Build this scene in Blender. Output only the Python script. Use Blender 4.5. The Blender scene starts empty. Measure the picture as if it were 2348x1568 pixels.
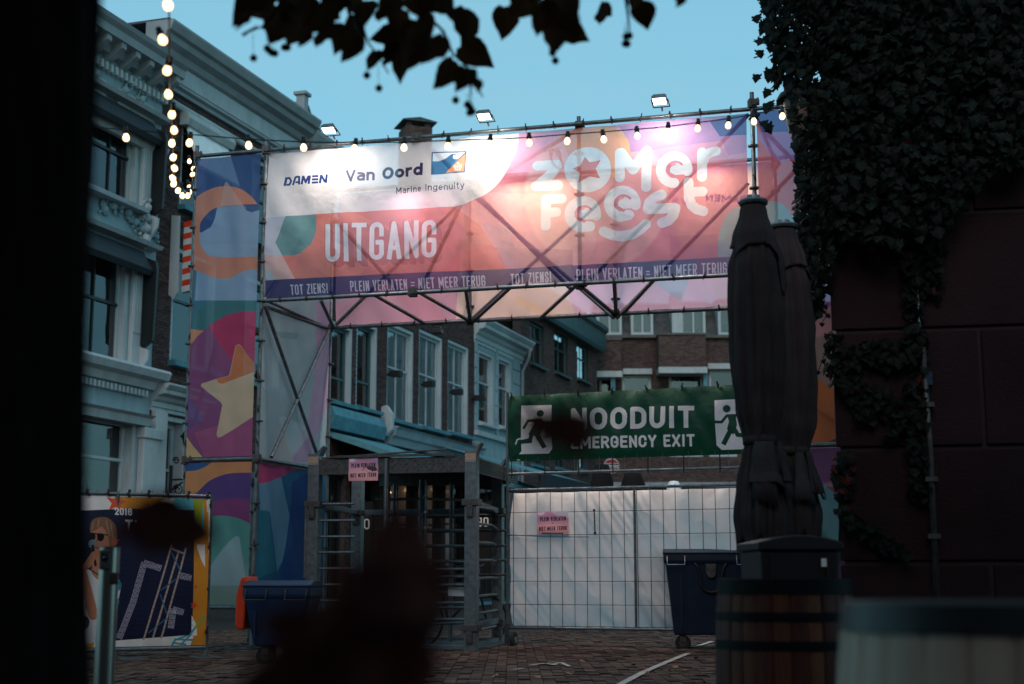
import bpy, bmesh, math, random
import numpy as np
from mathutils import Vector, Matrix
random.seed(7); np.random.seed(7)
scene = bpy.context.scene
C = scene.collection
R = math.radians

# ------------------------------------------------------------ camera, sky, sun, exposure
FPX, CX, CY, EYE = 3260.0, 1173.5, 784.0, 0.9       # focal length and centre in the units used for measuring
PITCH = math.atan(541.0/3260.0)
cam = bpy.data.objects.new('camera', bpy.data.cameras.new('camera')); C.objects.link(cam)
cam.location = (0, 0, EYE); cam.rotation_euler = (R(90)+PITCH, 0, 0)
cam.data.sensor_width = 36; cam.data.lens = FPX/2347.0*36
cam.data.clip_start = 0.05; cam.data.clip_end = 2000
cam.data.dof.use_dof = True; cam.data.dof.focus_distance = 16.5; cam.data.dof.aperture_fstop = 1.8
scene.camera = cam
world = bpy.data.worlds.new('World'); scene.world = world; world.use_nodes = True
nt = world.node_tree; bg = nt.nodes['Background']
sky = nt.nodes.new('ShaderNodeTexSky'); sky.sky_type = 'NISHITA'; sky.sun_disc = False
SUN_EL, SUN_ROT = R(12), R(180)
sky.sun_elevation = SUN_EL; sky.sun_rotation = SUN_ROT; sky.air_density = 1.0; sky.dust_density = 0.4; sky.ozone_density = 3.0
gr = nt.nodes.new('ShaderNodeMix'); gr.data_type = 'RGBA'; gr.blend_type = 'MULTIPLY'; gr.inputs[0].default_value = 1
gr.inputs[7].default_value = (0.76, 0.96, 0.84, 1)
nt.links.new(sky.outputs[0], gr.inputs[6]); ov = nt.nodes.new('ShaderNodeMix'); ov.data_type = 'RGBA'; ov.inputs[0].default_value = .6; ov.inputs[7].default_value = (0.74, 2.0, 2.55, 1)   # thin even dusk overcast
nt.links.new(gr.outputs[2], ov.inputs[6])
ctc = nt.nodes.new('ShaderNodeTexCoord'); cmp_ = nt.nodes.new('ShaderNodeMapping'); cmp_.inputs['Scale'].default_value = (1.5, 1.5, 7); cmp_.inputs['Rotation'].default_value = (.12, .1, 0)
cno = nt.nodes.new('ShaderNodeTexNoise'); cno.inputs['Scale'].default_value = 1.6; cno.inputs['Detail'].default_value = 5; cno.inputs['Roughness'].default_value = .45
cmr = nt.nodes.new('ShaderNodeMapRange'); cmr.inputs[1].default_value = .35; cmr.inputs[2].default_value = .65; cmr.inputs[3].default_value = .0; cmr.inputs[4].default_value = .6
cmx = nt.nodes.new('ShaderNodeMix'); cmx.data_type = 'RGBA'; cmx.inputs[7].default_value = (1.15, 2.2, 2.75, 1)      # faint high cloud
nt.links.new(ctc.outputs['Generated'], cmp_.inputs[0]); nt.links.new(cmp_.outputs[0], cno.inputs[0]); nt.links.new(cno.outputs[0], cmr.inputs[0])
nt.links.new(cmr.outputs[0], cmx.inputs[0]); nt.links.new(ov.outputs[2], cmx.inputs[6]); nt.links.new(cmx.outputs[2], bg.inputs[0]); bg.inputs[1].default_value = 0.15
sun = bpy.data.objects.new('sun', bpy.data.lights.new('sun', 'SUN')); C.objects.link(sun)
sun.data.energy = 0.55; sun.data.angle = R(30); sun.data.color = (1.0, 0.78, 0.74)   # last afterglow from behind the viewer
sun.rotation_euler = (R(55), 0, R(-4))
scene.view_settings.view_transform = 'Standard'; scene.view_settings.look = 'None'
scene.view_settings.exposure = 0.8; scene.view_settings.gamma = 1.0; scene.view_settings.use_curve_mapping = False
scene.render.engine = 'CYCLES'
scene.cycles.max_bounces = 8; scene.cycles.transparent_max_bounces = 24; scene.cycles.use_denoising = True

# ------------------------------------------------------------ measuring helpers
cp, sp = math.cos(PITCH), math.sin(PITCH)
def ray(dx, dy):
    a = (dx-CX)/FPX; b = (CY-dy)/FPX
    return Vector((a, cp-b*sp, sp+b*cp))
O0 = Vector((0, 0, EYE))
def P(dx, dy, z):
    r = ray(dx, dy); return O0+r*(z/r.y)
def hit_h(dx, dy, h):
    r = ray(dx, dy); return O0+r*((h-EYE)/r.z)
def hit_plane(dx, dy, o, n):
    r = ray(dx, dy); return O0+r*((o-O0).dot(n)/r.dot(n))
def height_over(base, dy):
    """height of a point above the ground point base that shows at dy"""
    b = (CY-dy)/FPX
    return EYE+base.y*(sp+b*cp)/(cp-b*sp)

# ------------------------------------------------------------ object helpers
def tag(o, label=None, cat=None, group=None, kind=None):
    if label: o['label'] = label
    if cat: o['category'] = cat
    if group: o['group'] = group
    if kind: o['kind'] = kind
    return o
def empty(name, loc=(0, 0, 0), rz=0, label=None, cat=None, group=None, kind=None):
    o = bpy.data.objects.new(name, None); C.objects.link(o); o.location = loc; o.rotation_euler = (0, 0, rz)
    o.empty_display_size = 0.1
    return tag(o, label, cat, group, kind)
class MB:
    def __init__(s): s.v = []; s.f = []
    def box(s, x0, x1, y0, y1, z0, z1):
        n = len(s.v)
        s.v += [(x0,y0,z0),(x1,y0,z0),(x1,y1,z0),(x0,y1,z0),(x0,y0,z1),(x1,y0,z1),(x1,y1,z1),(x0,y1,z1)]
        s.f += [(n,n+3,n+2,n+1),(n+4,n+5,n+6,n+7),(n,n+1,n+5,n+4),(n+1,n+2,n+6,n+5),(n+2,n+3,n+7,n+6),(n+3,n,n+4,n+7)]
        return s
    def poly(s, pts):
        n = len(s.v); s.v += [tuple(p) for p in pts]; s.f.append(tuple(range(n, n+len(pts)))); return s
    def prism(s, pts, axis, a, b):
        """outline pts (2D) pushed from a to b along axis"""
        def m(p, t): return {'x': (t, p[0], p[1]), 'y': (p[0], t, p[1]), 'z': (p[0], p[1], t)}[axis]
        n = len(s.v); k = len(pts)
        s.v += [m(p, a) for p in pts]+[m(p, b) for p in pts]
        s.f.append(tuple(range(n, n+k))[::-1]); s.f.append(tuple(range(n+k, n+2*k)))
        for i in range(k):
            j = (i+1) % k; s.f.append((n+i, n+j, n+k+j, n+k+i))
        return s
    def tube(s, a, b, r, n=10, r2=None, cap=True):
        a = Vector(a); b = Vector(b); d = (b-a)
        if d.length < 1e-6: return s
        d.normalize(); u = d.orthogonal().normalized(); w = d.cross(u)
        if r2 is None: r2 = r
        m = len(s.v)
        for i in range(n):
            t = 2*math.pi*i/n; s.v.append(tuple(a+(u*math.cos(t)+w*math.sin(t))*r))
        for i in range(n):
            t = 2*math.pi*i/n; s.v.append(tuple(b+(u*math.cos(t)+w*math.sin(t))*r2))
        for i in range(n):
            j = (i+1) % n; s.f.append((m+i, m+j, m+n+j, m+n+i))
        if cap: s.f.append(tuple(range(m, m+n))[::-1]); s.f.append(tuple(range(m+n, m+2*n)))
        return s
    def path(s, pts, r, n=8):
        pts = [Vector(p) for p in pts]; m = len(s.v); k = len(pts)
        rr = r if isinstance(r, (list, tuple)) else [r]*k
        up = None
        for i, p in enumerate(pts):
            d = (pts[min(i+1, k-1)]-pts[max(i-1, 0)]).normalized()
            if up is None: up = d.orthogonal().normalized()
            up = (up-d*up.dot(d)).normalized(); w = d.cross(up)
            for q in range(n):
                t = 2*math.pi*q/n; s.v.append(tuple(p+(up*math.cos(t)+w*math.sin(t))*rr[i]))
        for i in range(k-1):
            for q in range(n):
                j = (q+1) % n; s.f.append((m+i*n+q, m+i*n+j, m+(i+1)*n+j, m+(i+1)*n+q))
        s.f.append(tuple(range(m, m+n))[::-1]); s.f.append(tuple(range(m+(k-1)*n, m+k*n)))
        return s
    def lathe(s, prof, n=24, c=(0, 0, 0), fr=None):
        m = len(s.v); k = len(prof)
        for (r, z) in prof:
            for i in range(n):
                t = 2*math.pi*i/n; q = fr(t, z) if fr else 1
                s.v.append((c[0]+r*q*math.cos(t), c[1]+r*q*math.sin(t), c[2]+z))
        for a in range(k-1):
            for i in range(n):
                j = (i+1) % n; s.f.append((m+a*n+i, m+a*n+j, m+(a+1)*n+j, m+(a+1)*n+i))
        if prof[0][0] > 1e-5: s.f.append(tuple(range(m, m+n))[::-1])
        if prof[-1][0] > 1e-5: s.f.append(tuple(range(m+(k-1)*n, m+k*n)))
        return s
    def sphere(s, c, r, n=12, k=8, sz=1):
        return s.lathe([(max(r*math.sin(math.pi*i/k), 1e-6), -r*sz*math.cos(math.pi*i/k)) for i in range(k+1)], n, c)
    def mesh(s, name, mat):
        me = bpy.data.meshes.new(name); me.from_pydata(s.v, [], s.f); me.validate(clean_customdata=False)
        if mat: me.materials.append(mat)
        return me
    def build(s, name, mat, parent=None, smooth=False, bevel=0, label=None, cat=None, group=None, kind=None, me=None):
        me = me or s.mesh(name, mat)
        if smooth:
            me.polygons.foreach_set('use_smooth', [True]*len(me.polygons))
        o = bpy.data.objects.new(name, me); C.objects.link(o)
        if smooth == 'auto':
            me.set_sharp_from_angle(angle=R(35))
        if parent: o.parent = parent
        if bevel:
            b = o.modifiers.new('bevel', 'BEVEL'); b.width = bevel; b.segments = 2; b.limit_method = 'ANGLE'
        return tag(o, label, cat, group, kind)
def box_obj(name, m, parent, *b, **k): return MB().box(*b).build(name, m, parent, **k)

# ------------------------------------------------------------ materials
def srgb(c):
    c = [x/255 for x in c]
    return tuple(x/12.92 if x <= .04045 else ((x+.055)/1.055)**2.4 for x in c)
def mat(name, col, rough=.6, metal=0, var=.15, scale=4, bump=0, bscale=40, spec=.3, island=0, dirt=None, aniso=None, tex='Object'):
    m = bpy.data.materials.new(name); m.use_nodes = True; n = m.node_tree.nodes; l = m.node_tree.links
    b = n['Principled BSDF']; b.inputs['Roughness'].default_value = rough; b.inputs['Metallic'].default_value = metal
    b.inputs['Specular IOR Level'].default_value = spec
    tc = n.new('ShaderNodeTexCoord'); mp = n.new('ShaderNodeMapping'); l.new(tc.outputs[tex], mp.inputs[0])
    if aniso: mp.inputs['Scale'].default_value = aniso
    no = n.new('ShaderNodeTexNoise'); no.inputs['Scale'].default_value = scale; no.inputs['Detail'].default_value = 6
    l.new(mp.outputs[0], no.inputs[0])
    mr = n.new('ShaderNodeMapRange'); mr.inputs[1].default_value = .3; mr.inputs[2].default_value = .7
    mr.inputs[3].default_value = 1-var; mr.inputs[4].default_value = 1+var; l.new(no.outputs[0], mr.inputs[0])
    hs = n.new('ShaderNodeHueSaturation'); hs.inputs['Color'].default_value = (*col, 1); l.new(mr.outputs[0], hs.inputs['Value'])
    out = hs.outputs[0]
    if island:
        g = n.new('ShaderNodeNewGeometry'); oi = n.new('ShaderNodeObjectInfo')
        ad = n.new('ShaderNodeMath'); ad.operation = 'ADD'; l.new(g.outputs['Random Per Island'], ad.inputs[0]); l.new(oi.outputs['Random'], ad.inputs[1])
        fr = n.new('ShaderNodeMath'); fr.operation = 'FRACT'; l.new(ad.outputs[0], fr.inputs[0])
        m2 = n.new('ShaderNodeMapRange'); m2.inputs[3].default_value = 1-island; m2.inputs[4].default_value = 1+island; l.new(fr.outputs[0], m2.inputs[0])
        h2 = n.new('ShaderNodeHueSaturation'); l.new(out, h2.inputs['Color']); l.new(m2.outputs[0], h2.inputs['Value'])
        m3 = n.new('ShaderNodeMapRange'); m3.inputs[3].default_value = .485; m3.inputs[4].default_value = .515; l.new(fr.outputs[0], m3.inputs[0]); l.new(m3.outputs[0], h2.inputs['Hue'])
        out = h2.outputs[0]
    if dirt:
        n3 = n.new('ShaderNodeTexNoise'); n3.inputs['Scale'].default_value = dirt[1]; n3.inputs['Detail'].default_value = 8; n3.inputs['Roughness'].default_value = .7
        l.new(mp.outputs[0], n3.inputs[0])
        r3 = n.new('ShaderNodeMapRange'); r3.inputs[1].default_value = .5; r3.inputs[2].default_value = .75; r3.inputs[4].default_value = dirt[2]; l.new(n3.outputs[0], r3.inputs[0])
        mx = n.new('ShaderNodeMix'); mx.data_type = 'RGBA'; l.new(r3.outputs[0], mx.inputs[0]); l.new(out, mx.inputs[6]); mx.inputs[7].default_value = (*dirt[0], 1)
        out = mx.outputs[2]
    l.new(out, b.inputs['Base Color'])
    if bump:
        n2 = n.new('ShaderNodeTexNoise'); n2.inputs['Scale'].default_value = bscale; n2.inputs['Detail'].default_value = 5; l.new(mp.outputs[0], n2.inputs[0])
        bp = n.new('ShaderNodeBump'); bp.inputs['Strength'].default_value = bump; bp.inputs['Distance'].default_value = .02
        l.new(n2.outputs[0], bp.inputs['Height']); l.new(bp.outputs[0], b.inputs['Normal'])
    return m
def emit(name, col, st):
    m = bpy.data.materials.new(name); m.use_nodes = True; b = m.node_tree.nodes['Principled BSDF']
    b.inputs['Base Color'].default_value = (.8, .8, .8, 1); b.inputs['Emission Color'].default_value = (*col, 1); b.inputs['Emission Strength'].default_value = st
    return m
def glass(name, tint, tr=.5, rough=.02):
    m = bpy.data.materials.new(name); m.use_nodes = True; n = m.node_tree.nodes; l = m.node_tree.links
    out = n['Material Output']; n.remove(n['Principled BSDF'])
    t = n.new('ShaderNodeBsdfTransparent'); t.inputs[0].default_value = (*tint, 1)
    g = n.new('ShaderNodeBsdfGlossy'); g.inputs['Roughness'].default_value = rough; g.inputs[0].default_value = (.9, .95, 1, 1)
    tc = n.new('ShaderNodeTexCoord'); no = n.new('ShaderNodeTexNoise'); no.inputs['Scale'].default_value = 1.2; l.new(tc.outputs['Object'], no.inputs[0])
    bp = n.new('ShaderNodeBump'); bp.inputs['Strength'].default_value = .12; bp.inputs['Distance'].default_value = .05; l.new(no.outputs[0], bp.inputs['Height']); l.new(bp.outputs[0], g.inputs['Normal'])
    fr = n.new('ShaderNodeFresnel'); fr.inputs[0].default_value = 1.9
    mx = n.new('ShaderNodeMixShader'); l.new(fr.outputs[0], mx.inputs[0]); l.new(t.outputs[0], mx.inputs[1]); l.new(g.outputs[0], mx.inputs[2])
    l.new(mx.outputs[0], out.inputs[0]); return m
M = {}
M['stucco'] = mat('pale_stucco', (.25,.34,.37), .75, var=.12, scale=1.5, bump=.2, bscale=30, dirt=((.13,.15,.15),1.6,.6), aniso=(1,1,.35))
M['white'] = mat('white_paint', (.4,.45,.46), .5, var=.1, scale=3, bump=.08, dirt=((.2,.21,.2),4,.5), aniso=(1,1,.4))
M['cornice'] = mat('weathered_white_paint', (.27,.31,.33), .6, var=.12, scale=2, bump=.1, dirt=((.22,.22,.21),3,.5))
M['brick'] = mat('dark_red_brick', (.075,.04,.038), .85, var=.25, scale=8, bump=.4, bscale=60, island=.4)
M['brick_brown'] = mat('brown_brick', (.085,.055,.05), .85, var=.2, scale=8, bump=.3, island=.35)
M['mortar'] = mat('mortar', (.05,.042,.04), .9, var=.2, scale=10, bump=.3)
M['green_paint'] = mat('dark_green_paint', (.03,.09,.1), .4, var=.2, scale=4)
M['teal_lead'] = mat('blue_grey_lead_sill', (.06,.2,.25), .45, var=.25, scale=6, bump=.1)
M['black_wood'] = mat('black_window_paint', (.012,.014,.016), .35, var=.2)
M['interior'] = mat('dark_interior', (.015,.016,.016), .9)
M['blind'] = mat('pale_blind', (.8,.84,.84), .6, var=.08)
M['curtain'] = mat('grey_curtain', (.12,.13,.13), .9, var=.2)
M['glass'] = glass('window_glass', (.8,.88,.9))
M['slate'] = mat('slate', (.06,.07,.08), .55, var=.2, scale=6, bump=.2, island=.35)
M['galv'] = mat('galvanised_steel', (.13,.15,.16), .42, metal=.7, var=.3, scale=14, bump=.08, bscale=60, dirt=((.12,.11,.1),9,.4))
M['galv_dark'] = mat('weathered_steel', (.07,.07,.07), .5, metal=.7, var=.3, scale=18, dirt=((.1,.055,.03),12,.4))
M['steel'] = mat('brushed_stainless', (.5,.47,.44), .28, metal=1, var=.08, scale=60, aniso=(1,1,.02))
M['black'] = mat('black_plastic', (.012,.012,.014), .5, var=.2)
M['rubber'] = mat('black_rubber', (.015,.015,.015), .8)
M['parasol'] = mat('dark_parasol_cloth', (.04,.03,.031), .85, spec=.08, var=.3, scale=2.5, bump=.4, bscale=160, dirt=((.1,.08,.075),3,.35))
M['parasol_black'] = mat('black_parasol_cloth', (.004,.004,.005), .9)
M['tarp'] = mat('white_tarpaulin', (.93,.85,.82), .45, var=.05, scale=3, bump=.35, bscale=6, dirt=((.45,.42,.4),2,.35))
M['paver'] = mat('brown_clinker_paver', (.072,.043,.034), .75, spec=.12, var=.35, scale=1.3, bump=.4, bscale=50, island=.45, dirt=((.035,.026,.022),1.1,.7))
M['sand'] = mat('sand_joint', (.018,.014,.012), .95, var=.3, scale=20)
M['line'] = mat('worn_white_paint', (.42,.38,.34), .8, var=.3, scale=9, dirt=((.13,.1,.085),14,.9))
M['blue_bin'] = mat('dark_blue_plastic', (.004,.022,.06), .5, var=.2, scale=5, bump=.05)
M['navy_bin'] = mat('navy_plastic', (.005,.014,.03), .45, var=.2, scale=5, bump=.05)
M['orange_lid'] = mat('orange_plastic', (.45,.035,.008), .4, var=.15)
M['grey_bin'] = mat('charcoal_plastic', (.014,.012,.016), .5, var=.15)
M['oak'] = mat('oak_stave', (.11,.028,.014), .6, var=.35, scale=5, bump=.3, bscale=20, island=.4, aniso=(8,8,.6))
M['hoop'] = mat('black_iron_hoop', (.008,.008,.01), .55, spec=.08, metal=0, var=.3, scale=10)
M['cream_barrel'] = mat('cream_painted_barrel', (.8,.6,.47), .6, var=.12, scale=4, bump=.2, aniso=(6,6,.7))
M['grey_hoop'] = mat('grey_zinc_hoop', (.05,.055,.065), .4, spec=.3, metal=0, var=.3, scale=5)
M['plaster'] = mat('maroon_plaster', (.021,.011,.013), .85, spec=.08, var=.25, scale=1.2, bump=.5, bscale=35, dirt=((.02,.014,.015),1.5,.7))
M['plaster2'] = mat('groove_mortar', (.03,.018,.02), .9)
M['bark'] = mat('tree_bark', (.014,.008,.008), .95, spec=.03, var=.4, scale=8, bump=1, bscale=12, aniso=(4,4,.7))
def leafmat(name, col, tcol):
    m = mat(name, col, .65, var=.3, scale=12, island=.45, spec=.12); n = m.node_tree.nodes; l = m.node_tree.links
    tr = n.new('ShaderNodeBsdfTranslucent'); tr.inputs[0].default_value = (*tcol, 1)
    mx = n.new('ShaderNodeMixShader'); mx.inputs[0].default_value = .3
    l.new(n['Principled BSDF'].outputs[0], mx.inputs[1]); l.new(tr.outputs[0], mx.inputs[2]); l.new(mx.outputs[0], n['Material Output'].inputs[0]); return m
M['leaf'] = leafmat('linden_leaf', (.04,.026,.012), (.07,.03,.008))
M['ivy'] = leafmat('ivy_leaf', (.007,.011,.008), (.007,.014,.005))
M['sprig'] = leafmat('brown_sprig_leaf', (.14,.04,.035), (.12,.03,.025))
M['ivy_red'] = leafmat('red_ivy_leaf', (.05,.008,.008), (.04,.006,.005))
M['bulb'] = emit('lit_bulb', (1, .58, .27), 2.2)
M['flood'] = emit('flood_glass', (1, .86, .74), 5)
M['shop'] = emit('lit_shop_window', (1, .40, .18), .018)
M['awning'] = mat('teal_awning_cloth', (.1,.27,.31), .8, var=.15, scale=4)
M['awning_dark'] = mat('dark_awning_cloth', (.02,.025,.035), .85)
M['lamp_cream'] = mat('cream_lamp_body', (.22,.15,.12), .4)
M['roof_tile'] = mat('red_roof_tile', (.22,.07,.05), .8, var=.3, island=.3)
M['cable'] = mat('black_cable', (.01,.01,.01), .5)
M['blue_rope'] = mat('blue_cord', (.03,.1,.2), .7)
M['yellow'] = mat('yellow_strap', (.6,.4,.05), .6)

def translucent(m, fac, col):
    n = m.node_tree.nodes; l = m.node_tree.links; b = n['Principled BSDF']; t = n.new('ShaderNodeBsdfTranslucent'); t.inputs[0].default_value = (*col, 1)
    x = n.new('ShaderNodeMixShader'); x.inputs[0].default_value = fac; l.new(b.outputs[0], x.inputs[1]); l.new(t.outputs[0], x.inputs[2]); l.new(x.outputs[0], n['Material Output'].inputs[0])
translucent(M['tarp'], .45, (.85, .8, .78))
# ------------------------------------------------------------ printed artwork (generated in memory, colours only)
class Canvas:
    """flat print on a rectangular sheet: o = bottom left corner, u and v its edges (world)"""
    def __init__(s, name, o, u, v, w, h, base):
        s.name, s.o, s.u, s.v, s.w, s.h = name, o, u, v, w, h
        a = (np.arange(w)+.5)/w; b = (np.arange(h)+.5)/h
        A, B = np.meshgrid(a, b)
        X = o[0]+A*u[0]+B*v[0]; Y = o[1]+A*u[1]+B*v[1]; Z = o[2]+A*u[2]+B*v[2]-EYE
        dep = Y*cp+Z*sp; up = -Y*sp+Z*cp
        s.X = CX+FPX*X/dep; s.Y = CY-FPX*up/dep
        s.aa = abs(s.X[h//2, 1]-s.X[h//2, 0])*1.1
        s.img = np.ones((h, w, 3), np.float32)*np.array(base, np.float32)/255
        s.cmin = s.X.min(0); s.cmax = s.X.max(0); s.rmin = s.Y.min(1); s.rmax = s.Y.max(1)
    def win(s, x0, y0, x1, y1):
        c = np.where((s.cmax >= x0) & (s.cmin <= x1))[0]; r = np.where((s.rmax >= y0) & (s.rmin <= y1))[0]
        if len(c) == 0 or len(r) == 0: return None
        return slice(r[0], r[-1]+1), slice(c[0], c[-1]+1)
    def put(s, W, d, col, al=1, soft=0):
        k = s.aa+soft
        cov = np.clip(.5-d/k, 0, 1)[..., None]*al
        s.img[W] = s.img[W]*(1-cov)+np.array(col, np.float32)/255*cov
    def _polyd(s, W, pts):
        px, py = s.X[W], s.Y[W]; d = np.full(px.shape, 1e9); sg = np.ones(px.shape)
        n = len(pts)
        for i in range(n):
            ax, ay = pts[i]; bx, by = pts[(i+1) % n]
            ex, ey = bx-ax, by-ay; wx, wy = px-ax, py-ay
            t = np.clip((wx*ex+wy*ey)/(ex*ex+ey*ey+1e-9), 0, 1)
            d = np.minimum(d, (wx-ex*t)**2+(wy-ey*t)**2)
            c1 = py >= ay; c2 = py < by; c3 = ex*wy > ey*wx
            sg = np.where((c1 & c2 & c3) | (~c1 & ~c2 & ~c3), -sg, sg)
        return sg*np.sqrt(d)
    def poly(s, pts, col, al=1, r=0, soft=0):
        xs = [p[0] for p in pts]; ys = [p[1] for p in pts]; q = r+2+soft
        W = s.win(min(xs)-q, min(ys)-q, max(xs)+q, max(ys)+q)
        if W: s.put(W, s._polyd(W, pts)-r, col, al, soft)
    def circ(s, x, y, r, col, al=1, ry=None, soft=0):
        ry = ry or r; W = s.win(x-r-2-soft, y-ry-2-soft, x+r+2+soft, y+ry+2+soft)
        if W: s.put(W, (np.hypot((s.X[W]-x)/r, (s.Y[W]-y)/ry)-1)*min(r, ry), col, al, soft)
    def line(s, pts, r, col, al=1, flat=False, r2=None):
        xs = [p[0] for p in pts]; ys = [p[1] for p in pts]; q = max(r, r2 or r)+2
        W = s.win(min(xs)-q, min(ys)-q, max(xs)+q, max(ys)+q)
        if not W: return
        px, py = s.X[W], s.Y[W]; d = np.full(px.shape, 1e9); n = len(pts)-1
        for i in range(n):
            ax, ay = pts[i]; bx, by = pts[i+1]; ex, ey = bx-ax, by-ay; L = math.hypot(ex, ey)+1e-9
            wx, wy = px-ax, py-ay; t = np.clip((wx*ex+wy*ey)/(L*L), 0, 1)
            dd = np.hypot(wx-ex*t, wy-ey*t)-r
            if flat:
                if i == 0: dd = np.maximum(dd, -(wx*ex+wy*ey)/L)
                if i == n-1: dd = np.maximum(dd, ((px-bx)*ex+(py-by)*ey)/L)
            d = np.minimum(d, dd)
        s.put(W, d, col, al)
    def text(s, t, p0, p1, H, th, col, wide=.5, al=1, slant=0, off=(0, 0), gap=None, up=None):
        """caps of height H between baseline points p0 and p1 (glyph widths are fitted)"""
        gap = th*.75 if gap is None else gap
        base = [gw(ch)*wide*H for ch in t]
        tot = sum(base); L = math.hypot(p1[0]-p0[0], p1[1]-p0[1]); k = (L-gap*(len(t)-1))/tot
        ex, ey = (p1[0]-p0[0])/L, (p1[1]-p0[1])/L
        ux, uy = up or (0, -1)
        x = 0
        for ch, b in zip(t, base):
            w = b*k
            fix = ch in 'Ii!1l'
            for pl in glyph(ch, w-th, H-th):
                q = []
                for (gx, gy) in pl:
                    X = x+th/2+gx*(w-th); Y = th/2+gy*(H-th); X += slant*Y
                    q.append((p0[0]+off[0]+X*ex+Y*ux, p0[1]+off[1]+X*ey+Y*uy))
                if len(q) > 1:      # butt ends reach the outer edge of the letter
                    for i_, j_ in ((0, 1), (-1, -2)):
                        dx_, dy_ = q[i_][0]-q[j_][0], q[i_][1]-q[j_][1]; l_ = math.hypot(dx_, dy_)+1e-9
                        q[i_] = (q[i_][0]+dx_/l_*th/2, q[i_][1]+dy_/l_*th/2)
                s.line(q, th/2, col, al, flat=True)
            x += w+gap
    def image(s):
        im = bpy.data.images.new(s.name, s.w, s.h, alpha=False)
        a = np.ones((s.h, s.w, 4), np.float32); a[..., :3] = np.clip(s.img, 0, 1)
        im.pixels.foreach_set(a.ravel()); im.pack(); return im
def arc(cx, cy, rx, ry, a0, a1, n=9):
    return [(cx+rx*math.cos(R(a0+(a1-a0)*i/n)), cy+ry*math.sin(R(a0+(a1-a0)*i/n))) for i in range(n+1)]
def gw(c):
    return {'I':.42,'!':.42,'1':.6,'M':1.35,'W':1.5,' ':.5,'=':1,'i':.32,'l':.32,'t':.6,'r':.62,'E':.88,'F':.85,'L':.85,'n':.85,'a':.85,'u':.85,'e':.88,'g':.88,'y':.85,'d':.88,'o':.9,'k':.8,'O':1.08,'V':1.05,'s':.75}.get(c, 1)
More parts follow.
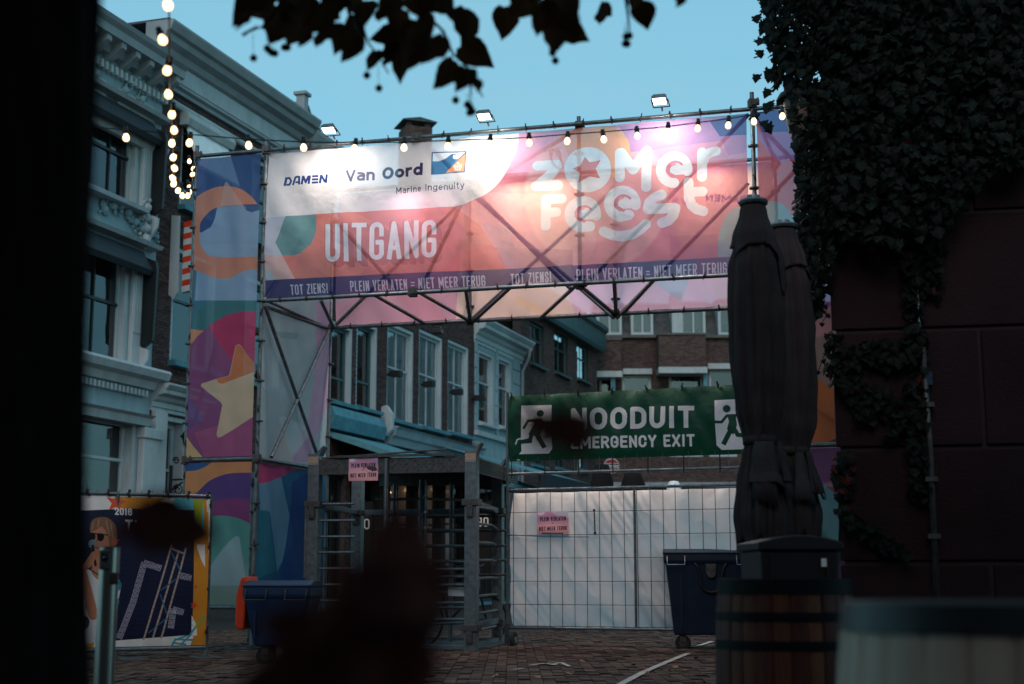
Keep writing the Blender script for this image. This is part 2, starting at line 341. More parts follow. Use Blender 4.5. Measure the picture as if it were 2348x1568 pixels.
def glyph(c, w, h):
    ry = min(.5, max((w/2)/max(h, 1e-6), .12)); rb = min(ry, .25)
    bowl = lambda top, bot: [(0, top), (.5, top)]+arc(.5, top-rb, .5, rb, 90, 0)+([(1, bot+rb)] if top-bot > 2*rb+.01 else [])+arc(.5, bot+rb, .5, rb, 0, -90)+[(0, bot)]
    xh = .70; q = min(xh/2, ry)
    ring = lambda a0, a1, lo=0, hi=1, rr=None: arc(.5, hi-(rr or ry), .5, (rr or ry), a0, 180)+[(0, lo+(rr or ry))]+arc(.5, lo+(rr or ry), .5, (rr or ry), 180, a1)
    G = {
     'U': [[(0,1),(0,ry)]+arc(.5,ry,.5,ry,180,360)+[(1,1)]], 'I': [[(.5,0),(.5,1)]], 'T': [[(0,1),(1,1)],[(.5,0),(.5,1)]],
     'O': [ring(0,360)+[(1,ry),(1,1-ry)]], 'G': [(([(1,.70)]+arc(.5,1-ry,.5,ry,0,180)) if ry < .3 else arc(.5,1-ry,.5,ry,38,180))+arc(.5,ry,.5,ry,180,360)+[(1,.46),(.62,.46)]], 'C': [([(1,.70)]+arc(.5,1-ry,.5,ry,0,180)+arc(.5,ry,.5,ry,180,360)+[(1,.3)]) if ry < .3 else arc(.5,1-ry,.5,ry,40,180)+arc(.5,ry,.5,ry,180,320)],
     'A': [[(0,0),(.5,1),(1,0)],[(.17,.27),(.83,.27)]], 'N': [[(0,0),(0,1),(1,0),(1,1)]], 'M': [[(0,0),(0,1),(.5,.25),(1,1),(1,0)]],
     'Z': [[(0,1),(1,1),(0,0),(1,0)]], 'E': [[(1,1),(0,1),(0,0),(1,0)],[(0,.52),(.85,.52)]], 'F': [[(1,1),(0,1),(0,0)],[(0,.5),(.85,.5)]],
     'L': [[(0,1),(0,0),(1,0)]], 'V': [[(0,1),(.5,0),(1,1)]], 'X': [[(0,0),(1,1)],[(0,1),(1,0)]], 'Y': [[(0,1),(.5,.45),(1,1)],[(.5,.45),(.5,0)]],
     'P': [[(0,0),(0,1)],bowl(1,.45)], 'R': [[(0,0),(0,1)],bowl(1,.48),[(.5,.48),(1,0)]], 'B': [[(0,0),(0,1)],bowl(1,.52),bowl(.52,0)],
     'D': [[(0,0),(0,1),(.4,1)]+arc(.4,1-ry,.6,ry,90,0)+arc(.4,ry,.6,ry,0,-90)+[(0,0)]],
     'S': [[(1,.75),(1,.8)]+arc(.5,1-rb,.5,rb,0,180)+[(0,.68),(1,.34)]+arc(.5,rb,.5,rb,0,-180)+[(0,.26)]],
     '=': [[(.1,.68),(.9,.68)],[(.1,.34),(.9,.34)]], '!': [[(.5,1),(.5,.32)],[(.5,.12),(.5,0)]], ' ': [],
     '0': [ring(0,360)+[(1,ry),(1,1-ry)]], '1': [[(.1,.8),(.6,1),(.6,0)]], '2': [[(0,.75)]+arc(.5,1-rb,.5,rb,180,0)+[(1,.62),(0,0),(1,0)]],
     '5': [[(1,1),(0,1),(0,.56),(.5,.6)]+arc(.5,.3,.5,.3,80,-180)], '6': [[(1,.85)]+arc(.5,1-rb,.5,rb,0,180)+[(0,rb)]+arc(.5,rb,.5,rb,180,360)+[(1,.4)]+arc(.5,.4,.5,.18,0,180)],
     'a': [[(.1,xh)]+arc(.5,xh-.2,.5,.2,90,0)+[(1,0)],[(1,.4),(.5,.42)]+arc(.45,.2,.45,.2,90,270)+[(1,.06)]],
     'n': [[(0,0),(0,xh)],[(0,xh-.2)]+arc(.5,xh-q*.8,.5,q*.8,160,0)+[(1,0)]], 'r': [[(0,0),(0,xh)],[(0,xh-.25),(.4,xh-.02),(1,xh)]],
     'd': [[(1,0),(1,1.08)],[(1,.1)]+arc(.5,xh/2,.5,xh/2,320,40)+[(1,xh-.12)]], 'i': [[(.5,0),(.5,xh)],[(.5,.92),(.5,1.03)]], 'l': [[(.5,0),(.5,1.08)]],
     'e': [[(0.03,xh*.5),(1,xh*.5)]+arc(.5,xh/2,.5,xh/2,0,310)], 'g': [arc(.5,xh/2,.5,xh/2,45,315),[(1,xh),(1,-.12)]+arc(.5,-.12,.5,.18,0,-160)],
     'u': [[(0,xh),(0,.25)]+arc(.5,.25,.5,.25,180,360)+[(1,xh)],[(1,xh),(1,0)]], 't': [[(.35,.95),(.35,.15),(.6,0),(1,0)],[(0,xh),(1,xh)]],
     'y': [[(0,xh),(.5,.02)],[(1,xh),(.35,-.25),(0,-.28)]], 'o': [arc(.5,xh/2,.5,xh/2,0,360,18)], 'H': [[(0,0),(0,1)],[(1,0),(1,1)],[(0,.5),(1,.5)]],
     'k': [[(0,0),(0,1.05)],[(1,xh),(0,.3)],[(.3,.45),(1,0)]], 'b': [[(0,0),(0,1.05)],arc(.5,xh/2,.5,xh/2,-150,150)],
     's': [[(1,xh*.85),(.3,xh),(0,xh*.75),(1,xh*.3),(.6,0),(0,.05)]],
    }
    return G.get(c, [])
def clothmat(name, im, transp=.2, transl=.4, rough=.7, weave=.3):
    m = bpy.data.materials.new(name); m.use_nodes = True; n = m.node_tree.nodes; l = m.node_tree.links
    b = n['Principled BSDF']; b.inputs['Roughness'].default_value = rough; b.inputs['Specular IOR Level'].default_value = .3
    uv = n.new('ShaderNodeUVMap'); tx = n.new('ShaderNodeTexImage'); tx.image = im; tx.extension = 'EXTEND'; l.new(uv.outputs[0], tx.inputs[0])
    tc = n.new('ShaderNodeTexCoord'); wv = n.new('ShaderNodeTexNoise'); wv.inputs['Scale'].default_value = 3; wv.inputs['Detail'].default_value = 6; l.new(tc.outputs['Object'], wv.inputs[0])
    mr = n.new('ShaderNodeMapRange'); mr.inputs[1].default_value = .3; mr.inputs[2].default_value = .7; mr.inputs[3].default_value = .93; mr.inputs[4].default_value = 1.05; l.new(wv.outputs[0], mr.inputs[0])
    hs = n.new('ShaderNodeHueSaturation'); l.new(tx.outputs[0], hs.inputs['Color']); l.new(mr.outputs[0], hs.inputs['Value']); l.new(hs.outputs[0], b.inputs['Base Color'])
    if weave:
        w2 = n.new('ShaderNodeTexNoise'); w2.inputs['Scale'].default_value = 5; w2.inputs['Detail'].default_value = 3; l.new(tc.outputs['Object'], w2.inputs[0])
        bp = n.new('ShaderNodeBump'); bp.inputs['Strength'].default_value = weave; bp.inputs['Distance'].default_value = .04; l.new(w2.outputs[0], bp.inputs['Height']); l.new(bp.outputs[0], b.inputs['Normal'])
    last = b.outputs[0]
    if transl:
        tr = n.new('ShaderNodeBsdfTranslucent'); l.new(hs.outputs[0], tr.inputs[0]); mx = n.new('ShaderNodeMixShader'); mx.inputs[0].default_value = transl
        l.new(last, mx.inputs[1]); l.new(tr.outputs[0], mx.inputs[2]); last = mx.outputs[0]
    if transp:
        tp = n.new('ShaderNodeBsdfTransparent'); m2 = n.new('ShaderNodeMixShader'); m2.inputs[0].default_value = transp
        # ink tints what shows through the open mesh
        mt = n.new('ShaderNodeMix'); mt.data_type = 'RGBA'; mt.inputs[0].default_value = .45; mt.inputs[6].default_value = (1, 1, 1, 1); l.new(tx.outputs[0], mt.inputs[7]); l.new(mt.outputs[2], tp.inputs[0])
        l.new(last, m2.inputs[1]); l.new(tp.outputs[0], m2.inputs[2]); last = m2.outputs[0]
    l.new(last, n['Material Output'].inputs[0]); return m
def sheet(name, cv, m, nx, ny, disp, parent=None, **k):
    """cloth sheet on canvas cv: a grid with real folds disp(a, b) in metres towards the viewer"""
    o, u, v = Vector(cv.o), Vector(cv.u), Vector(cv.v); nrm = u.cross(v).normalized()
    if nrm.y > 0: nrm = -nrm
    a = np.linspace(0, 1, nx+1); b = np.linspace(0, 1, ny+1); A, B = np.meshgrid(a, b)
    D = disp(A, B)
    co = np.stack([o[i]+A*u[i]+B*v[i]+D*nrm[i] for i in range(3)], -1).reshape(-1, 3)
    idx = np.arange((nx+1)*(ny+1)).reshape(ny+1, nx+1)
    f = np.stack([idx[:-1, :-1], idx[:-1, 1:], idx[1:, 1:], idx[1:, :-1]], -1).reshape(-1, 4)
    me = bpy.data.meshes.new(name); me.from_pydata(co.tolist(), [], f.tolist())
    uvl = me.uv_layers.new(name='UVMap'); li = np.empty(len(me.loops), np.int32); me.loops.foreach_get('vertex_index', li)
    uvs = np.stack([A.ravel()[li], B.ravel()[li]], -1).astype(np.float32); uvl.data.foreach_set('uv', uvs.ravel())
    me.polygons.foreach_set('use_smooth', [True]*len(me.polygons)); me.materials.append(m)
    ob = bpy.data.objects.new(name, me); C.objects.link(ob)
    if parent: ob.parent = parent
    return tag(ob, **k)
def folds(amp=.01, seed=0, nx=6, ny=4, diag=1.):
    rg = np.random.RandomState(seed); ph = rg.rand(12)*6.28
    def f(A, B):
        d = amp*(np.sin(A*nx*6.28+diag*B*5+ph[0])*.5*(1-np.abs(B-.5))+np.sin(B*ny*3+A*7+ph[1])*.3+np.sin((A*nx*1.7+B*2.3)*6.28+ph[2])*.25)
        # tension creases fanning from the eyelets along top and bottom
        for k in range(nx+1):
            c = k/nx
            for top in (0, 1):
                q = np.abs(B-top); an = np.abs(A-c)*nx
                d += amp*.9*np.exp(-q*6)*np.cos(np.clip(an/(q*2+.25), 0, 1.57)*1.8)*.6
        return d
    return f
# ------------------------------------------------------------ ground
g = MB(); g.poly([(-150,-60,0),(150,-60,0),(150,220,0),(-150,220,0)])
ground = g.build('ground', M['sand'], kind='structure')
def brick_arrays(boxes):
    """boxes: (n,6) array x0,x1,y0,y1,z0,z1 -> mesh data, underside left open"""
    b = np.asarray(boxes, float); n = len(b)
    V = np.stack([b[:, [0,2,4]], b[:, [1,2,4]], b[:, [1,3,4]], b[:, [0,3,4]], b[:, [0,2,5]], b[:, [1,2,5]], b[:, [1,3,5]], b[:, [0,3,5]]], 1).reshape(-1, 3)
    F = np.array([(4,5,6,7),(0,1,5,4),(1,2,6,5),(2,3,7,6),(3,0,4,7)])
    F = (F[None]+8*np.arange(n)[:, None, None]).reshape(-1, 4)
    return V, F
def box_stuff(name, boxes, m, parent, xf=None, **k):
    V, F = brick_arrays(boxes)
    me = bpy.data.meshes.new(name); me.from_pydata(V.tolist(), [], F.tolist()); me.materials.append(m)
    o = bpy.data.objects.new(name, me); C.objects.link(o)
    if parent: o.parent = parent
    return tag(o, **k)
def unit_box(name, m):
    V, F = brick_arrays([(-.5, .5, -.5, .5, -.5, .5)]); F = np.vstack([F, [(0, 3, 2, 1)]])
    me = bpy.data.meshes.new(name); me.from_pydata(V.tolist(), [], F.tolist()); me.materials.append(m); return me
def pieces(name, boxes, near, m, parent, limit=300):
    """the nearest `limit` boxes as single objects, the others joined"""
    b = np.asarray(boxes, float)
    if len(b) == 0: return
    idx = np.argsort(near); one = idx[:limit]; rest = idx[limit:]
    me = unit_box(name, m)
    for i in one:
        x0, x1, y0, y1, z0, z1 = b[i]
        o = bpy.data.objects.new(name, me); C.objects.link(o); o.parent = parent
        o.location = ((x0+x1)/2, (y0+y1)/2, (z0+z1)/2); o.scale = (x1-x0, y1-y0, z1-z0)
        o.rotation_euler = (random.gauss(0, .006), random.gauss(0, .006), random.gauss(0, .004))
    if len(rest): box_stuff(name+'_field', b[rest], m, parent, kind='stuff')
# clinker pavers: rows across the square, slightly uneven
pv = []; 
rot = R(-8)
for i in range(-75, 75):
    for j in range(-2, 66):
        x = i*.107; y = 11.2+j*.212+(i % 2)*.106
        if abs(x) < y*.40+.4 and y < 24.5:
            h = random.gauss(.03, .0045)
            pv.append((x-.0505, x+.0505, y-.101, y+.101, .002, h))
pv = np.array(pv)
cxp = (pv[:, 0]+pv[:, 1])/2; cyp = (pv[:, 2]+pv[:, 3])/2
vis = np.where((np.abs(cxp+.3*0) < cyp*.36), cyp, 99)+np.where((cxp > 3.0*cyp/12*.4+1.2), 20, 0)+np.where(cxp < -2.9, 20, 0)
pieces('paver', pv, vis, M['paver'], ground)
# worn painted line and chalky marks
def ground_strip(name, pts, w, z=.042):
    mb = MB(); pts = [hit_h(x, y, z) for x, y in pts]
    for i in range(len(pts)-1):
        a, b = pts[i], pts[i+1]; d = (b-a).normalized(); n = Vector((-d.y, d.x, 0))*w/2
        mb.poly([a-n, b-n, b+n, a+n])
    return mb.build(name, M['line'], ground)
ground_strip('painted_line', [(1418, 1570), (1475, 1540), (1533, 1515), (1578, 1497)], .07)
ground_strip('painted_line', [(1600, 1480), (1632, 1470)], .06)
ground_strip('chalk_mark', [(1215, 1524), (1250, 1520), (1275, 1524)], .05)
ground_strip('chalk_mark', [(1268, 1522), (1285, 1518), (1305, 1527)], .04)
ground_strip('chalk_mark', [(1178, 1534), (1200, 1531)], .04)
# fallen leaves on the paving
def leaf_mesh(name, m, L=.1, fold=.25, n=6):
    """heart shaped linden leaf along +x, tip at +x"""
    half = [(0, 0), (-.06, .12), (.02, .30), (.16, .42), (.36, .44), (.58, .34), (.78, .18), (1.0, 0)]
    mid = [(0, 0), (.0, 0), (.05, 0), (.18, 0), (.36, 0), (.56, 0), (.78, 0), (1, 0)]
    v = []; f = []
    for s in (1, -1):
        b = len(v)
        for (x, y), (mx, my) in zip(half, mid):
            z = -fold*y*y*1.2-.15*x*x+.03*math.sin(x*14)*s
            v.append((x*L, s*y*L*.95, z*L)); v.append((mx*L, 0, (-.15*mx*mx)*L))
        for i in range(len(half)-1):
            q = (b+2*i, b+2*i+2, b+2*i+3, b+2*i+1); f.append(q if s == 1 else q[::-1])
    me = bpy.data.meshes.new(name); me.from_pydata(v, [], f); me.polygons.foreach_set('use_smooth', [True]*len(f)); me.materials.append(m); return me
dl = leaf_mesh('fallen_leaf', mat('dry_leaf', (.35,.14,.06), .8, island=.3), .07)
for (x, y) in [(1550,1525),(1530,1533),(1480,1537),(1330,1512),(1310,1545),(1565,1534),(1240,1552),(1450,1522),(1600,1508),(1540,1551),(1610,1560),(1140,1545)]:
    o = bpy.data.objects.new('fallen_leaf', dl); C.objects.link(o); o.parent = ground; o.location = hit_h(x, y, .05); o.rotation_euler = (random.uniform(-.4, .4), random.uniform(-.4, .4), random.uniform(0, 6))

# ------------------------------------------------------------ street row of houses on the left
ALPHA = math.atan(.3258); T = Vector((math.sin(ALPHA), math.cos(ALPHA), 0)); PHI = math.pi/2-ALPHA
ORG = Vector((-17.0, 0, 0))
NIN = Vector((-T.y, T.x, 0))                 # into the houses
def fs(dx, dy, d=0):
    """(s, h) on the facade plane moved d metres out towards the street"""
    p = hit_plane(dx, dy, ORG-NIN*d, NIN); return (p-ORG).dot(T), p.z
class House:
    def __init__(s, name, s0, label, s1, top, wallm, cat='house', org=None, tdir=None, phi=None, base=0, thick=.35):
        s.s0 = s0; s.w = s1-s0; s.top = top; s.wm = wallm
        s.org = org if org is not None else ORG; s.t = tdir if tdir is not None else T
        s.e = empty(name, s.org+s.t*s0, PHI if phi is None else phi, label, cat, 'houses round the square')
        s.open = []; s.base = base
    def L(s, dx, dy, d=0):
        nin = Vector((-s.t.y, s.t.x, 0)); p = hit_plane(dx, dy, s.org-nin*d, nin)
        return (p-s.org).dot(s.t)-s.s0, p.z
    def hole(s, a, b, c, d): s.open.append((a, b, c, d)); return (a, b, c, d)
    def winpx(s, x0, yt, yb, x1):
        ym = (yt+yb)/2
        a = s.L(x0, ym)[0]; b = s.L(x1, ym)[0]; return s.hole(a, b, s.L(x0, yb)[1], s.L(x0, yt)[1])
    def walls(s, bricks=None, limit=300, brick_rect=None, y=.0, depth=9):
        xs = sorted({0, s.w}|{v for o in s.open for v in o[:2]}); zs = sorted({s.base, s.top}|{v for o in s.open for v in o[2:]})
        mb = MB(); xs = [x for x in xs if 0 <= x <= s.w]; zs = [z for z in zs if s.base <= z <= s.top]
        for k in range(len(zs)-1):
            run = None
            for i in range(len(xs)-1):
                cx, cz = (xs[i]+xs[i+1])/2, (zs[k]+zs[k+1])/2
                inn = any(o[0] < cx < o[1] and o[2] < cz < o[3] for o in s.open)
                if not inn: run = (run[0] if run else xs[i], xs[i+1])
                if (inn or i == len(xs)-2) and run:
                    mb.box(run[0], run[1], y, y+.3, zs[k], zs[k+1]); run = None
        w = mb.build('wall', M['mortar'] if bricks else s.wm, s.e)
        mb = MB(); mb.box(0.02, s.w-.02, 1.0, depth, s.base, s.top-.05); mb.build('rear_block', s.wm, s.e)
        mb = MB().box(.01, s.w-.01, .9, .99, s.base, s.top-.06).build('interior_wall', M['interior'], s.e)
        if bricks:
            r = brick_rect or (0, s.w, s.base, s.top); B = []; near = []
            bw, bh = .215, .062
            nz = int((r[3]-r[2])/bh)
            for k in range(nz):
                z0 = r[2]+k*bh; z1 = z0+bh-.011; off = -(k % 2)*bw/2
                x = r[0]+off
                while x < r[1]:
                    a, b = max(x, r[0]), min(x+bw-.011, r[1]); x += bw
                    if b-a < .03: continue
                    segs = [(a, b)]
                    for o in s.open:
                        if o[2] < z1 and o[3] > z0:
                            ns = []
                            for (p, q) in segs:
                                if q <= o[0] or p >= o[1]: ns.append((p, q)); continue
                                if o[0]-p > .03: ns.append((p, o[0]))
                                if q-o[1] > .03: ns.append((o[1], q))
                            segs = ns
                    for (p, q) in segs:
                        B.append((p, q, y-.014-random.random()*.006, y+.01, z0, z1)); near.append(bricks(p, z0))
            pieces('brick', B, np.array(near), s.wm, s.e, limit)
    def window(s, o, fm, cols=2, rows=(1,), rec=.14, fw=.08, sill=None, sillm=None, blinds=False, curtain=False, jamb=None, bar=.035, name='window', glassm=None, sashm=None):
        a, b, c, d = o; sashm = sashm or fm
        w = empty(name, (a, rec, c)); w.parent = s.e
        W, H = b-a, d-c; j = 0
        if jamb:
            MB().box(0, W, -rec+.01, .0, -.0, -.0+.001) if 0 else None
            jb = MB(); jb.box(0, .12, -rec+.02, .03, 0, H).box(W-.12, W, -rec+.02, .03, 0, H).box(.12, W-.12, -rec+.02, .03, H-.1, H)
            jb.build('jamb', jamb, w, bevel=.005); j = .12
        mb = MB(); t = j
        mb.box(t, t+fw, .0, .07, 0, H).box(W-t-fw, W-t, .0, .07, 0, H).box(t+fw, W-t-fw, 0, .07, H-fw-(.1 if jamb else 0), H-(.1 if jamb else 0)).box(t+fw, W-t-fw, 0, .07, 0, fw)
        mb.build('frame', fm, w, bevel=.006)
        x0, x1, z0, z1 = t+fw, W-t-fw, fw, H-fw-(.1 if jamb else 0)
        tot = sum(rows); z = z0; bm_ = MB(); gl = glassm or M['glass']
        for ri, r in enumerate(rows):
            zn = z+(z1-z0)*r/tot
            off = .012*ri
            if ri: bm_.box(x0, x1, .0+.0, .06, z-.03, z+.03)
            for ci in range(cols):
                p = x0+(x1-x0)*ci/cols; q = x0+(x1-x0)*(ci+1)/cols
                if ci: bm_.box(p-bar/2, p+bar/2, .012, .05, z, zn)
                g = MB(); g.poly([(p, .045+off, z), (q, .045+off, z), (q, .045+off+random.uniform(-.004,.004), zn), (p, .045+off+random.uniform(-.004,.004), zn)]); g.build('pane', gl, w)
            z = zn
        if bm_.v: bm_.build('glazing_bar', sashm, w)
        if sill is not None:
            mb = MB(); mb.prism([(-rec-.0, 0), (-rec-.09-sill, -.03), (-rec-.09-sill, -.13), (-rec, -.13)][::-1], 'x', -.06, W+.06)
            mb.build('sill', sillm or fm, w, bevel=.006)
        if blinds:
            mb = MB(); zz = z0+.02
            while zz < z1: mb.prism([(.075, zz), (.09, zz+.038), (.092, zz+.041), (.075, zz+.004)], 'x', x0+.01, x1-.01); zz += .055
            mb.build('blind', M['blind'], w, kind='stuff')
        if curtain:
            for (p, q) in ((x0, x0+(x1-x0)*.3), (x1-(x1-x0)*.22, x1)):
                mb = MB(); n = 14
                for i in range(n):
                    u0 = p+(q-p)*i/n; u1 = p+(q-p)*(i+1)/n; y0 = .14+.03*math.sin(i*1.9); y1 = .14+.03*math.sin((i+1)*1.9)
                    mb.poly([(u0, y0, z0), (u1, y1, z0), (u1, y1, z1), (u0, y0, z1)])
                mb.build('curtain', M['curtain'], w, smooth=True)
        return w
    def mould(s, name, a, b, prof, m, ends=True, bevel=0):
        """moulding: profile of (out, height) swept along the facade"""
        mb = MB(); mb.prism([(-o, z) for (o, z) in prof], 'x', a, b); return mb.build(name, m, s.e, bevel=bevel)
def corn(z0, H, out):
    """classical cornice profile of (out, z)"""
    return [(-.05, z0), (.06*out, z0), (.06*out, z0+.12*H), (.14*out, z0+.16*H), (.14*out, z0+.34*H), (.3*out, z0+.42*H), (.38*out, z0+.55*H), (.75*out, z0+.62*H), (.78*out, z0+.76*H), (.85*out, z0+.8*H), (out, z0+.93*H), (out, z0+H), (-.05, z0+H)]

# --- house A: pale stucco front with relief pediments
sA1 = fs(359, 560)[0]; sA0 = fs(120, 560)[0]; topA = fs(436, 152, .55)[1]
A = House('stucco_house', sA0, 'pale blue-grey stucco house with bracketed cornice and carved reliefs at the far left', sA1, topA, M['stucco'], 'house')
wd = A.w
wA2 = A.winpx(165, 200, 412, 322); wA1 = A.winpx(160, 530, 806, 296)
wA0 = A.winpx(160, 928, 1145, 312)
A.hole(-.1, -.05, 0, .1); A.open.pop()
pitch = 2.35*2
for (o, st) in ((wA2, 0), (wA1, 1)):
    A.window(o, M['white'], cols=2 if st else 3, rows=(1.25, 1) if st else (1.5, 1), fw=.07, rec=.13, jamb=M['white'], sill=.18, sillm=M['cornice'], sashm=M['black_wood'])
    a, b, c, d = o
    # architrave, dark roller-blind box with folded side flaps
    MB().box(b+.02, b+.42, -.1, 0, c-.25, d+.05).build('pilaster', M['white'], A.e, bevel=.02)
    for q in range(4): MB().box(b+.05+q*.09, b+.1+q*.09, -.12, -.1, d-1.6, d-.1).build('flute', M['white'], A.e)
    MB().prism([(-.02, d-.3), (-.3, d-.42), (-.36, d-.3), (-.1, d+.12), (-.02, d+.12)], 'x', a-.3, b+.3).build('blind_box', mat('dark_blind_cloth_%d' % st, (.02,.025,.03), .6), A.e, bevel=.01)
    MB().prism([(-.1, d+.02), (-.38, d-.1), (-.42, d-.25), (-.38, d-1.75), (-.16, d-1.9), (-.1, d-1.85)], 'x', b+.32, b+.4).build('blind_flap', M['black_wood'], A.e)
    MB().prism([(-.1, d-1.85), (-.3, d-1.95), (-.28, d-2.15), (-.1, d-2.4)], 'x', b+.32, b+.38).build('console', M['white'], A.e)
# pediment ledge + carved relief above the lower window
def relief(parent, pts, m, y=-.1):
    mb = MB()
    for (x, z, r) in pts: mb.sphere((x, y+.04, z), r*.62, 8, 5)
    for k in range(9*len(pts)):
        x, z, r = random.choice(pts); a = random.uniform(0, 6.28); q = random.uniform(.5, 1.3); mb.sphere((x+math.cos(a)*r*q, y+.05, z+math.sin(a)*r*q), r*random.uniform(.18, .34), 6, 4)
    return mb.build('carved_relief', m, parent, smooth=True)
a, b, c, d = wA1
A.mould('ledge', a-.3, b+.75, [(-.02, d+.2), (.25, d+.22), (.3, d+.3), (-.02, d+.36)], M['white'])
relief(A.e, [(a+.9+i*.27, d+.55+.35*math.exp(-((i-2)/2.0)**2), .17-.012*abs(i-2)) for i in range(8)], M['stucco'])
relief(A.e, [(b+.35, d+.4+.22*i, .17) for i in range(4)], M['white'], -.15)
a2, b2, c2, d2 = wA2
A.mould('ledge', a2-.3, b2+.75, [(-.02, d2+.2), (.25, d2+.22), (.3, d2+.3), (-.02, d2+.36)], M['white'])
relief(A.e, [(b2-.7+i*.2, d2+.5+.2*(i % 3), .14) for i in range(5)], M['stucco'])
relief(A.e, [(a2+.2+i*.2, d2+.5+.2*(i % 2), .12) for i in range(3)], M['stucco'])
# main cornice with frieze panels, dentils and brackets
zt = A.top
A.mould('frieze_moulding', 0, wd+.05, [(-.02, zt-2.05), (.1, zt-2.05), (.16, zt-1.95), (.2, zt-1.85), (-.02, zt-1.8)], M['white'])
for k in range(9):
    x = wd-.35-k*1.75
    if x-1.35 < 0: break
    MB().box(x-1.35, x, -.05, 0, zt-1.68, zt-1.05).build('frieze_panel', M['white'], A.e, bevel=.02)
A.mould('cornice', 0, wd+.1, [(-.02, zt-.55), (.14, zt-.5), (.18, zt-.35), (.46, zt-.3), (.48, zt-.14), (.56, zt-.06), (.6, zt+.02), (-.02, zt+.06)], M['cornice'])
k = 0; x = wd
while x > .2:
    MB().box(x-.07, x, -.14, -.02, zt-.86, zt-.7).build('dentil', M['white'], A.e) if k < 60 else None
    if k % 3 == 0: MB().prism([(-.02, zt-.68), (-.16, zt-.6), (-.42, zt-.42), (-.42, zt-.31), (-.02, zt-.31)], 'x', x-.16, x).build('bracket', M['cornice'], A.e)
    x -= .17; k += 1
# ground floor: entablature, pilaster, shop window
h0 = A.L(300, 848)[1]
A.mould('ledge', 0, wd+.12, [(-.02, h0-.35), (.12, h0-.33), (.18, h0-.18), (.36, h0-.13), (.42, h0+.0), (.38, h0+.06), (-.02, h0+.1)], M['white'])
A.mould('string_course', 0, wd-.2, [(-.02, h0-1.1), (.16, h0-1.1), (.2, h0-.95), (.3, h0-.9), (-.02, h0-.85)], M['white'])
x = wd-.3; k = 0
while x > .2 and k < 70: MB().box(x-.07, x, -.14, -.02, h0-.5, h0-.38).build('dentil', M['white'], A.e); x -= .14; k += 1
A.window(wA0, M['white'], cols=1, rows=(1.15, 1), fw=.1, rec=.2, jamb=M['white'], sill=None, sashm=M['white'])
MB().box(wA0[1]+.04, wA0[1]+.6, -.15, 0, 0, h0-1.12).build('pilaster', M['white'], A.e, bevel=.02)
MB().box(wA0[1]+.0, wA0[1]+.7, -.2, 0.02, h0-1.35, h0-1.13).build('capital', M['white'], A.e, bevel=.02)
# a further bay left of the trunk side keeps the row going
for (o) in (wA2, wA1):
    o2 = (o[0]-3.6, o[1]-3.6, o[2], o[3])
    if o2[0] > .2: A.hole(*o2); A.window(o2, M['white'], cols=2, rows=(1.3, 1), rec=.2, jamb=M['white'], sill=.15)
A.walls()
MB().prism([(.3, zt+.1), (8, zt+.1), (4.2, zt+3.4)], 'x', .1, A.w-2.2).build('roof', M['roof_tile'], A.e)

# --- house B: brick with a heavy white cornice
zB = fs(399, 40, .62)[1]; sB1 = fs(687, 300)[0]
B = House('cornice_brick_house', sA1, 'dark brick house with a heavy white cornice beside the stucco house', sB1, zB-.1, M['brick'], 'house')
wB2 = B.winpx(413, 262, 470, 513); pw = wB2[1]-wB2[0]
wB1 = B.winpx(392, 560, 826, 446)
wB1 = (B.open[-1][0], B.open[-1][0]+pw, wB1[2], wB1[3]); B.open[-1] = wB1
dr = B.winpx(368, 950, 1330, 424); dr = (dr[0], dr[1], 0, dr[3]); B.open[-1] = dr
others = []
for k in range(1, 5):
    for o in (wB2, wB1):
        q = (o[0]+k*(pw+1.35), o[1]+k*(pw+1.35), o[2], o[3])
        if q[1] < B.w-.4: others.append(B.hole(*q))
for o in [wB2, wB1]+others:
    B.window(o, M['green_paint'], cols=1, rows=(1.4, 1), fw=.09, rec=.16, jamb=M['white'], sill=.12, sillm=M['teal_lead'])
B.window(dr, M['white'], cols=1, rows=(2.4, .7), fw=.12, rec=.25, jamb=M['white'], name='door')
a, b, c, d = wB2
B.mould('blind_cassette', a-.1, b+.1, [(0, d-.25), (.2, d-.25), (.26, d-.1), (.2, d+.05), (0, d+.08)], M['white'], bevel=.01)
MB().prism([(-.14, d-.25), (-.1, d-.3), (-.42, d-1.2), (-.46, d-1.15)], 'x', a+.05, b-.05).build('sun_blind', M['blind'], B.e)
mb = MB(); zz = B.L(405, 236, .12)[1]-.1; mb.prism([(-.02, zz), (-.1, zz+.02), (-.13, zz+.09), (-.1, zz+.16), (-.02, zz+.18)], 'x', .25, B.w).build('string_course', M['white'], B.e, smooth=False, bevel=.02)
# cornice swept, with its return at the left end
zc = B.top+.08; Hc = zc-B.L(393, 176)[1]*.5-B.L(651, 337)[1]*.5
print('Hc', Hc); Hc = max(1.2, min(Hc, 3.2)); pr = [(-.05, zc-Hc), (.08, zc-Hc), (.08, zc-Hc*.93), (.16, zc-Hc*.9), (.12, zc-Hc*.84), (.12, zc-Hc*.5), (.2, zc-Hc*.46), (.26, zc-Hc*.36), (.42, zc-Hc*.3), (.46, zc-Hc*.2), (.55, zc-Hc*.17), (.62, zc-Hc*.04), (.62, zc), (-.05, zc)]
cl0 = B.L(399, 40, .62)[0]
B.mould('frieze_board', cl0+.5, B.w, [(.11, zc-Hc*.82), (.135, zc-Hc*.82), (.135, zc-Hc*.51), (.11, zc-Hc*.51)], M['white'])
B.mould('cornice', cl0, B.w, pr, M['cornice'])
mb = MB(); mb.box(cl0+.02, B.w, -.5, 6, zc, zc+.05); mb.build('flat_roof', M['slate'], B.e)
hd = B.L(421, 925)[1]; 
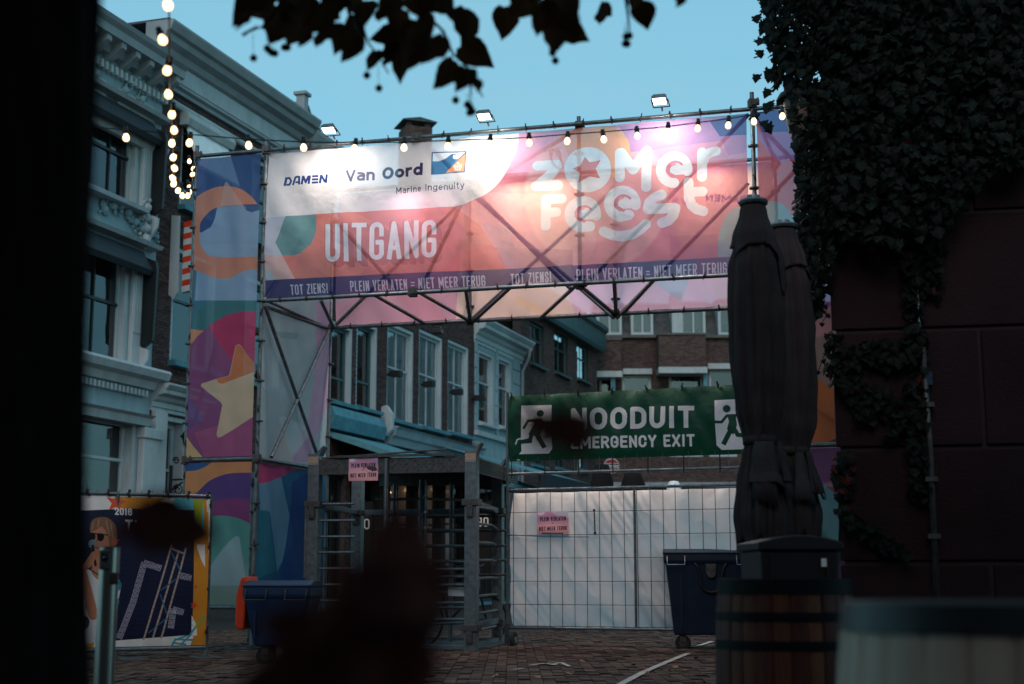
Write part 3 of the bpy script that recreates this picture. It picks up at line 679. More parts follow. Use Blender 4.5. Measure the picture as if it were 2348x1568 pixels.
B.mould('door_cornice', dr[0]-.55, dr[1]+.6, corn(dr[3]+.05, .55, .45), M['white'])
MB().box(dr[0]-.5, dr[0]-.05, -.14, 0, 0, dr[3]+.05).build('pilaster', M['white'], B.e, bevel=.02)
# striped awning folded down beside its white side board
a, b, c, d = wB1; hT = B.L(405, 500)[1]; hB = B.L(400, 692)[1]
MB().prism([(-.02, hT), (-.2, hT-.02), (-.24, hB+.15), (-.15, hB), (-.02, hB+.1)], 'x', a-.15, a-.09).build('awning_side_board', M['white'], B.e)
for k in range(12):
    z1 = hT-.15-k*(hT-hB-.3)/12; z0 = hT-.15-(k+1)*(hT-hB-.3)/12
    MB().prism([(-.28, z0), (-.46, z0+.03), (-.46, z1+.03), (-.28, z1)], 'x', a-.06, a+.05).build('awning_stripe', M['orange_lid'] if k % 2 == 0 else M['white'], B.e)
B.walls(bricks=lambda x, z: x+(99 if z < 3 or (z > zc-Hc) else 0), brick_rect=(0, B.w, 2.2, zc-Hc))
# lantern on a scrolled wall bracket
lp = B.L(392, 1040); lt = empty('wall_lantern', B.org+T*(B.s0+lp[0])-NIN*.55+Vector((0, 0, lp[1]-.35)), PHI, 'black lantern on a scrolled iron bracket beside the brick house door', 'lantern', 'lanterns')
MB().lathe([(.1,0),(.24,.62),(.25,.66)], 6).build('lamp_glass', glass('lantern_glass', (.6,.35,.2), .5), lt)
mb = MB().lathe([(.27,.66),(.3,.7),(.12,.92),(.05,.95),(.04,1.05),(1e-5,1.08)], 6)
for i in range(6):
    t = i*math.pi/3; mb.tube((.1*math.cos(t),.1*math.sin(t),0),(.245*math.cos(t),.245*math.sin(t),.66),.012,5)
mb.lathe([(1e-5,-.1),(.06,-.06),(.11,0),(.11,.03)], 6); mb.build('lamp_frame', M['black'], lt)
mb = MB(); mb.tube((0,.55,-.45),(0,0,-.1),.02); mb.tube((-.02,.52,.1),(-.02,.52,-1.0),.035)
mb.path([(0,.5,-.2),(0,.2,-.2),(0,0,-.1)], .02)
for (cy, cz, r) in ((.35,-.42,.13),(.15,-.3,.09),(.42,-.85,.09),(.42,.2,.08)):
    mb.path([(0, cy+r*(1-i/26)*math.cos(i*.5), cz+r*(1-i/26)*math.sin(i*.5)) for i in range(20)], .015, 6)
mb.build('bracket', M['black'], lt)

# --- next roof with pinnacle, above the banner
sC0 = sB1; sC1 = fs(748, 700)[0]-1.5; zC = fs(700, 278, .5)[1]
Cc = House('slate_roof_house', sC0, 'house behind the banner with a slate roof and a stone pinnacle', sC1+1.5, zC-.1, M['brick'], 'house')
Cc.mould('cornice', 0, Cc.w, [(-.05, zC-1.1), (.1, zC-1.1), (.15, zC-.6), (.4, zC-.4), (.5, zC-.1), (.5, zC), (-.05, zC)], M['cornice'])
Cc.walls()
pk = Cc.L(692, 245, 0)
rt = Cc.L(700, 238)[1]
mb = MB().box(.3, .8, 0, .5, zC, zC+.55).box(.22, .88, -.06, .56, zC+.55, zC+.62).box(.42, .66, .1, .34, zC+.62, zC+1.15).box(.36, .72, .04, .4, zC+1.15, zC+1.24)
mb.build('pinnacle', M['cornice'], Cc.e, bevel=.01)
sl = []; 
for k in range(5):
    z = zC+.05+k*.17; w0 = .8; w1 = Cc.w-k*.2*(Cc.w-.8)
    x = w0+(k % 2)*.12
    while x < w1: sl.append((x, x+.23, .02+k*.05, .06+k*.05, z, z+.19)); x += .245
me = unit_box('slate_tile', M['slate'])
for (x0, x1, y0, y1, z0, z1) in sl[:260]:
    o = bpy.data.objects.new('slate_tile', me); C.objects.link(o); o.parent = Cc.e; o.location = ((x0+x1)/2, (y0+y1)/2, (z0+z1)/2); o.scale = (x1-x0, .03, z1-z0); o.rotation_euler = (R(-18), 0, random.gauss(0, .02))
MB().prism([(.5, zC), (Cc.w, zC), (.9, zC+1.0), (.5, zC+1.0)], 'y', .2, .9).build('roof', M['slate'], Cc.e)

# --- D1: brick house, two green-framed windows
zM = fs(900, 660)[1]
sD0 = sC1+1.5; sD1 = fs(876, 850)[0]; sD2 = fs(1086, 880)[0]; sE1 = fs(1193, 890)[0]; sF1 = fs(1368, 900)[0]
D1 = House('brick_shop_house', sD0, 'dark brick house with green window frames over the awning, seen through the gate', sD1, zM+.3, M['brick'], 'house')
w = [D1.winpx(753, 730, 915, 808), D1.winpx(816, 730, 930, 865)]
for o in w: D1.window(o, M['green_paint'], cols=1, rows=(1, 2.3), fw=.1, rec=.16, jamb=M['white'], sill=.12, sillm=M['teal_lead'])
shop = []
for (x0, x1) in ((748, 790), (800, 868)):
    o = D1.winpx(x0, 1085, 1300, x1); o = (o[0], o[1], .3, o[3]); D1.open[-1] = o; shop.append(o)
    D1.window(o, M['black_wood'], cols=2, rows=(1,), fw=.08)
hb = D1.L(815, 990)[1]
D1.mould('shop_cornice', .05, D1.w-.3, [(-.02, hb-.1), (.25, hb-.1), (.3, hb+.25), (.2, hb+.5), (-.02, hb+.55)], M['teal_lead'])
D1.walls(bricks=lambda x, z: -x+(99 if z < 4 else 0))
MB().prism([(-.05, hb-.15), (-.05, hb-.3), (-2.6, hb-1.15), (-2.6, hb-1.0)], 'x', .2, D1.w-.1).build('awning', M['awning'], D1.e)
# --- D2: brick house with three white windows with blinds
D2 = House('blinds_brick_house', sD1, 'dark brick house with three tall white windows with blinds', sD2, zM+.3, M['brick'], 'house')
w3 = [D2.winpx(886, 735, 958, 948), D2.winpx(959, 752, 975, 1014), D2.winpx(1025, 776, 988, 1074)]
for o in w3: D2.window(o, M['white'], cols=2, rows=(1.35, 1), fw=.09, rec=.13, jamb=M['white'], sill=.2, sillm=M['teal_lead'], blinds=True, bar=.06)
for (x0, y0, x1, y1) in ((880,851,899,865),(957,875,976,888),(1024,893,1040,906),(1081,909,1097,921)):
    a, z1 = D2.L((x0+x1)/2, y0); _, z0 = D2.L((x0+x1)/2, y1); z0, z1 = min(z0, z1), max(z0, z1)
    if a > D2.w-.05: a = D2.w-.12
    mb = MB().box(a-.12, a+.12, -.42, -.08, z0, z1).tube((a, -.1, (z0+z1)/2), (a, .02, (z0+z1)/2), .04); mb.build('wall_spotlight', M['black'], D2.e, bevel=.01)
hb2 = D2.L(905, 985)[1]
D2.mould('shop_cornice', .15, D2.w, [(-.02, hb2-.5), (.2, hb2-.5), (.25, hb2-.3), (.35, hb2-.25), (.4, hb2-.05), (.5, hb2), (-.02, hb2+.1)], M['cornice'])
MB().prism([(-.02, hb2+.55), (-.18, hb2+.6), (-.36, hb2+.35), (-.36, hb2-.1), (-.2, hb2-.3), (-.02, hb2-.25)], 'x', -.1, .1).build('console', M['white'], D2.e, bevel=.02)
MB().prism([(-.02, hb2+.3), (-.3, hb2+.2), (-.4, hb2-.5), (-.02, hb2-.7)], 'x', D2.w-.2, D2.w).build('console', M['cornice'], D2.e, bevel=.02)
for (x0, x1) in ((893, 950), (958, 1010), (1020, 1070)):
    o = D2.winpx(x0, 1095, 1320, x1); o = (o[0], o[1], .5, o[3]); D2.open[-1] = o
    ww = D2.window(o, M['black_wood'], cols=2, rows=(1.5, 1), fw=.08)
    MB().box(o[0]-.1, o[1]+.1, .55, .6, o[2]+.8, o[3]-.05).build('lit_room', M['shop'], D2.e)
    for q in range(3): MB().sphere((o[0]+.3+.45*q, .5, o[3]-.35), .03, 6, 4).build('ceiling_spot', M['bulb'], D2.e)
D2.walls(bricks=lambda x, z: x+(99 if z < 4 else 0))
MB().prism([(-.05, hb2-.55), (-.05, hb2-.7), (-2.8, hb2-1.6), (-2.8, hb2-1.5)], 'x', .1, D2.w-.1).build('awning', M['awning'], D2.e)
for q in range(5):
    x = .3+q*(D2.w-.6)/4; MB().tube((x, -.1, hb2-1.3), (x, -2.75, hb2-1.62), .03).build('awning_arm', M['galv_dark'], D2.e)
# --- E: white rusticated house
E = House('white_plaster_house', sD2, 'narrow white plastered house with two sash windows between brick houses', sE1, fs(1100, 745)[1], M['stucco'], 'house')
we = [E.winpx(1096, 800, 966, 1132), E.winpx(1142, 815, 975, 1172)]
for o in we: E.window(o, M['white'], cols=1, rows=(1.5, 1), fw=.09, rec=.13, jamb=M['white'], sill=.12, sillm=M['white'], curtain=True)
lo = E.winpx(1100, 1100, 1300, 1170); lo = (lo[0], lo[1], .1, lo[3]); E.open[-1] = lo; E.window(lo, M['green_paint'], cols=3, rows=(1,), fw=.1)
E.walls()
for (p, q) in ((.02, we[0][0]-.2), (we[0][1]+.15, we[1][0]-.15), (we[1][1]+.15, E.w-.15)):
    z = we[0][2]-.3
    while z < we[0][3]+.3 and q-p > .15: MB().box(p, q, -.05, 0.0, z, z+.5).build('plaster_block', M['stucco'], E.e, bevel=.015); z += .53
E.mould('ledge', 0, E.w, [(-.02, we[0][2]-.5), (.14, we[0][2]-.5), (.16, we[0][2]-.34), (-.02, we[0][2]-.3)], M['white'])
E.mould('cornice', -.05, E.w+.15, corn(E.top-.7, .8, .55), M['white'])
pp = MB(); xx = E.w-.06; pp.path([(xx-.3, -.5, E.top-.2), (xx, -.35, E.top-.5), (xx, -.1, E.top-1.0), (xx, -.08, 3), (xx, -.08, .1)], .06); pp.build('drainpipe', M['cornice'], E.e, smooth=True)
# --- F: purple-brown brick house with dark green eaves
zF = fs(1256, 741)[1]
Fh = House('green_eaves_brick_house', sE1, 'brown brick house with dark green eaves board and narrow dark windows', sF1, zF+.1, M['brick_brown'], 'house')
for (x0, yt, yb, x1) in ((1213,733,829,1246),(1270,757,850,1301),(1321,784,865,1348)):
    o = Fh.winpx(x0, yt, yb, x1); Fh.window(o, M['green_paint'], cols=2, rows=(1.6, 1), fw=.09, rec=.1, sill=.1, sillm=M['green_paint'])
for (x0, yt, yb, x1) in ((1216,1005,1062,1248),(1272,1010,1070,1301),(1322,1015,1072,1345)):
    o = Fh.winpx(x0, yt, yb, x1); Fh.window(o, M['green_paint'], cols=2, rows=(1,), fw=.09, rec=.1, sill=.1, sillm=M['teal_lead'])
Fh.walls(bricks=lambda x, z: x+(99 if z < 5 else 0))
Fh.mould('eaves_board', -.1, Fh.w+.2, [(-.02, zF-.05), (.35, zF-.05), (.4, zF+.1), (.4, zF+.8), (.55, zF+.9), (.55, zF+1.1), (-.02, zF+1.2)], M['green_paint'])
MB().prism([(-.3, zF+1.1), (6, zF+1.1), (5, zF+3.0), (3, zF+3.2)], 'x', 0, Fh.w).build('roof', M['slate'], Fh.e)
MB().tube((Fh.w*.8, -.3, 6), (Fh.w*.8, -.3, 6.6), .1).build('wall_lamp', M['black'], Fh.e)

# --- shared awning sheet in front of E and F
aw = empty('terrace_awning', ORG+T*fs(1160, 1060, 2)[0], PHI, 'wide teal sloping terrace awning in front of the brown brick house, above the fence', 'awning')
q0 = fs(1148, 1052, 1.0); q1 = fs(1405, 1112, 3.6)
s0 = 0; s1 = fs(1395, 1108, 3.0)[0]-fs(1160, 1060, 2)[0]; zt_ = fs(1150, 1050, .8)[1]; zb_ = zt_-.9
N_ = 14
for k in range(N_):
    MB().prism([(-.5, zt_), (-.5, zt_-.03), (-3.6, zb_-.03), (-3.6, zb_)], 'x', s1*k/N_-1.5, s1*(k+1)/N_-1.53).build('awning_panel', M['awning'], aw)
MB().box(-1.5, s1-1.5, -3.66, -3.6, zb_-.45, zb_+.02).build('valance', M['awning_dark'], aw)
for k in range(5): MB().tube((-1.2+k*(s1-.6)/4, -3.5, 0), (-1.2+k*(s1-.6)/4, -3.5, zb_), .05).build('post', M['galv_dark'], aw)

# --- G: frontal brown building closing the street
zG = 66.0
G = House('brown_corner_building', (1366-CX)/FPX*zG, 'long brown brick building with white lintel bands and slate dormers closing the street', (1366-CX)/FPX*zG+24, 0, M['brick_brown'], 'building', org=Vector((0, zG, 0)), tdir=Vector((1, 0, 0)), phi=0)
G.top = G.L(1500, 775)[1]
for (x0, yt, yb, x1) in ((1426,860,915,1493),(1625,846,915,1690),(1533,848,915,1612),(1374,858,915,1408),(1426,975,1047,1493),(1625,975,1047,1690),(1533,975,1047,1612),(1700,846,915,1760)):
    o = G.winpx(x0, yt, yb, x1); G.window(o, M['white'], cols=1, rows=(1,), fw=.12, rec=.12, glassm=M['glass'], curtain=x0 in (1533,))
for (x0, x1) in ((1426,1490),(1625,1700)):
    a, z1 = G.L(x0, 1120); b, z0 = G.L(x1, 1150); MB().box(a, b, -.05, -.0, z0-.6, z1).build('shop_sign_board', M['white'], G.e)
G.walls(bricks=lambda x, z: x+(99 if z < 5 else 0), limit=300)
for (x0, x1, yt, yb, dd) in ((1368,1424,780,851,1.0),(1510,1618,768,842,1.1)):
    a = G.L(x0, 800, dd)[0]; b = G.L(x1, 800, dd)[0]; z1 = G.L(x0, yt, dd)[1]; z0 = G.L(x0, yb, dd)[1]
    MB().box(a, b, -dd, -.001, z0, z1).build('bay', M['brick_brown'], G.e)
    # brick courses proud on the bay
    bx = []
    z = z0
    while z < z1-.05:
        x = a-(int((z-z0)/.09) % 2)*.11
        while x < b: bx.append((max(x, a), min(x+.2, b), -dd-.012, -dd+.01, z, z+.075)); x += .215
        z += .09
    box_stuff('brick_course', bx, M['brick_brown'], G.e, kind='stuff')
    MB().box(a-.03, b+.03, -dd-.08, 0, z1, z1+.1).build('coping', M['galv_dark'], G.e)
    MB().box(a-.03, b+.03, -dd-.12, 0, z0-.28, z0-.0).build('lintel_band', M['white'], G.e)
for (x0, x1, y) in ((1424,1493,854),(1618,1760,842)):
    a = G.L(x0, y)[0]; b = G.L(x1, y)[0]; z = G.L(x0, y)[1]; MB().box(a+.05, b, -.35, 0, z-.12, z+.14).build('lintel_band', M['white'], G.e)
for x0 in (1400, 1612): a = G.L(x0, 880, .8)[0]; MB().box(a, a+.2, -.9, -.7, G.L(1400, 930)[1], G.L(1400, 858)[1]).build('post', M['teal_lead'], G.e)
a = G.L(1375, 1112)[0]; zb = G.L(1400, 1113)[1]; MB().box(a, G.w, -.5, 0, zb-.1, zb+.12).build('lintel_band', M['cornice'], G.e)
# mansard with slates and dormers
zt_ = G.top; zr = G.L(1500, 688)[1]
MB().prism([(.25, zt_), (1.6, zr), (8, zr), (8, zt_)], 'x', 0, G.w).build('mansard', M['interior'], G.e)
MB().box(0, G.w, -.25, .25, zt_-.02, zt_+.12).build('gutter', M['galv_dark'], G.e)
sl = []; near = []
for k in range(int((zr-zt_)/.16)):
    z = zt_+.12+k*.16; y = .22+(z-zt_)*1.35/(zr-zt_); x = -(k % 2)*.11
    while x < G.w:
        sl.append((x, x+.21, y-.04, y, z, z+.2)); x += .22
cz = np.array([(p[0]+p[1])/2 for p in sl]); rank = np.abs(cz-G.L(1430, 750)[0])
pieces('slate_tile', sl, rank, M['slate'], G.e, 300)
for (x0, x1, yt) in ((1368,1425,726),(1446,1497,726),(1560,1617,722),(1646,1700,716)):
    a = G.L(x0, 750)[0]; b = G.L(x1, 750)[0]; zz = zt_+.15; z1 = G.L(x0, yt)[1]+.5
    d_ = empty('dormer', (a, -.02, zz)); d_.parent = G.e; W = b-a; H = z1-zz
    MB().box(0, .12, 0, 1.5, 0, H).box(W-.12, W, 0, 1.5, 0, H).box(.12, W-.12, 0, 1.5, H-.14, H).box(.12, W-.12, 0, .15, 0, .12).build('frame', M['white'], d_)
    MB().box(W*.48, W*.48+.08, .03, .1, .12, H-.14).build('glazing_bar', M['white'], d_)
    MB().poly([(.12,.07,.12),(W-.12,.07,.12),(W-.12,.07,H-.14),(.12,.07,H-.14)]).build('pane', M['glass'], d_)
    MB().box(.13, W-.13, .5, .55, .12, H-.15).build('curtain', M['curtain'], d_)
    MB().box(-.1, W+.1, -.15, 1.6, H, H+.12).build('dormer_roof', M['cornice'], d_)
a = G.L(1540, 750)[0]; MB().box(a, a+.5, -.1, 1.2, zt_+.1, zt_+2.2).build('white_partition', M['white'], G.e)
# round brewery sign and small street items over the fence
hs = Canvas('round_sign_print', P(1385, 1083, 44), P(1418, 1083, 44)-P(1385, 1083, 44), P(1385, 1053, 44)-P(1385, 1083, 44), 260, 240, (200,200,195))
hs.poly([(1384,1052),(1419,1052),(1419,1063),(1384,1063)], (150,35,35)); hs.poly([(1384,1063),(1419,1063),(1419,1072),(1384,1072)], (25,50,45)); hs.poly([(1384,1073),(1419,1073),(1419,1084),(1384,1084)], (150,30,35))
hs.line([(1384,1062.6),(1419,1062.6)], .5, (220,220,215)); hs.line([(1384,1072.6),(1419,1072.6)], .5, (220,220,215))
hs.text('Heineken', (1387,1070.3), (1416.5,1070.3), 5.2, 1.1, (225,225,220), wide=.6); hs.text('bier', (1398,1081), (1407,1081), 4.5, .8, (225,215,210), wide=.6)
m_hs = clothmat('round_sign_print', hs.image(), 0, 0, weave=0)
c0 = P(1401.5, 1068, 44); rr_ = .23*1.0
rs = empty('round_beer_sign', c0, 0, 'small round red, white and green beer sign hanging above the fence', 'sign')
n_ = 28; vv = []; uvs = []
mb = MB(); mb.poly([(rr_*1.0*math.cos(2*math.pi*i/n_), -.04, .2*math.sin(2*math.pi*i/n_)) for i in range(n_)])
me = mb.mesh('sign_face', m_hs); uvl = me.uv_layers.new(name='UVMap')
for li, lp_ in enumerate(me.loops):
    v = me.vertices[lp_.vertex_index].co; uvl.data[li].uv = (.5+v.x/(rr_*2), .5+v.z/.4)
MB.build(mb, 'sign_face', None, rs, me=me)
mb = MB(); mb.tube((0,-.035,0),(0,.04,0),rr_+.012,28); mb.build('sign_case', M['white'], rs)
MB().tube((0,.0,.2),(0,0,.3),.02).tube((0,0,.3),(-.5,.3,.3),.02).build('bracket', M['black'], rs)
# closed parasols, heater and lamp peeking over the fence
def small_parasol(dx, top, bot, z, w, label, m, name='closed_parasol'):
    base = P(dx, 1300, z); base.z = 0; e = empty(name, base, 0, label, 'parasol')
    zt = height_over(base, top); zb = height_over(base, bot); H = zt-zb
    MB().lathe([(w*.9, zb-.5), (w, zb-.1), (w*1.0, zb+H*.25), (w*.72, zb+H*.75), (w*.62, zb+H*.92), (1e-5, zt)], 24, fr=lambda t, z: 1+.12*math.cos(8*t)).build('canopy', m, e, smooth=True)
    MB().tube((0, 0, 0), (0, 0, zb), .03).build('pole', M['galv_dark'], e)
small_parasol(1382, 1062, 1120, 24, .17, 'black closed parasol peeking over the fence, left of two', M['parasol_black'])
small_parasol(1454, 1082, 1130, 24, .2, 'black closed parasol peeking over the fence, right of two', M['parasol_black'])
small_parasol(1548, 1102, 1120, 26, .12, 'small pale closed parasol just above the fence tarpaulin', M['blind'])
# chimney stack on a roof behind the gate banner
cb = P(952, 300, 50); cb.z = 0
ch = empty('chimney', cb, PHI-.9, 'square brick chimney with an overhanging flat cap above the gate banner', 'chimney')
w2 = 44*50/FPX; zc0 = height_over(cb, 292); 
def cz_(y): return height_over(cb, y)
mb = MB().box(-w2*.72, w2*.72, -w2*.72, w2*.72, 6, cz_(300)); mb.build('stack', M['mortar'], ch)
bx = []
z = cz_(330); k = 0
while z < cz_(301):
    for side in range(4):
        x = -w2*.72-(k % 2)*.1
        while x < w2*.72:
            a, b = max(x, -w2*.72), min(x+.2, w2*.72); x += .21
            if b-a < .04: continue
            r_ = w2*.72
            bx.append([(a, b, -r_-.012, -r_, z, z+.055), (a, b, r_, r_+.012, z, z+.055), (-r_-.012, -r_, a, b, z, z+.055), (r_, r_+.012, a, b, z, z+.055)][side])
    z += .066; k += 1
pieces('brick', bx, np.array([b[2]-b[4] for b in bx]), M['brick_brown'], ch, 300)
for sx in (-1, 1):
    for sy in (-1, 1): MB().box(sx*w2*.5-.1, sx*w2*.5+.1, sy*w2*.5-.1, sy*w2*.5+.1, cz_(300), cz_(290)).build('pier', M['brick_brown'], ch)
MB().box(-w2*.95, w2*.95, -w2*.95, w2*.95, cz_(289), cz_(287)).build('cap', M['slate'], ch)
MB().prism([(-w2*.95, cz_(287)), (w2*.95, cz_(287)), (0, cz_(280))], 'y', -w2*.95, w2*.95).build('cap_top', M['slate'], ch)
# ------------------------------------------------------------ scaffold gate
PA = hit_h(576, 1500, 0)                                  # front left post foot
H1 = height_over(PA, 345); H2 = height_over(PA, 690); HM = height_over(PA, 1051)
PR = hit_h(1724, 250, H1); PR.z = 0
PB = hit_h(757, 752, H2); PB.z = 0
PC = hit_h(449, 357, H1); PC.z = 0
U = (PR-PA); WF = U.length; U.normalize(); NF = Vector((-U.y, U.x, 0))     # away from the viewer
PC = PA-U*(PC-PA).length
PK = PB+U*(PR-PA-(PB-PA)+ (PB-PA)).length if 0 else PB+U*WF
PE = PR+U*1.15
DEPTH = (PB-PA)
print('gate', PA[:], PR[:], PB[:], PC[:], 'H', H1, H2, HM, 'W', WF)
def onF(dx, dy, off=0): return hit_plane(dx, dy, PA+NF*off, NF)
def onK(dx, dy, off=0): return hit_plane(dx, dy, PB+NF*off, NF)
gate = empty('scaffold_gate', PA, 0, 'steel scaffold gate of posts, rails and braces that carries the festival banners', 'scaffold')
def rel(p): return Vector(p)-PA
TR = .025
def pipe(name, a, b, r=TR, m='galv'):
    return MB().tube(rel(a), rel(b), r, 12).build(name, M[m], gate, smooth='auto')
def vz(p, z): return Vector((p.x, p.y, z))
TOP = H1+.0
ros = MB().lathe([(.026,-.008),(.062,-.008),(.062,.008),(.026,.008)], 14).mesh('rosette', M['galv_dark'])
clp = MB().box(-.045,.045,-.055,.045,-.05,.05).box(-.02,.07,-.075,-.045,-.03,.03).tube((.05,-.08,-.02),(.05,-.08,.05),.012,6).mesh('coupler', M['galv_dark'])
def rosettes(p, z0, z1, st=.5):
    z = z0
    while z < z1:
        o = bpy.data.objects.new('rosette', ros); C.objects.link(o); o.parent = gate; o.location = rel(vz(p, z)); z += st
def coup(p, rz=None):
    o = bpy.data.objects.new('coupler', clp); C.objects.link(o); o.parent = gate; o.location = rel(p); o.rotation_euler = (0, 0, rz if rz is not None else random.uniform(-.3, .3))
for (p, h) in ((PA, H1+.14), (PC, H1+.14), (PR, H1+.2), (PB, H1+.05), (PE, H1+.1), (PE+DEPTH, H1+.1), (PK, H1+.05), (PB-U*1.1, HM)):
    pipe('post', vz(p, .1), vz(p, h)); rosettes(p, .3, h-.2)
    MB().box(-.08, .08, -.08, .08, 0, .01).tube((0,0,0),(0,0,.25),.017,8).build('foot_plate', M['galv_dark'], gate).location = rel(vz(p, .03))
    coup(vz(p, h-.14)); coup(vz(p, HM if p in (PA, PC, PE) else H2))
# rails
for z in (H1, ):
    pipe('rail', vz(PC, z), vz(PA, z)); pipe('rail', vz(PA, z), vz(PE, z))
    pipe('rail', vz(PA, z), vz(PB, z)); pipe('rail', vz(PB, z), vz(PK+U*1.1, z)); pipe('rail', vz(PR, z), vz(PK, z)); pipe('rail', vz(PE, z), vz(PE+DEPTH, z))
pipe('rail', vz(PA, H2), vz(PE, H2)); pipe('rail', vz(PB-U*.3, H2), vz(PK+U*1.1, H2)); pipe('rail', vz(PA, H2-.05), vz(PB, H2-.02)); pipe('rail', vz(PR, H2), vz(PK, H2))
pipe('rail', vz(PC, HM), vz(PA, HM)); pipe('rail', vz(PA, HM), vz(PB, HM)); pipe('rail', vz(PR, HM), vz(PE, HM)); pipe('rail', vz(PE, HM), vz(PE+DEPTH, HM))
for z in (.55,): pipe('rail', vz(PC, z), vz(PA, z)); pipe('rail', vz(PR, z), vz(PE, z))
# mid posts of the lattice girder
mF = onF(1328, 470, .09); mF.z = 0; pipe('post', vz(mF, H2), vz(mF, H1+.12)); rosettes(mF, H2+.1, H1); coup(vz(mF, H1)); coup(vz(mF, H2))
for dx in (948,): q = onF(dx, 520); q.z = 0; coup(vz(q, H2)); coup(vz(q, H1))
mK = onK(1410, 600); mK.z = 0; pipe('post', vz(mK, H2), vz(mK, H1)); rosettes(mK, H2+.2, H1); coup(vz(mK, H2))
mK2 = onK(1078, 620); mK2.z = 0; pipe('post', vz(mK2, H2), vz(mK2, H1)); rosettes(mK2, H2+.2, H1); coup(vz(mK2, H2))
def F(dx, dy, o=.12): return onF(dx, dy, o)
def K(dx, dy, o=-.05): return onK(dx, dy, o)
# diagonal braces: front frame, back frame, and between the two bottom chords
for a, b in ((F(630,352),F(921,674)), (F(993,345),F(1308,662)), (F(1716,262),F(1340,655)), (F(921,674),F(993,500)) if 0 else (F(1116,345),F(960,672)),
             (F(1302,290),F(1190,345)) if 0 else (F(1320,300),F(1150,400))):
    pipe('brace', a, b)
for a, b in ((K(1078,735),K(1400,440)), (K(1408,730),K(1075,440)), (K(1412,730),K(1715,420)), (K(770,745),K(1070,450))):
    pipe('brace', a, b)
zb = H2
def fb(xf, xk):
    a = onF(xf, 660); a.z = zb; b = onK(xk, 735); b.z = zb; return a, b
for xf, xk in ((614, 752), (858, 973), (961, 1076), (1325, 1408), (1500, 1428), (1170, 1086), (1068, 1078), (1408, 1412), (735, 765), (1325, 1240)):
    a, b = fb(xf, xk)
    if xf in (1068, 1408): pipe('brace', a, b)
    elif xf in (735,): pipe('brace', a+Vector((0,0,-.02)), b)
    else: pipe('brace', a, b)
# cross braces on the left tower side, seen below the banner
sn = (PB-PA).normalized(); sN = Vector((sn.y, -sn.x, 0))
def onS(dx, dy, off=.06): return hit_plane(dx, dy, PA+sN*off, sN)
pipe('brace', onS(607, 700), onS(728, 1045)); pipe('brace', onS(754, 757), onS(622, 1048)); 
pipe('brace', vz(PA, H2)+sN*.03, vz(PB, H1)+sN*.03)
pipe('brace', vz(PE, .6), vz(PR, HM)); pipe('brace', vz(PR, 3.2)+NF*.05, vz(PE, HM)+NF*.05); pipe('brace', vz(PR, H1-.1)+NF*.05, vz(PE, H1-1.5)+NF*.05); pipe('brace', vz(PE, H1-.1)+NF*.05, vz(PR, H1-1.2)+NF*.05)
pipe('brace', vz(PC, HM+.2)+NF*.05, vz(PA, H1-.1)+NF*.05)
# coil of cable left hanging inside the girder
cl = onF(1275, 340, .6); mb = MB()
for k in range(4): mb.path([(.06*math.sin(t*.4+k*.3)*(1+.15*k), .02*k, -.13-.13*math.cos(t*.4)) for t in range(17)], .006, 5)
mb.path([(.02,.05,-.26),(.1,.05,-.33),(.3,.05,-.37),(.5,.05,-.3),(.55,.05,0)], .006, 5)
o = mb.build('cable_coil', M['cable'], label='coil of thin cable hanging behind the banner left of the star', cat='cable'); o.location = cl

def panel(name, o, u, v, w, h, base): return Canvas(name, o, u, v, w, h, base)
def ties(parent_sheet, pts, m=M['black'], L=.05):
    me = MB().box(-.006, .006, -.045, .03, -L*.6, L).box(-.012,.012,-.055,-.03,-.012,.012).mesh('cable_tie', m)
    for p in pts:
        o = bpy.data.objects.new('cable_tie', me); C.objects.link(o); o.location = p; o.rotation_euler = (0, random.uniform(-.35, .35), 0); o.parent = parent_sheet
# colours
def Z4(pts): return [(586.8+x*.3118, 268.9+y*.3118) for x, y in pts]
def Z5(pts): return [(1100.2+x*.3509, 232.3+y*.3509) for x, y in pts]
def ZQ(pts): return [(1161.4+x*.21347, 305.6+y*.21347) for x, y in pts]
def Z1(pts): return [(183.4+x*.3743, y*.3743) for x, y in pts]
def Z2(pts): return [(183.4+x*.3743, 550+y*.3743) for x, y in pts]
def Z3(pts): return [(146.7+x*.3372, 1039+y*.3372) for x, y in pts]
def smooth(pts, n=6):
    """Catmull-Rom through the points"""
    o = []
    P_ = [pts[0]]+list(pts)+[pts[-1]]
    for i in range(1, len(P_)-2):
        p0, p1, p2, p3 = map(np.array, P_[i-1:i+3])
        for k in range(n):
            t = k/n; o.append(tuple(.5*((2*p1)+(-p0+p2)*t+(2*p0-5*p1+4*p2-p3)*t*t+(-p0+3*p1-3*p2+p3)*t**3)))
    return o+[pts[-1]]
WHITE = (236, 234, 236)
# --- front banner
o_ = vz(PA, H2+.035)+U*.04-NF*.045; cv = panel('front_banner_print', o_, U*(WF-.11), Vector((0,0,H1-H2-.075)), 2600, 900, (226, 128, 124))
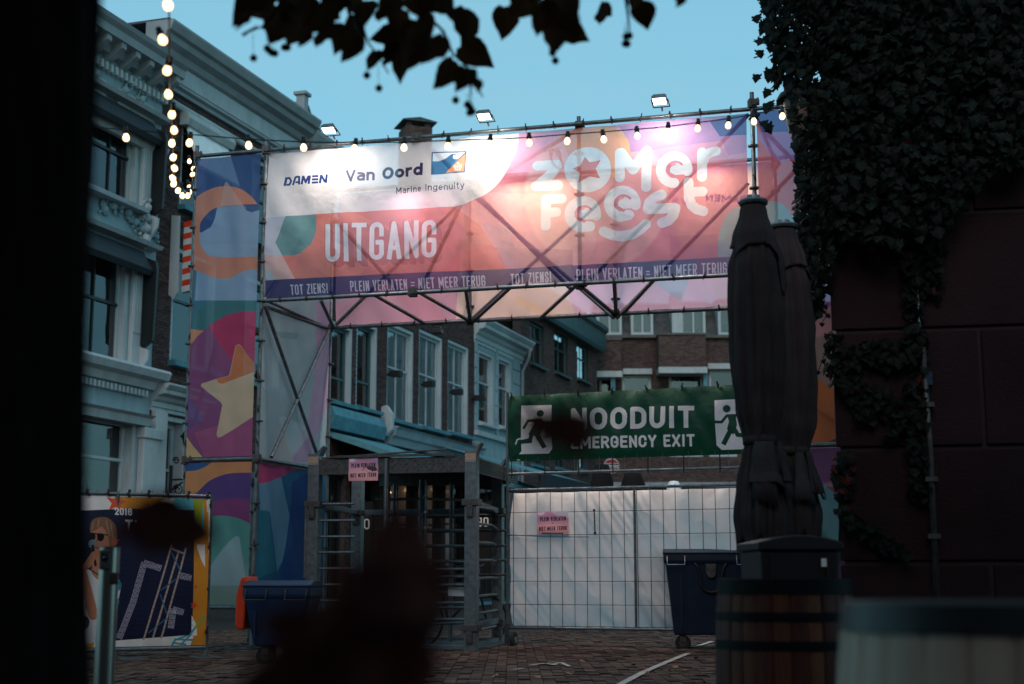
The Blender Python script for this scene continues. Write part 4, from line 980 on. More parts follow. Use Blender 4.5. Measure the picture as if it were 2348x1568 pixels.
# right part fields
cv.poly(Z5([(245,150),(1900,60),(1900,420),(1200,420),(200,470),(-60,480)]), (224, 160, 190))
cv.poly(Z5([(-20,480),(1900,380),(1900,1010),(165,1090),(60,900),(-20,700)]), (214, 120, 138))
cv.poly(smooth(Z4([(1450,655),(1700,560),(1882,560),(2300,600),(2500,900),(2300,1140),(1830,1110),(1740,940),(1640,790)]), 3), (232, 170, 184), .5)
cv.circ(*Z5([(760,620)])[0], 165, (240, 190, 180), .55, soft=8)
cv.poly(Z5([(70,955),(600,965),(600,1075),(165,1090)]), (196, 132, 150), .7)
cv.circ(*Z5([(805,330)])[0], 62, (236, 176, 128)); cv.poly(Z5([(520,215),(640,120),(870,120),(920,300),(860,500),(640,520)]), (232, 158, 120), .6)
cv.poly(Z5([(900,150),(1740,60),(1740,230),(980,330),(970,260)]), (176, 136, 196), .75)
cv.poly(Z5([(1495,120),(1760,50),(1760,212),(1565,225)]), (84, 92, 158))
cv.poly(Z5([(1565,225),(1760,212),(1760,330),(1620,350)]), (200, 140, 190), .8)
cv.poly(Z5([(1240,880),(1900,850),(1900,1080),(1240,1080)]), (190, 96, 128), .6)
cv.poly(Z5([(1550,1020)]+smooth([(1552,960),(1558,880),(1595,760),(1660,700),(1720,690),(1800,720)])+[(1820,1020)]), (136, 164, 172))
cv.poly(Z4([(1650,780),(1882,800),(1882,1110),(1830,1110),(1740,940)]), (200, 150, 168), .5)
# left part fields
cv.poly(Z4([(60,700),(440,715),(440,830),(420,900),(310,1010),(190,1015),(285,1195),(60,1200)]), (206, 212, 228))
cv.poly(Z4([(60,1010),(190,1015),(285,1195),(130,1200),(60,1110)]), (236, 196, 192))
cv.poly(Z4([(60,1110),(90,1120),(140,1195),(60,1200)]), (190, 215, 228))
cv.poly(Z4([(218,725),(440,712)]+smooth([(440,830),(430,880),(405,930),(355,985),(290,1010)])+[(190,1016),(140,918)]), (110, 160, 162))
cv.poly(Z4([(440,712),(700,690),(1000,820),(760,1150),(285,1190),(190,1016),(310,1008),(405,930),(440,830)]), (238, 142, 128), .8)
cv.poly(smooth(Z4([(1350,1130),(1480,1010),(1640,950),(1760,960),(1830,1112)]), 3), (240, 118, 118), .7)
# white field
cv.poly(Z4([(60,740),(440,710),(1450,655)]+smooth([(1520,640),(1600,605),(1700,560),(1775,490),(1830,415)])+[(1860,360),(1905,240),(1918,170),(1920,60),(60,200)]), WHITE)
# bottom strip
cv.poly(Z4([(40,1195),(1170,1138),(1882,1110)])+Z5([(165,1091),(1900,996),(1900,1300),(0,1400)])+Z4([(40,1420)]), (46, 46, 112))
cv.poly(Z4([(880,1160),(1882,1115)])+Z5([(600,1060),(600,1300)])+Z4([(880,1400)]), (84, 56, 116), .5)
SW = (214, 212, 228)
cv.text('TOT ZIENS!', *Z4([(238,1298),(513,1284)]), 22.5, 2.9, SW, wide=.38)
cv.text('PLEIN VERLATEN', *Z4([(680,1274),(1100,1258)]), 23.5, 3.0, SW, wide=.38)
cv.text('=', *Z4([(1124,1256),(1158,1255)]), 22, 2.6, SW)
cv.text('NIET MEER TERUG', *Z4([(1182,1253),(1674,1232)]), 24, 3.1, SW, wide=.38)
cv.text('TOT ZIENS!', *Z5([(191,1191),(456,1173)]), 24, 3.2, SW, wide=.38)
cv.text('PLEIN VERLATEN', *Z5([(622,1164),(1054,1146)]), 25.5, 3.3, SW, wide=.38)
cv.text('=', *Z5([(1076,1145),(1104,1144)]), 22, 3, SW)
cv.text('NIET MEER TERUG', *Z5([(1130,1144),(1608,1119)]), 27, 3.5, SW, wide=.38)
# UITGANG with its dropped shadow
ug = Z4([(508,1063),(1322,1028)])
for k in range(9): cv.text('UITGANG', *ug, 87, 13, (196, 104, 104), wide=.36, off=(1+k*1.5, 1+k*1.5), gap=7)
cv.text('UITGANG', *ug, 90, 16, (196, 104, 104), wide=.36, off=(-1.5, 2), gap=4)
cv.text('UITGANG', *ug, 87, 10.8, (228, 232, 240), wide=.36, gap=7)
# sponsor names
NB = (30, 62, 128)
p0, p1 = Z4([(197,500),(520,478)])
def dl(pts, th=5.6): cv.line([(p0[0]+x*(p1[0]-p0[0]), p0[1]+x*(p1[1]-p0[1])-y*19.5) for x, y in pts], th/2, NB, flat=True)
dl([(.02,0),(.06,1)]); dl([(.07,.88),(.13,.88),(.17,.5),(.13,.1),(.06,.1)], 4.6)
dl([(.21,0),(.28,.95)],4.6); dl([(.28,.9),(.35,.95)],4.6); dl([(.36,1),(.36,0)],5); dl([(.27,.3),(.36,.3)],4)
dl([(.42,0),(.455,1)],5); dl([(.455,.95),(.51,.2),(.575,.95)],4.8); dl([(.6,1),(.575,0)],5)
for yy in (.12,.5,.88): dl([(.65,yy),(.79,yy)], 4.6)
dl([(.83,0),(.855,1)],5); dl([(.855,.95),(.95,.1)],4.8); dl([(.985,1),(.965,0)],5)
cv.text('Van', *Z4([(656,473),(868,460)]), 27, 5.6, (92, 78, 108), wide=.62, gap=3)
cv.text('Oord', *Z4([(925,457),(1222,422)]), 27.5, 6.6, (52, 48, 86), wide=.66, gap=3)
cv.text('Marine', *Z4([(1027,560),(1213,545)]), 14.5, 1.9, (60, 58, 84), wide=.6, gap=2.8)
cv.text('ingenuity', *Z4([(1244,540),(1530,522)]), 15, 1.9, (60, 58, 84), wide=.6, gap=2.8)
cv.poly(Z4([(1283,250),(1541,242),(1533,403),(1283,420)]), (30, 70, 130)); cv.poly(Z4([(1292,258),(1533,250),(1526,396),(1290,412)]), (232, 236, 240))
cv.poly(Z4(smooth([(1290,318),(1340,318),(1390,300),(1425,270),(1455,264),(1470,275),(1450,270),(1442,285),(1448,300),(1465,305),(1480,300)])+[(1380,410),(1290,412)]), (34, 98, 150))
cv.poly(Z4([(1290,330),(1300,360),(1310,411),(1290,412)]), (20, 56, 100))
cv.poly(Z4([(1535,250),(1528,396),(1384,408)]), (238, 160, 104)); cv.line(Z4([(1384,408),(1538,250)]), 1.1, (30, 70, 130))
for pts in ([(1452,348),(1462,388),(1500,384),(1508,344)], [(1480,330),(1480,386)], [(1455,362),(1505,358)], [(1466,345),(1468,380)], [(1494,342),(1492,380)], [(1474,332),(1486,331)]): cv.line(Z4(pts), 1.1, (236, 226, 220))
# festival lettering
LW = (222, 232, 240)
def q(pts, r): cv.line(ZQ(pts), r*.21347, LW)
q([(325,345),(540,332)], 52); q([(540,335),(470,440),(335,560)], 54); q([(313,568),(548,555)], 54)
cv.circ(*ZQ([(868,386)])[0], 53.3, LW)
st_ = ZQ([(705,375),(785,350),(835,245),(885,305),(1005,280),(950,375),(1000,480),(890,465),(770,530),(785,430)])
cv.poly(st_, (216, 124, 118)); 
q([(1213,468),(1213,205)], 54); q([(1225,205),(1355,385)], 56); q([(1355,385),(1500,185)], 56); q([(1500,182),(1497,575)], 54)
def ee(cx, cy, bx, by, R_=145):
    q(arc(cx, cy, R_, R_, 10, -285, 26), 55); q([(cx, cy+5), (cx+R_-10, cy-5)], 52)
def eed(cx, cy, ex, ey, R_=143):
    pts = arc(cx, cy, R_, R_, 5, -262, 26)+[(ex, ey)]; q(pts, 54); q([(cx-2, cy+2), (cx+R_, cy-6)], 52)
    q([(cx+60, cy-40), (cx+R_-10, cy-30)], 50)
eed(1797, 390, 1795, 528); eed(818, 870, 890, 995, 142); eed(1242, 757, 1312, 875, 142)
for (cx, cy) in ((1797, 390), (818, 870), (1242, 757)):    # the small crescent opening of each e
    c3 = (206, 128, 148); cv.line(ZQ(arc(cx+12, cy-2, 92, 88, -40, -200, 12)), 2.6, c3); cv.line(ZQ(arc(cx+20, cy+2, 84, 84, -150, -205, 8)+[(cx+10, cy+72)]), 3.6, c3)
q([(2095,465),(2097,200)], 54); q([(2100,330),(2130,240),(2180,200),(2245,185)], 50)
q([(415,990),(425,712)], 53); q([(425,710),(590,703)], 52); q([(430,852),(535,845)], 50)
q([(1665,662),(1590,690),(1530,740),(1514,800)], 53); q([(1514,812),(1812,803)], 54); q([(1812,805),(1790,880),(1735,935),(1664,958)], 54)
q([(1950,525),(1955,690),(1985,770),(2040,815),(2108,835)], 54); q([(1950,632),(2105,625)], 52)
q([(1040,1050),(1130,1090),(1230,1103),(1340,1085),(1430,1035),(1495,975)], 54)
fim = cv.image(); m_front = clothmat('front_banner_cloth', fim, .33, .35, .6, weave=.5)
fb_ = sheet('front_banner', cv, m_front, 220, 70, folds(.017, 3, 9, 3, 3), label='wide translucent festival banner reading ZOMERFEEST and UITGANG across the front of the gate', cat='banner', group=None)
ties(fb_, [vz(PA+U*s, z) for s in np.linspace(.25, WF-.25, 17) for z in (H1, H2)])
# --- back banner: mirrored sponsor words show faintly through
kb = panel('back_banner_print', vz(PB, H2+.035)+U*.08-NF*.03, U*(WF-.1), Vector((0,0,H1-H2-.075)), 1500, 500, (224, 176, 192))
kb.poly([(760,380),(1075,380),(1075,760),(760,760)], (216, 160, 180)); kb.poly([(1075,380),(1290,380),(1320,760),(1040,760)], (232, 198, 190))
kb.poly([(1290,640),(1600,600),(1690,760),(1330,760)], (226, 178, 202)); kb.poly([(1430,600),(1600,590),(1560,690)], (150, 190, 214), .5)
kb.circ(1240, 480, 190, (238, 204, 178), .8, ry=120); kb.poly([(1500,405),(1900,380),(1900,560),(1560,560)], (232, 188, 172)); 
kb.poly([(760,400),(1000,400),(900,640),(760,700)], (190, 180, 205), .6)
kb.poly([(1320,560),(1440,540),(1420,640),(1330,650)], (190,110,130), .6)
kb.line([(1190,690),(1260,720)], 10, (240,190,150), .5); kb.line([(860,600),(1000,740)], 24, (226,150,170), .6)
def mtext(cv_, t, x1, x0, y, H, th, col, wide=.6):
    """mirrored text: starts at x1 and runs to the left"""
    cv_.text(t, (x1, y), (x0, y-4), H, th, col, wide=wide)
mtext(kb, 'DAMEN', 1712, 1618, 465, 17, 4, (120, 84, 120)); mtext(kb, 'Va', 1578, 1540, 472, 20, 4, (150, 104, 136)); mtext(kb, 'Marine', 1480, 1400, 505, 10, 1.6, (190, 130, 150))
kbm = clothmat('back_banner_cloth', kb.image(), .22, .55, .6)
kb_ = sheet('back_banner', kb, kbm, 140, 40, folds(.012, 8, 8, 3), label='pale pink translucent banner on the back side of the gate, showing below the front banner', cat='banner')
ties(kb_, [vz(PB+U*s, z)-NF*.0 for s in np.linspace(.3, WF-.3, 13) for z in (H2,)])
# --- left tower banner, upper
lb = panel('left_banner_print', vz(PC, HM+.03)+U*.03-NF*.045, U*((PA-PC).length-.08), Vector((0,0,H1-HM-.08)), 620, 2600, (50, 96, 150))
lb.poly(Z1([(650,900),(1150,900),(1150,1260),(650,1260)]), (44, 88, 146)); lb.poly(Z1([(650,940),(800,940),(720,1200),(650,1220)]), (96, 96, 160), .5)
lb.poly(Z2([(600,180),(1150,180),(1150,440),(600,560)]), (52, 128, 148)); lb.poly(Z2([(780,400),(900,330),(960,285)]+smooth([(1000,262),(1040,253),(1100,265)])+[(1130,270),(1130,440),(980,440),(850,480),(760,560),(600,560),(600,480)]), (50, 124, 128))
lb.poly(Z2([(600,200),(690,185),(720,350),(690,560),(600,560)]), (46, 112, 146), .6)
lb.poly(Z1([(735,1370)]+smooth([(760,1330),(800,1290),(860,1265)])+[(1000,1262),(1020,1290),(1050,1300),(1130,1275),(1130,1840),(700,1840)]), (148, 186, 218))
sal = (240, 148, 116)
lb.poly(Z1(smooth([(690,1225),(760,1175),(840,1145),(910,1140),(980,1155),(1040,1195),(1087,1250)])+[(1000,1252),(860,1265)]+smooth([(800,1290),(755,1340),(735,1400),(733,1470),(745,1510),(780,1560),(830,1575)])+[(1105,1572),(1130,1570),(1130,1650),(1100,1650)]+smooth([(1030,1650),(960,1680),(900,1705),(820,1700),(750,1670),(690,1650)])+[(650,1640),(650,1260)]), sal)
lb.poly(Z1(smooth([(735,1370),(760,1330),(800,1290),(840,1270)])+[(825,1340),(800,1390),(745,1425),(733,1420)]), (38, 76, 140))
lb.poly(Z1([(860,1262),(872,1170),(885,1122)]+smooth([(892,1114),(905,1120),(920,1140)])+[(1020,1285),(1010,1262)]), (246, 190, 172), .75)
lb.poly(Z2([(740,30),(1130,20),(1130,100),(860,106),(800,92)]), (160, 196, 222), .6)
lb.poly(Z2([(640,540),(755,555),(700,620),(655,690),(640,700)]), (236, 150, 100))
lb.poly(Z2([(640,700)]+smooth([(665,665),(720,590),(800,520),(880,470),(960,445),(1040,436),(1110,440)])+[(1130,1340),(600,1340),(600,720)]), (146, 68, 122))
lb.poly(Z2(smooth([(790,525),(880,470),(960,445),(1040,436),(1110,440)])+[(1130,900),(1000,870),(900,700),(830,600)]), (208, 46, 96)); lb.poly(Z2([(600,850),(760,1100),(640,1180),(600,1180)]), (110, 78, 150), .8)
lb.poly(Z2([(700,1180),(1130,1050),(1130,1340),(760,1340)]), (196, 84, 132), .7)
star = Z2([(955,650),(972,642),(985,652),(1085,790),(1085,1050),(1060,1080),(862,1203),(845,1207),(838,1190),(875,1010),(862,990),(742,895),(745,882),(915,832)])
lb.poly(star, (240, 206, 164), r=1.2); lb.poly(Z2([(955,650),(972,642),(985,652),(1100,795),(875,880),(850,878),(838,852),(915,832)]), (236, 128, 72))
lb.poly(Z2([(1060,1080),(1110,1000),(1110,1050)]), (240, 140, 90))
lb.poly(Z2([(600,1150),(638,1180),(690,1260),(745,1328),(740,1345),(600,1345)]), (240, 196, 132))
lb.img = lb.img*.84+.16*np.array([.95,.82,.86], np.float32)  # print washed paler: sky light from behind put into the colour
lbm = clothmat('left_banner_cloth', lb.image(), .24, .5, .65)
lb_ = sheet('tower_banner', lb, lbm, 40, 130, folds(.01, 5, 2, 7), label='tall upper left tower banner with an orange curl and a cream star', cat='banner', group='banners on the gate towers')
ties(lb_, [vz(PC, z) for z in np.linspace(HM+.2, H1-.1, 9)]+[vz(PA, z)-NF*.0 for z in np.linspace(HM+.2, H1-.1, 10)])
# --- left tower banner, lower
l2 = panel('left_low_banner_print', vz(PC, .58)+U*.03-NF*.045, U*((PA-PC).length-.08), Vector((0,0,HM-.62)), 620, 1000, (110, 160, 158))
l2.poly(Z3([(760,40),(1320,40),(1320,700),(760,700)]), (222, 140, 84))
l2.poly(Z3([(760,40),(1010,40)]+smooth([(1000,62),(950,95),(880,118),(800,122)])+[(760,122)]), (28, 82, 148))
l2.poly(Z3(smooth([(880,290),(940,230),(1000,180),(1080,148),(1160,134),(1320,132)])+[(1320,560),(760,560),(760,420)]), (76, 48, 124))
l2.poly(Z3([(760,480),(1000,330),(1150,300),(1320,330),(1320,520),(760,520)]), (146, 44, 106), .75)
l2.poly(Z3(smooth([(900,460),(980,432),(1070,424),(1160,435),(1230,460),(1320,510)])+[(1320,1200),(760,1200),(760,560)]), (70, 148, 140))
l2.poly(Z3([(760,800),(1320,760),(1320,1250),(760,1250)]), (170, 168, 148), .6, soft=60)
l2.poly(Z3([(930,900),(1000,760),(1080,650)]+smooth([(1140,582),(1168,563),(1192,572)])+[(1230,830),(1240,900)]), (164, 190, 200), .8, soft=3)
l2.img = l2.img*.86+.14*np.array([.95,.85,.8], np.float32)  # same back-lit wash mixed into the lower print
l2m = clothmat('left_low_banner_cloth', l2.image(), .2, .5, .65)
l2_ = sheet('tower_banner', l2, l2m, 40, 60, folds(.01, 15, 2, 3), label='lower left tower banner in orange, purple and sea green, behind the poster', cat='banner', group='banners on the gate towers')
ties(l2_, [vz(PC, z) for z in np.linspace(.8, HM-.2, 4)]+[vz(PA, z) for z in np.linspace(.9, HM-.2, 4)])
# --- side banner of the left tower (upper and lower)
SW_ = (PB-PA).length
s1_ = panel('side_banner_print', vz(PA, HM+.03)+sn*.04, sn*(SW_-.08), Vector((0,0,H1-HM-.08)), 900, 1600, (176, 194, 200))
s1_.poly(Z2([(1450,380),(1540,380),(1520,1000),(1400,1360),(1290,1360),(1400,1100),(1440,800)]), (206, 168, 196)); s1_.poly(Z2([(1190,560),(1340,570),(1330,610),(1230,600)]), (130, 165, 165), .6)
s1_.poly(Z2([(1220,1090),(1250,1080),(1400,1150),(1420,1180),(1310,1330),(1290,1320)]), (210, 224, 226), .6); s1_.poly(Z2([(1240,1120),(1320,1360),(1150,1360)]), (226, 206, 196), .6)
s1m = clothmat('side_banner_cloth', s1_.image(), .25, .4, .65)
sb_ = sheet('tower_side_banner', s1_, s1m, 50, 80, folds(.01, 25, 3, 4), label='pale grey translucent banner with pink edge on the side of the left tower', cat='banner', group='banners on the gate towers')
s2_ = panel('side_low_banner_print', vz(PA, .5)+sn*.04, sn*(SW_-.08), Vector((0,0,HM-.54)), 900, 700, (34, 92, 128))
s2_.poly(Z3([(1320,50),(1660,60),(1640,95),(1480,160),(1400,195),(1320,207)]), (176, 64, 112)); s2_.poly(Z3([(1320,207),(1400,195),(1480,160),(1560,600),(1450,810),(1400,400),(1330,390)]), (96, 140, 166)); s2_.poly(Z3([(1560,200),(1720,90),(1720,860),(1470,860)]), (24, 62, 122), .8)
s2_.poly(Z3([(1300,390),(1330,388),(1390,392),(1440,800),(1300,860)]), (40, 110, 134))
s2m = clothmat('side_low_banner_cloth', s2_.image(), .12, .35, .65)
s2b = sheet('tower_side_banner', s2_, s2m, 50, 50, folds(.02, 35, 3, 2), label='dark blue and magenta lower banner on the side of the left tower by the bin', cat='banner', group='banners on the gate towers')
# --- right tower banners
def Z6(pts): return [(1589.2+x*.4287, 550+y*.4287) for x, y in pts]
def Z7(pts): return [(1589.2+x*.3899, y*.3899) for x, y in pts]
r1 = panel('right_banner_print', vz(PR, HM+.03)+U*.05-NF*.045, U*(1.05), Vector((0,0,H1-HM-.08)), 620, 2400, (220, 112, 128))
r1.poly(Z7([(360,600),(700,560),(700,760),(610,775),(405,778),(360,660)]), (76, 104, 178)); r1.poly(Z7([(360,778),(700,770),(700,930),(500,950),(400,840)]), (182, 136, 196))
r1.poly(Z7([(360,950),(700,960),(700,1250),(360,1250)]), (216, 120, 134)); r1.circ(*Z7([(460,1300)])[0], 46, (150, 174, 178)); r1.poly(Z7([(340,1300),(700,1250),(700,1600),(340,1600)]), (150, 174, 182))
r1.poly(Z6([(560,150),(800,150),(800,340),(745,350),(680,372),(600,362)]), (166, 92, 152)); r1.poly(Z6([(560,330),(690,372),(800,330),(800,480),(700,520),(640,560),(560,560)]), (206, 132, 134))
r1.poly(Z6([(560,540),(700,515),(800,480),(800,830),(560,800)]), (170, 128, 118)); r1.poly(Z6([(560,760),(660,740),(800,820),(800,1060),(640,1110),(560,1110)]), (222, 112, 62)); r1.poly(Z6([(650,1112),(800,1045),(800,1140),(560,1140)]), (118, 44, 92))
r1m = clothmat('right_banner_cloth', r1.image(), .2, .4, .65)
r1b = sheet('tower_banner', r1, r1m, 40, 130, folds(.01, 45, 2, 7), label='tall upper right tower banner half hidden by the ivy and parasols', cat='banner', group='banners on the gate towers')
ties(r1b, [vz(PR, z) for z in np.linspace(H2, H1-.1, 6)])
r2 = panel('right_low_banner_print', vz(PR, .2)+U*.05-NF*.045, U*(1.05), Vector((0,0,HM-.24)), 620, 900, (122, 70, 110))
r2.poly(Z6([(600,1230),(700,1310),(800,1240),(800,1420),(600,1380)]), (160, 78, 96)); r2.poly(Z6(smooth([(640,1330),(690,1310),(750,1350),(800,1400)])+[(800,1700),(620,1700)]), (110, 148, 152))
r2m = clothmat('right_low_banner_cloth', r2.image(), .16, .4, .65)
sheet('tower_banner', r2, r2m, 40, 60, folds(.01, 55, 2, 3), label='lower right tower banner in purple and grey green, beside the maroon wall', cat='banner', group='banners on the gate towers')

# ------------------------------------------------------------ floodlights on the top rails
def floodlight(p, label, power, front=True, hang=False):
    e = empty('floodlight', p, math.atan2(U.y, U.x)+(0 if front else math.pi), label, 'floodlight', 'floodlights on the gate')
    a = R(20)
    # case tilted forward over the banner: glass faces down and out
    bm_ = MB(); c, s_ = math.cos(a), math.sin(a)
    def bx(mb, x0, x1, y0, y1, z0, z1):
        pts = [(x, y, z) for x in (x0, x1) for y in (y0, y1) for z in (z0, z1)]
        pts = [(x, -.2+y*c+z*s_, .055-y*s_+z*c) for (x, y, z) in pts]
        n = len(mb.v); mb.v += [pts[i] for i in (0, 4, 6, 2, 1, 5, 7, 3)]
        mb.f += [(n,n+3,n+2,n+1),(n+4,n+5,n+6,n+7),(n,n+1,n+5,n+4),(n+1,n+2,n+6,n+5),(n+2,n+3,n+7,n+6),(n+3,n,n+4,n+7)]
    bx(bm_, -.085, .085, -.06, .07, .0, .04); bx(bm_, -.07, .07, -.05, .055, .04, .06)
    for k in range(6): bx(bm_, -.06+k*.022, -.053+k*.022, -.045, .05, .06, .072)
    bm_.build('lamp_case', M['galv'], e, bevel=.003)
    g_ = MB(); bx(g_, -.073, .073, -.05, .06, -.005, -.001); g_.build('lamp_glass', M['flood'], e)
    MB().tube((-.095,-.2,.07),(-.095,-.05,.03),.007,6).tube((.095,-.2,.07),(.095,-.05,.03),.007,6).tube((-.095,-.05,.03),(.095,-.05,.03),.007,6).tube((0,-.05,.03),(0,0,0),.012,6).build('yoke', M['galv_dark'], e)
    if power:
        l = bpy.data.objects.new('flood_lamp', bpy.data.lights.new('flood_lamp', 'AREA')); C.objects.link(l); l.parent = e
        l.data.shape = 'RECTANGLE'; l.data.size = .17; l.data.size_y = .12; l.data.energy = power; l.data.color = (1, .84, .72)
        l.location = (0, -.2, .03); l.rotation_euler = (R(-4) if front else R(-12), 0, 0)   # shines down along the banner
    return e
for (dx, lab, pw) in ((778, 'floodlight above the left end of the banner, over the D of the sponsor words', 34), (1128, 'floodlight above the banner right of the wave logo', 44), (1524, 'floodlight above the right part of the banner, nearest the tall post', 40)):
    q_ = onF(dx, 320); q_.z = H1+.02; floodlight(q_-NF*.15, lab, pw*.5)
for i, (dx, lab) in enumerate(((940, 'floodlight on the back rail glowing through the banner above UITGANG'), (1180, 'floodlight on the back rail glowing through at the left of the festival lettering'), (1267, 'floodlight on the back rail glowing through under the lettering Z'), (1630, 'floodlight on the back rail glowing through beside the lettering r'))):
    q_ = onK(dx, 430); q_.z = H1-.02; floodlight(q_+NF*.12, lab, 36, front=False)
hl = empty('hanging_floodlight', vz(onK(1003, 745), H2-.03), math.atan2(U.y, U.x), 'small unlit floodlight hanging under the back rail above the white windows', 'floodlight')
MB().tube((-.07,0,0),(-.07,0,-.06),.006,6).tube((.07,0,0),(.07,0,-.06),.006,6).tube((-.07,0,0),(.07,0,0),.01,6).build('yoke', M['galv_dark'], hl)
MB().box(-.065,.065,-.06,.05,-.12,-.05).box(-.05,.05,-.05,.04,-.05,-.02).build('lamp_case', M['galv_dark'], hl, bevel=.008)

# ------------------------------------------------------------ string lights
def catmull(pts, n=10):
    o = []; P_ = [pts[0]]+pts+[pts[-1]]
    for i in range(1, len(P_)-2):
        p0, p1, p2, p3 = P_[i-1:i+3]
        for k in range(n):
            t = k/n; o.append(.5*((2*p1)+(-p0+p2)*t+(2*p0-5*p1+4*p2-p3)*t*t+(-p0+3*p1-3*p2+p3)*t**3))
    return o+[pts[-1]]
sk_me = MB().lathe([(.011,0),(.015,.0),(.0155,-.022),(.019,-.024),(.019,-.05),(.014,-.052)], 12).mesh('lamp_holder', M['black'])
bu_me = MB().lathe([(.012,-.05),(.014,-.056),(.0215,-.07),(.0235,-.082),(.021,-.094),(.012,-.104),(1e-5,-.107)], 16).mesh('bulb', M['bulb'])
for m_ in (sk_me, bu_me): m_.polygons.foreach_set('use_smooth', [True]*len(m_.polygons))
def string(label, cable, bulbs, z, tilt=.15):
    """cable: measured points with depth; bulbs: measured bulb centres"""
    pts = [P(x, y, zz) for x, y, zz in cable]
    e = empty('string_light', pts[0], 0, label, 'string lights', 'bulb strings')
    c = MB().path([p-pts[0] for p in catmull(pts)], .0045, 6).build('cable', M['cable'], e, smooth=True)
    for (x, y, zz) in bulbs:
        b = P(x, y, zz)
        up = Vector((random.uniform(-tilt, tilt), random.uniform(-tilt, tilt), 1)).normalized()
        q_ = up.to_track_quat('Z', 'Y')
        for me in (sk_me, bu_me):
            o = bpy.data.objects.new(me.name, me); C.objects.link(o); o.parent = e
            o.rotation_mode = 'QUATERNION'; o.rotation_quaternion = q_; o.location = b+up*.08-pts[0]
zz = lambda x: 9.4+(x-200)*.0010
cab = [(180,290),(289,297),(434,308),(570,319),(696,325),(812,327),(926,326),(1027,322),(1122,319),(1213,315),(1300,308),(1384,302),(1461,296),(1531,290),(1599,281),(1669,272),(1728,262),(1793,248),(1850,235)]
bl = [(289,316),(434,328),(570,334),(696,339),(812,341),(926,339),(1027,336),(1122,331),(1213,328),(1300,324),(1384,320),(1461,312),(1531,303),(1599,295),(1669,288),(1728,279),(1793,267)]
string('long string of warm bulbs slung across the front of the gate banner', [(x, y, zz(x)) for x, y in cab], [(x, y, zz(x)) for x, y in bl], 9)
b2 = [(385,12,6.3),(373,92,6.8),(383,162,7.3),(386,217,7.9),(394,263,8.5),(399,299,9),(394,329,9.5),(397,361,10),(400,386,10.3),(396,409,10.8),(398,422,11.2),(408,437,11.8),(418,449,12.4),(430,449,13),(434,441,13.4),(434,430,13.8),(441,400,14.3),(443,387,14.6),(434,370,15)]
c2 = [(383,-160,5.2),(384,-60,5.8),(387,0,6.3),(388,78,6.8),(388,148,7.3),(389,205,7.9),(393,252,8.5),(394,290,9),(396,320,9.5),(397,350,10),(398,375,10.3),(399,398,10.8),(405,415,11.2),(413,430,11.8),(421,440,12.4),(430,440,13),(436,432,13.4),(440,420,13.8),(443,392,14.3),(444,378,14.6),(447,360,15.6)]
string('string of warm bulbs hanging steeply at the left and looping up to the gate', c2, b2, 9, .6)

# ------------------------------------------------------------ fence with white tarpaulin and the green banner frame
FA = hit_h(1163, 1484, 0); htop = height_over(FA, 1124); FBp = hit_h(1690, 1111, htop); FBp.z = 0
fu = (FBp-FA).normalized(); fn = Vector((-fu.y, fu.x, 0)); FL = (FBp-FA).length+.35
zb_ = height_over(FA, 1438); zG0 = height_over(FA, 908); zG1 = height_over(FA, 1058); zR = height_over(FA, 1087)
print('fence', FA[:], FBp[:], htop, zb_, zG0)
ang = math.atan2(fu.y, fu.x)
fe = empty('site_fence', FA, ang, 'tall galvanised mesh fence with a second frame on top that closes the square', 'fence')
def fp(name, x0, z0, x1, z1, r, y=0, m='galv'): return MB().tube((x0, y, z0), (x1, y, z1), r, 10).build(name, M[m], fe, smooth='auto')
fp('post', 0, .12, 0, zG0+.05, .021); fp('post', FL, .12, FL, zG0+.05, .021)
xm = (hit_plane(1456, 1280, FA, fn)-FA).dot(fu); fp('post', xm, zb_, xm, htop, .017, m='galv')
for z in (htop, zb_, zR): fp('rail', 0, z, FL, z, .02)
nv = 0; x = .09
while x < FL:
    fp('wire', x, zb_, x+random.gauss(0, .006), htop+.03, .0042, -.012, 'galv_dark'); 
    fp('wire', x, zR-.01, x, zG0, .0032, .012) if int(x/.17) % 1 == 0 else None
    x += .172
for z in np.linspace(zb_, htop, 7)[1:-1]: fp('wire', 0, z, FL, z, .0042, -.016, 'galv_dark')
for z in (zR+.25, zR+.6): fp('wire', 0, z, FL, z, .0034, .016)
# castor wheel
wh = MB().tube((.07,-.0,.1),(.115,0,.1),.1,22).build('tyre', M['rubber'], fe, bevel=.008)
MB().tube((.06,0,.1),(.125,0,.1),.045,14).build('rim', M['galv'], wh)
MB().box(-.03,.03,-.03,.03,.05,.3).build('wheel_bracket', M['galv_dark'], fe)
tcv = panel('tarp_print', FA+Vector((0,0,zb_+.02))+fn*.03+fu*.02, fu*(FL-.04), Vector((0,0,htop-zb_-.05)), 16, 16, (225,215,210))
def tf(A, B):
    d = .022*np.sin((A*5+B*1.6)*6.28+1.5*np.sin(B*3))+.010*np.sin((A*11+B*3.5+.6*np.sin(A*13+B*2))*6.28)*(.5+.5*np.sin(A*8+B*5))+.006*np.sin((A*23+B*7+1.2*np.sin(A*7+B*4))*6.28)*(.5+.5*np.cos(A*11-B*6))
    for k in range(8):
        c = k/7; an = np.abs(A-c)*7; d += .018*np.exp(-(B)*7)*np.cos(np.clip(an/(B*2+.2), 0, 1.57)*2)+.018*np.exp(-(1-B)*7)*np.cos(np.clip(an/((1-B)*2+.2), 0, 1.57)*2)
    return -np.abs(d)*1.2
tp = sheet('tarpaulin', tcv, M['tarp'], 260, 130, tf, label='white creased tarpaulin tied behind the mesh of the tall fence', cat='tarpaulin')
fp('stay', xm*.55+.4, htop-1.0, xm*.55+.4, htop-.5, .006, -.03, 'black') if 0 else None
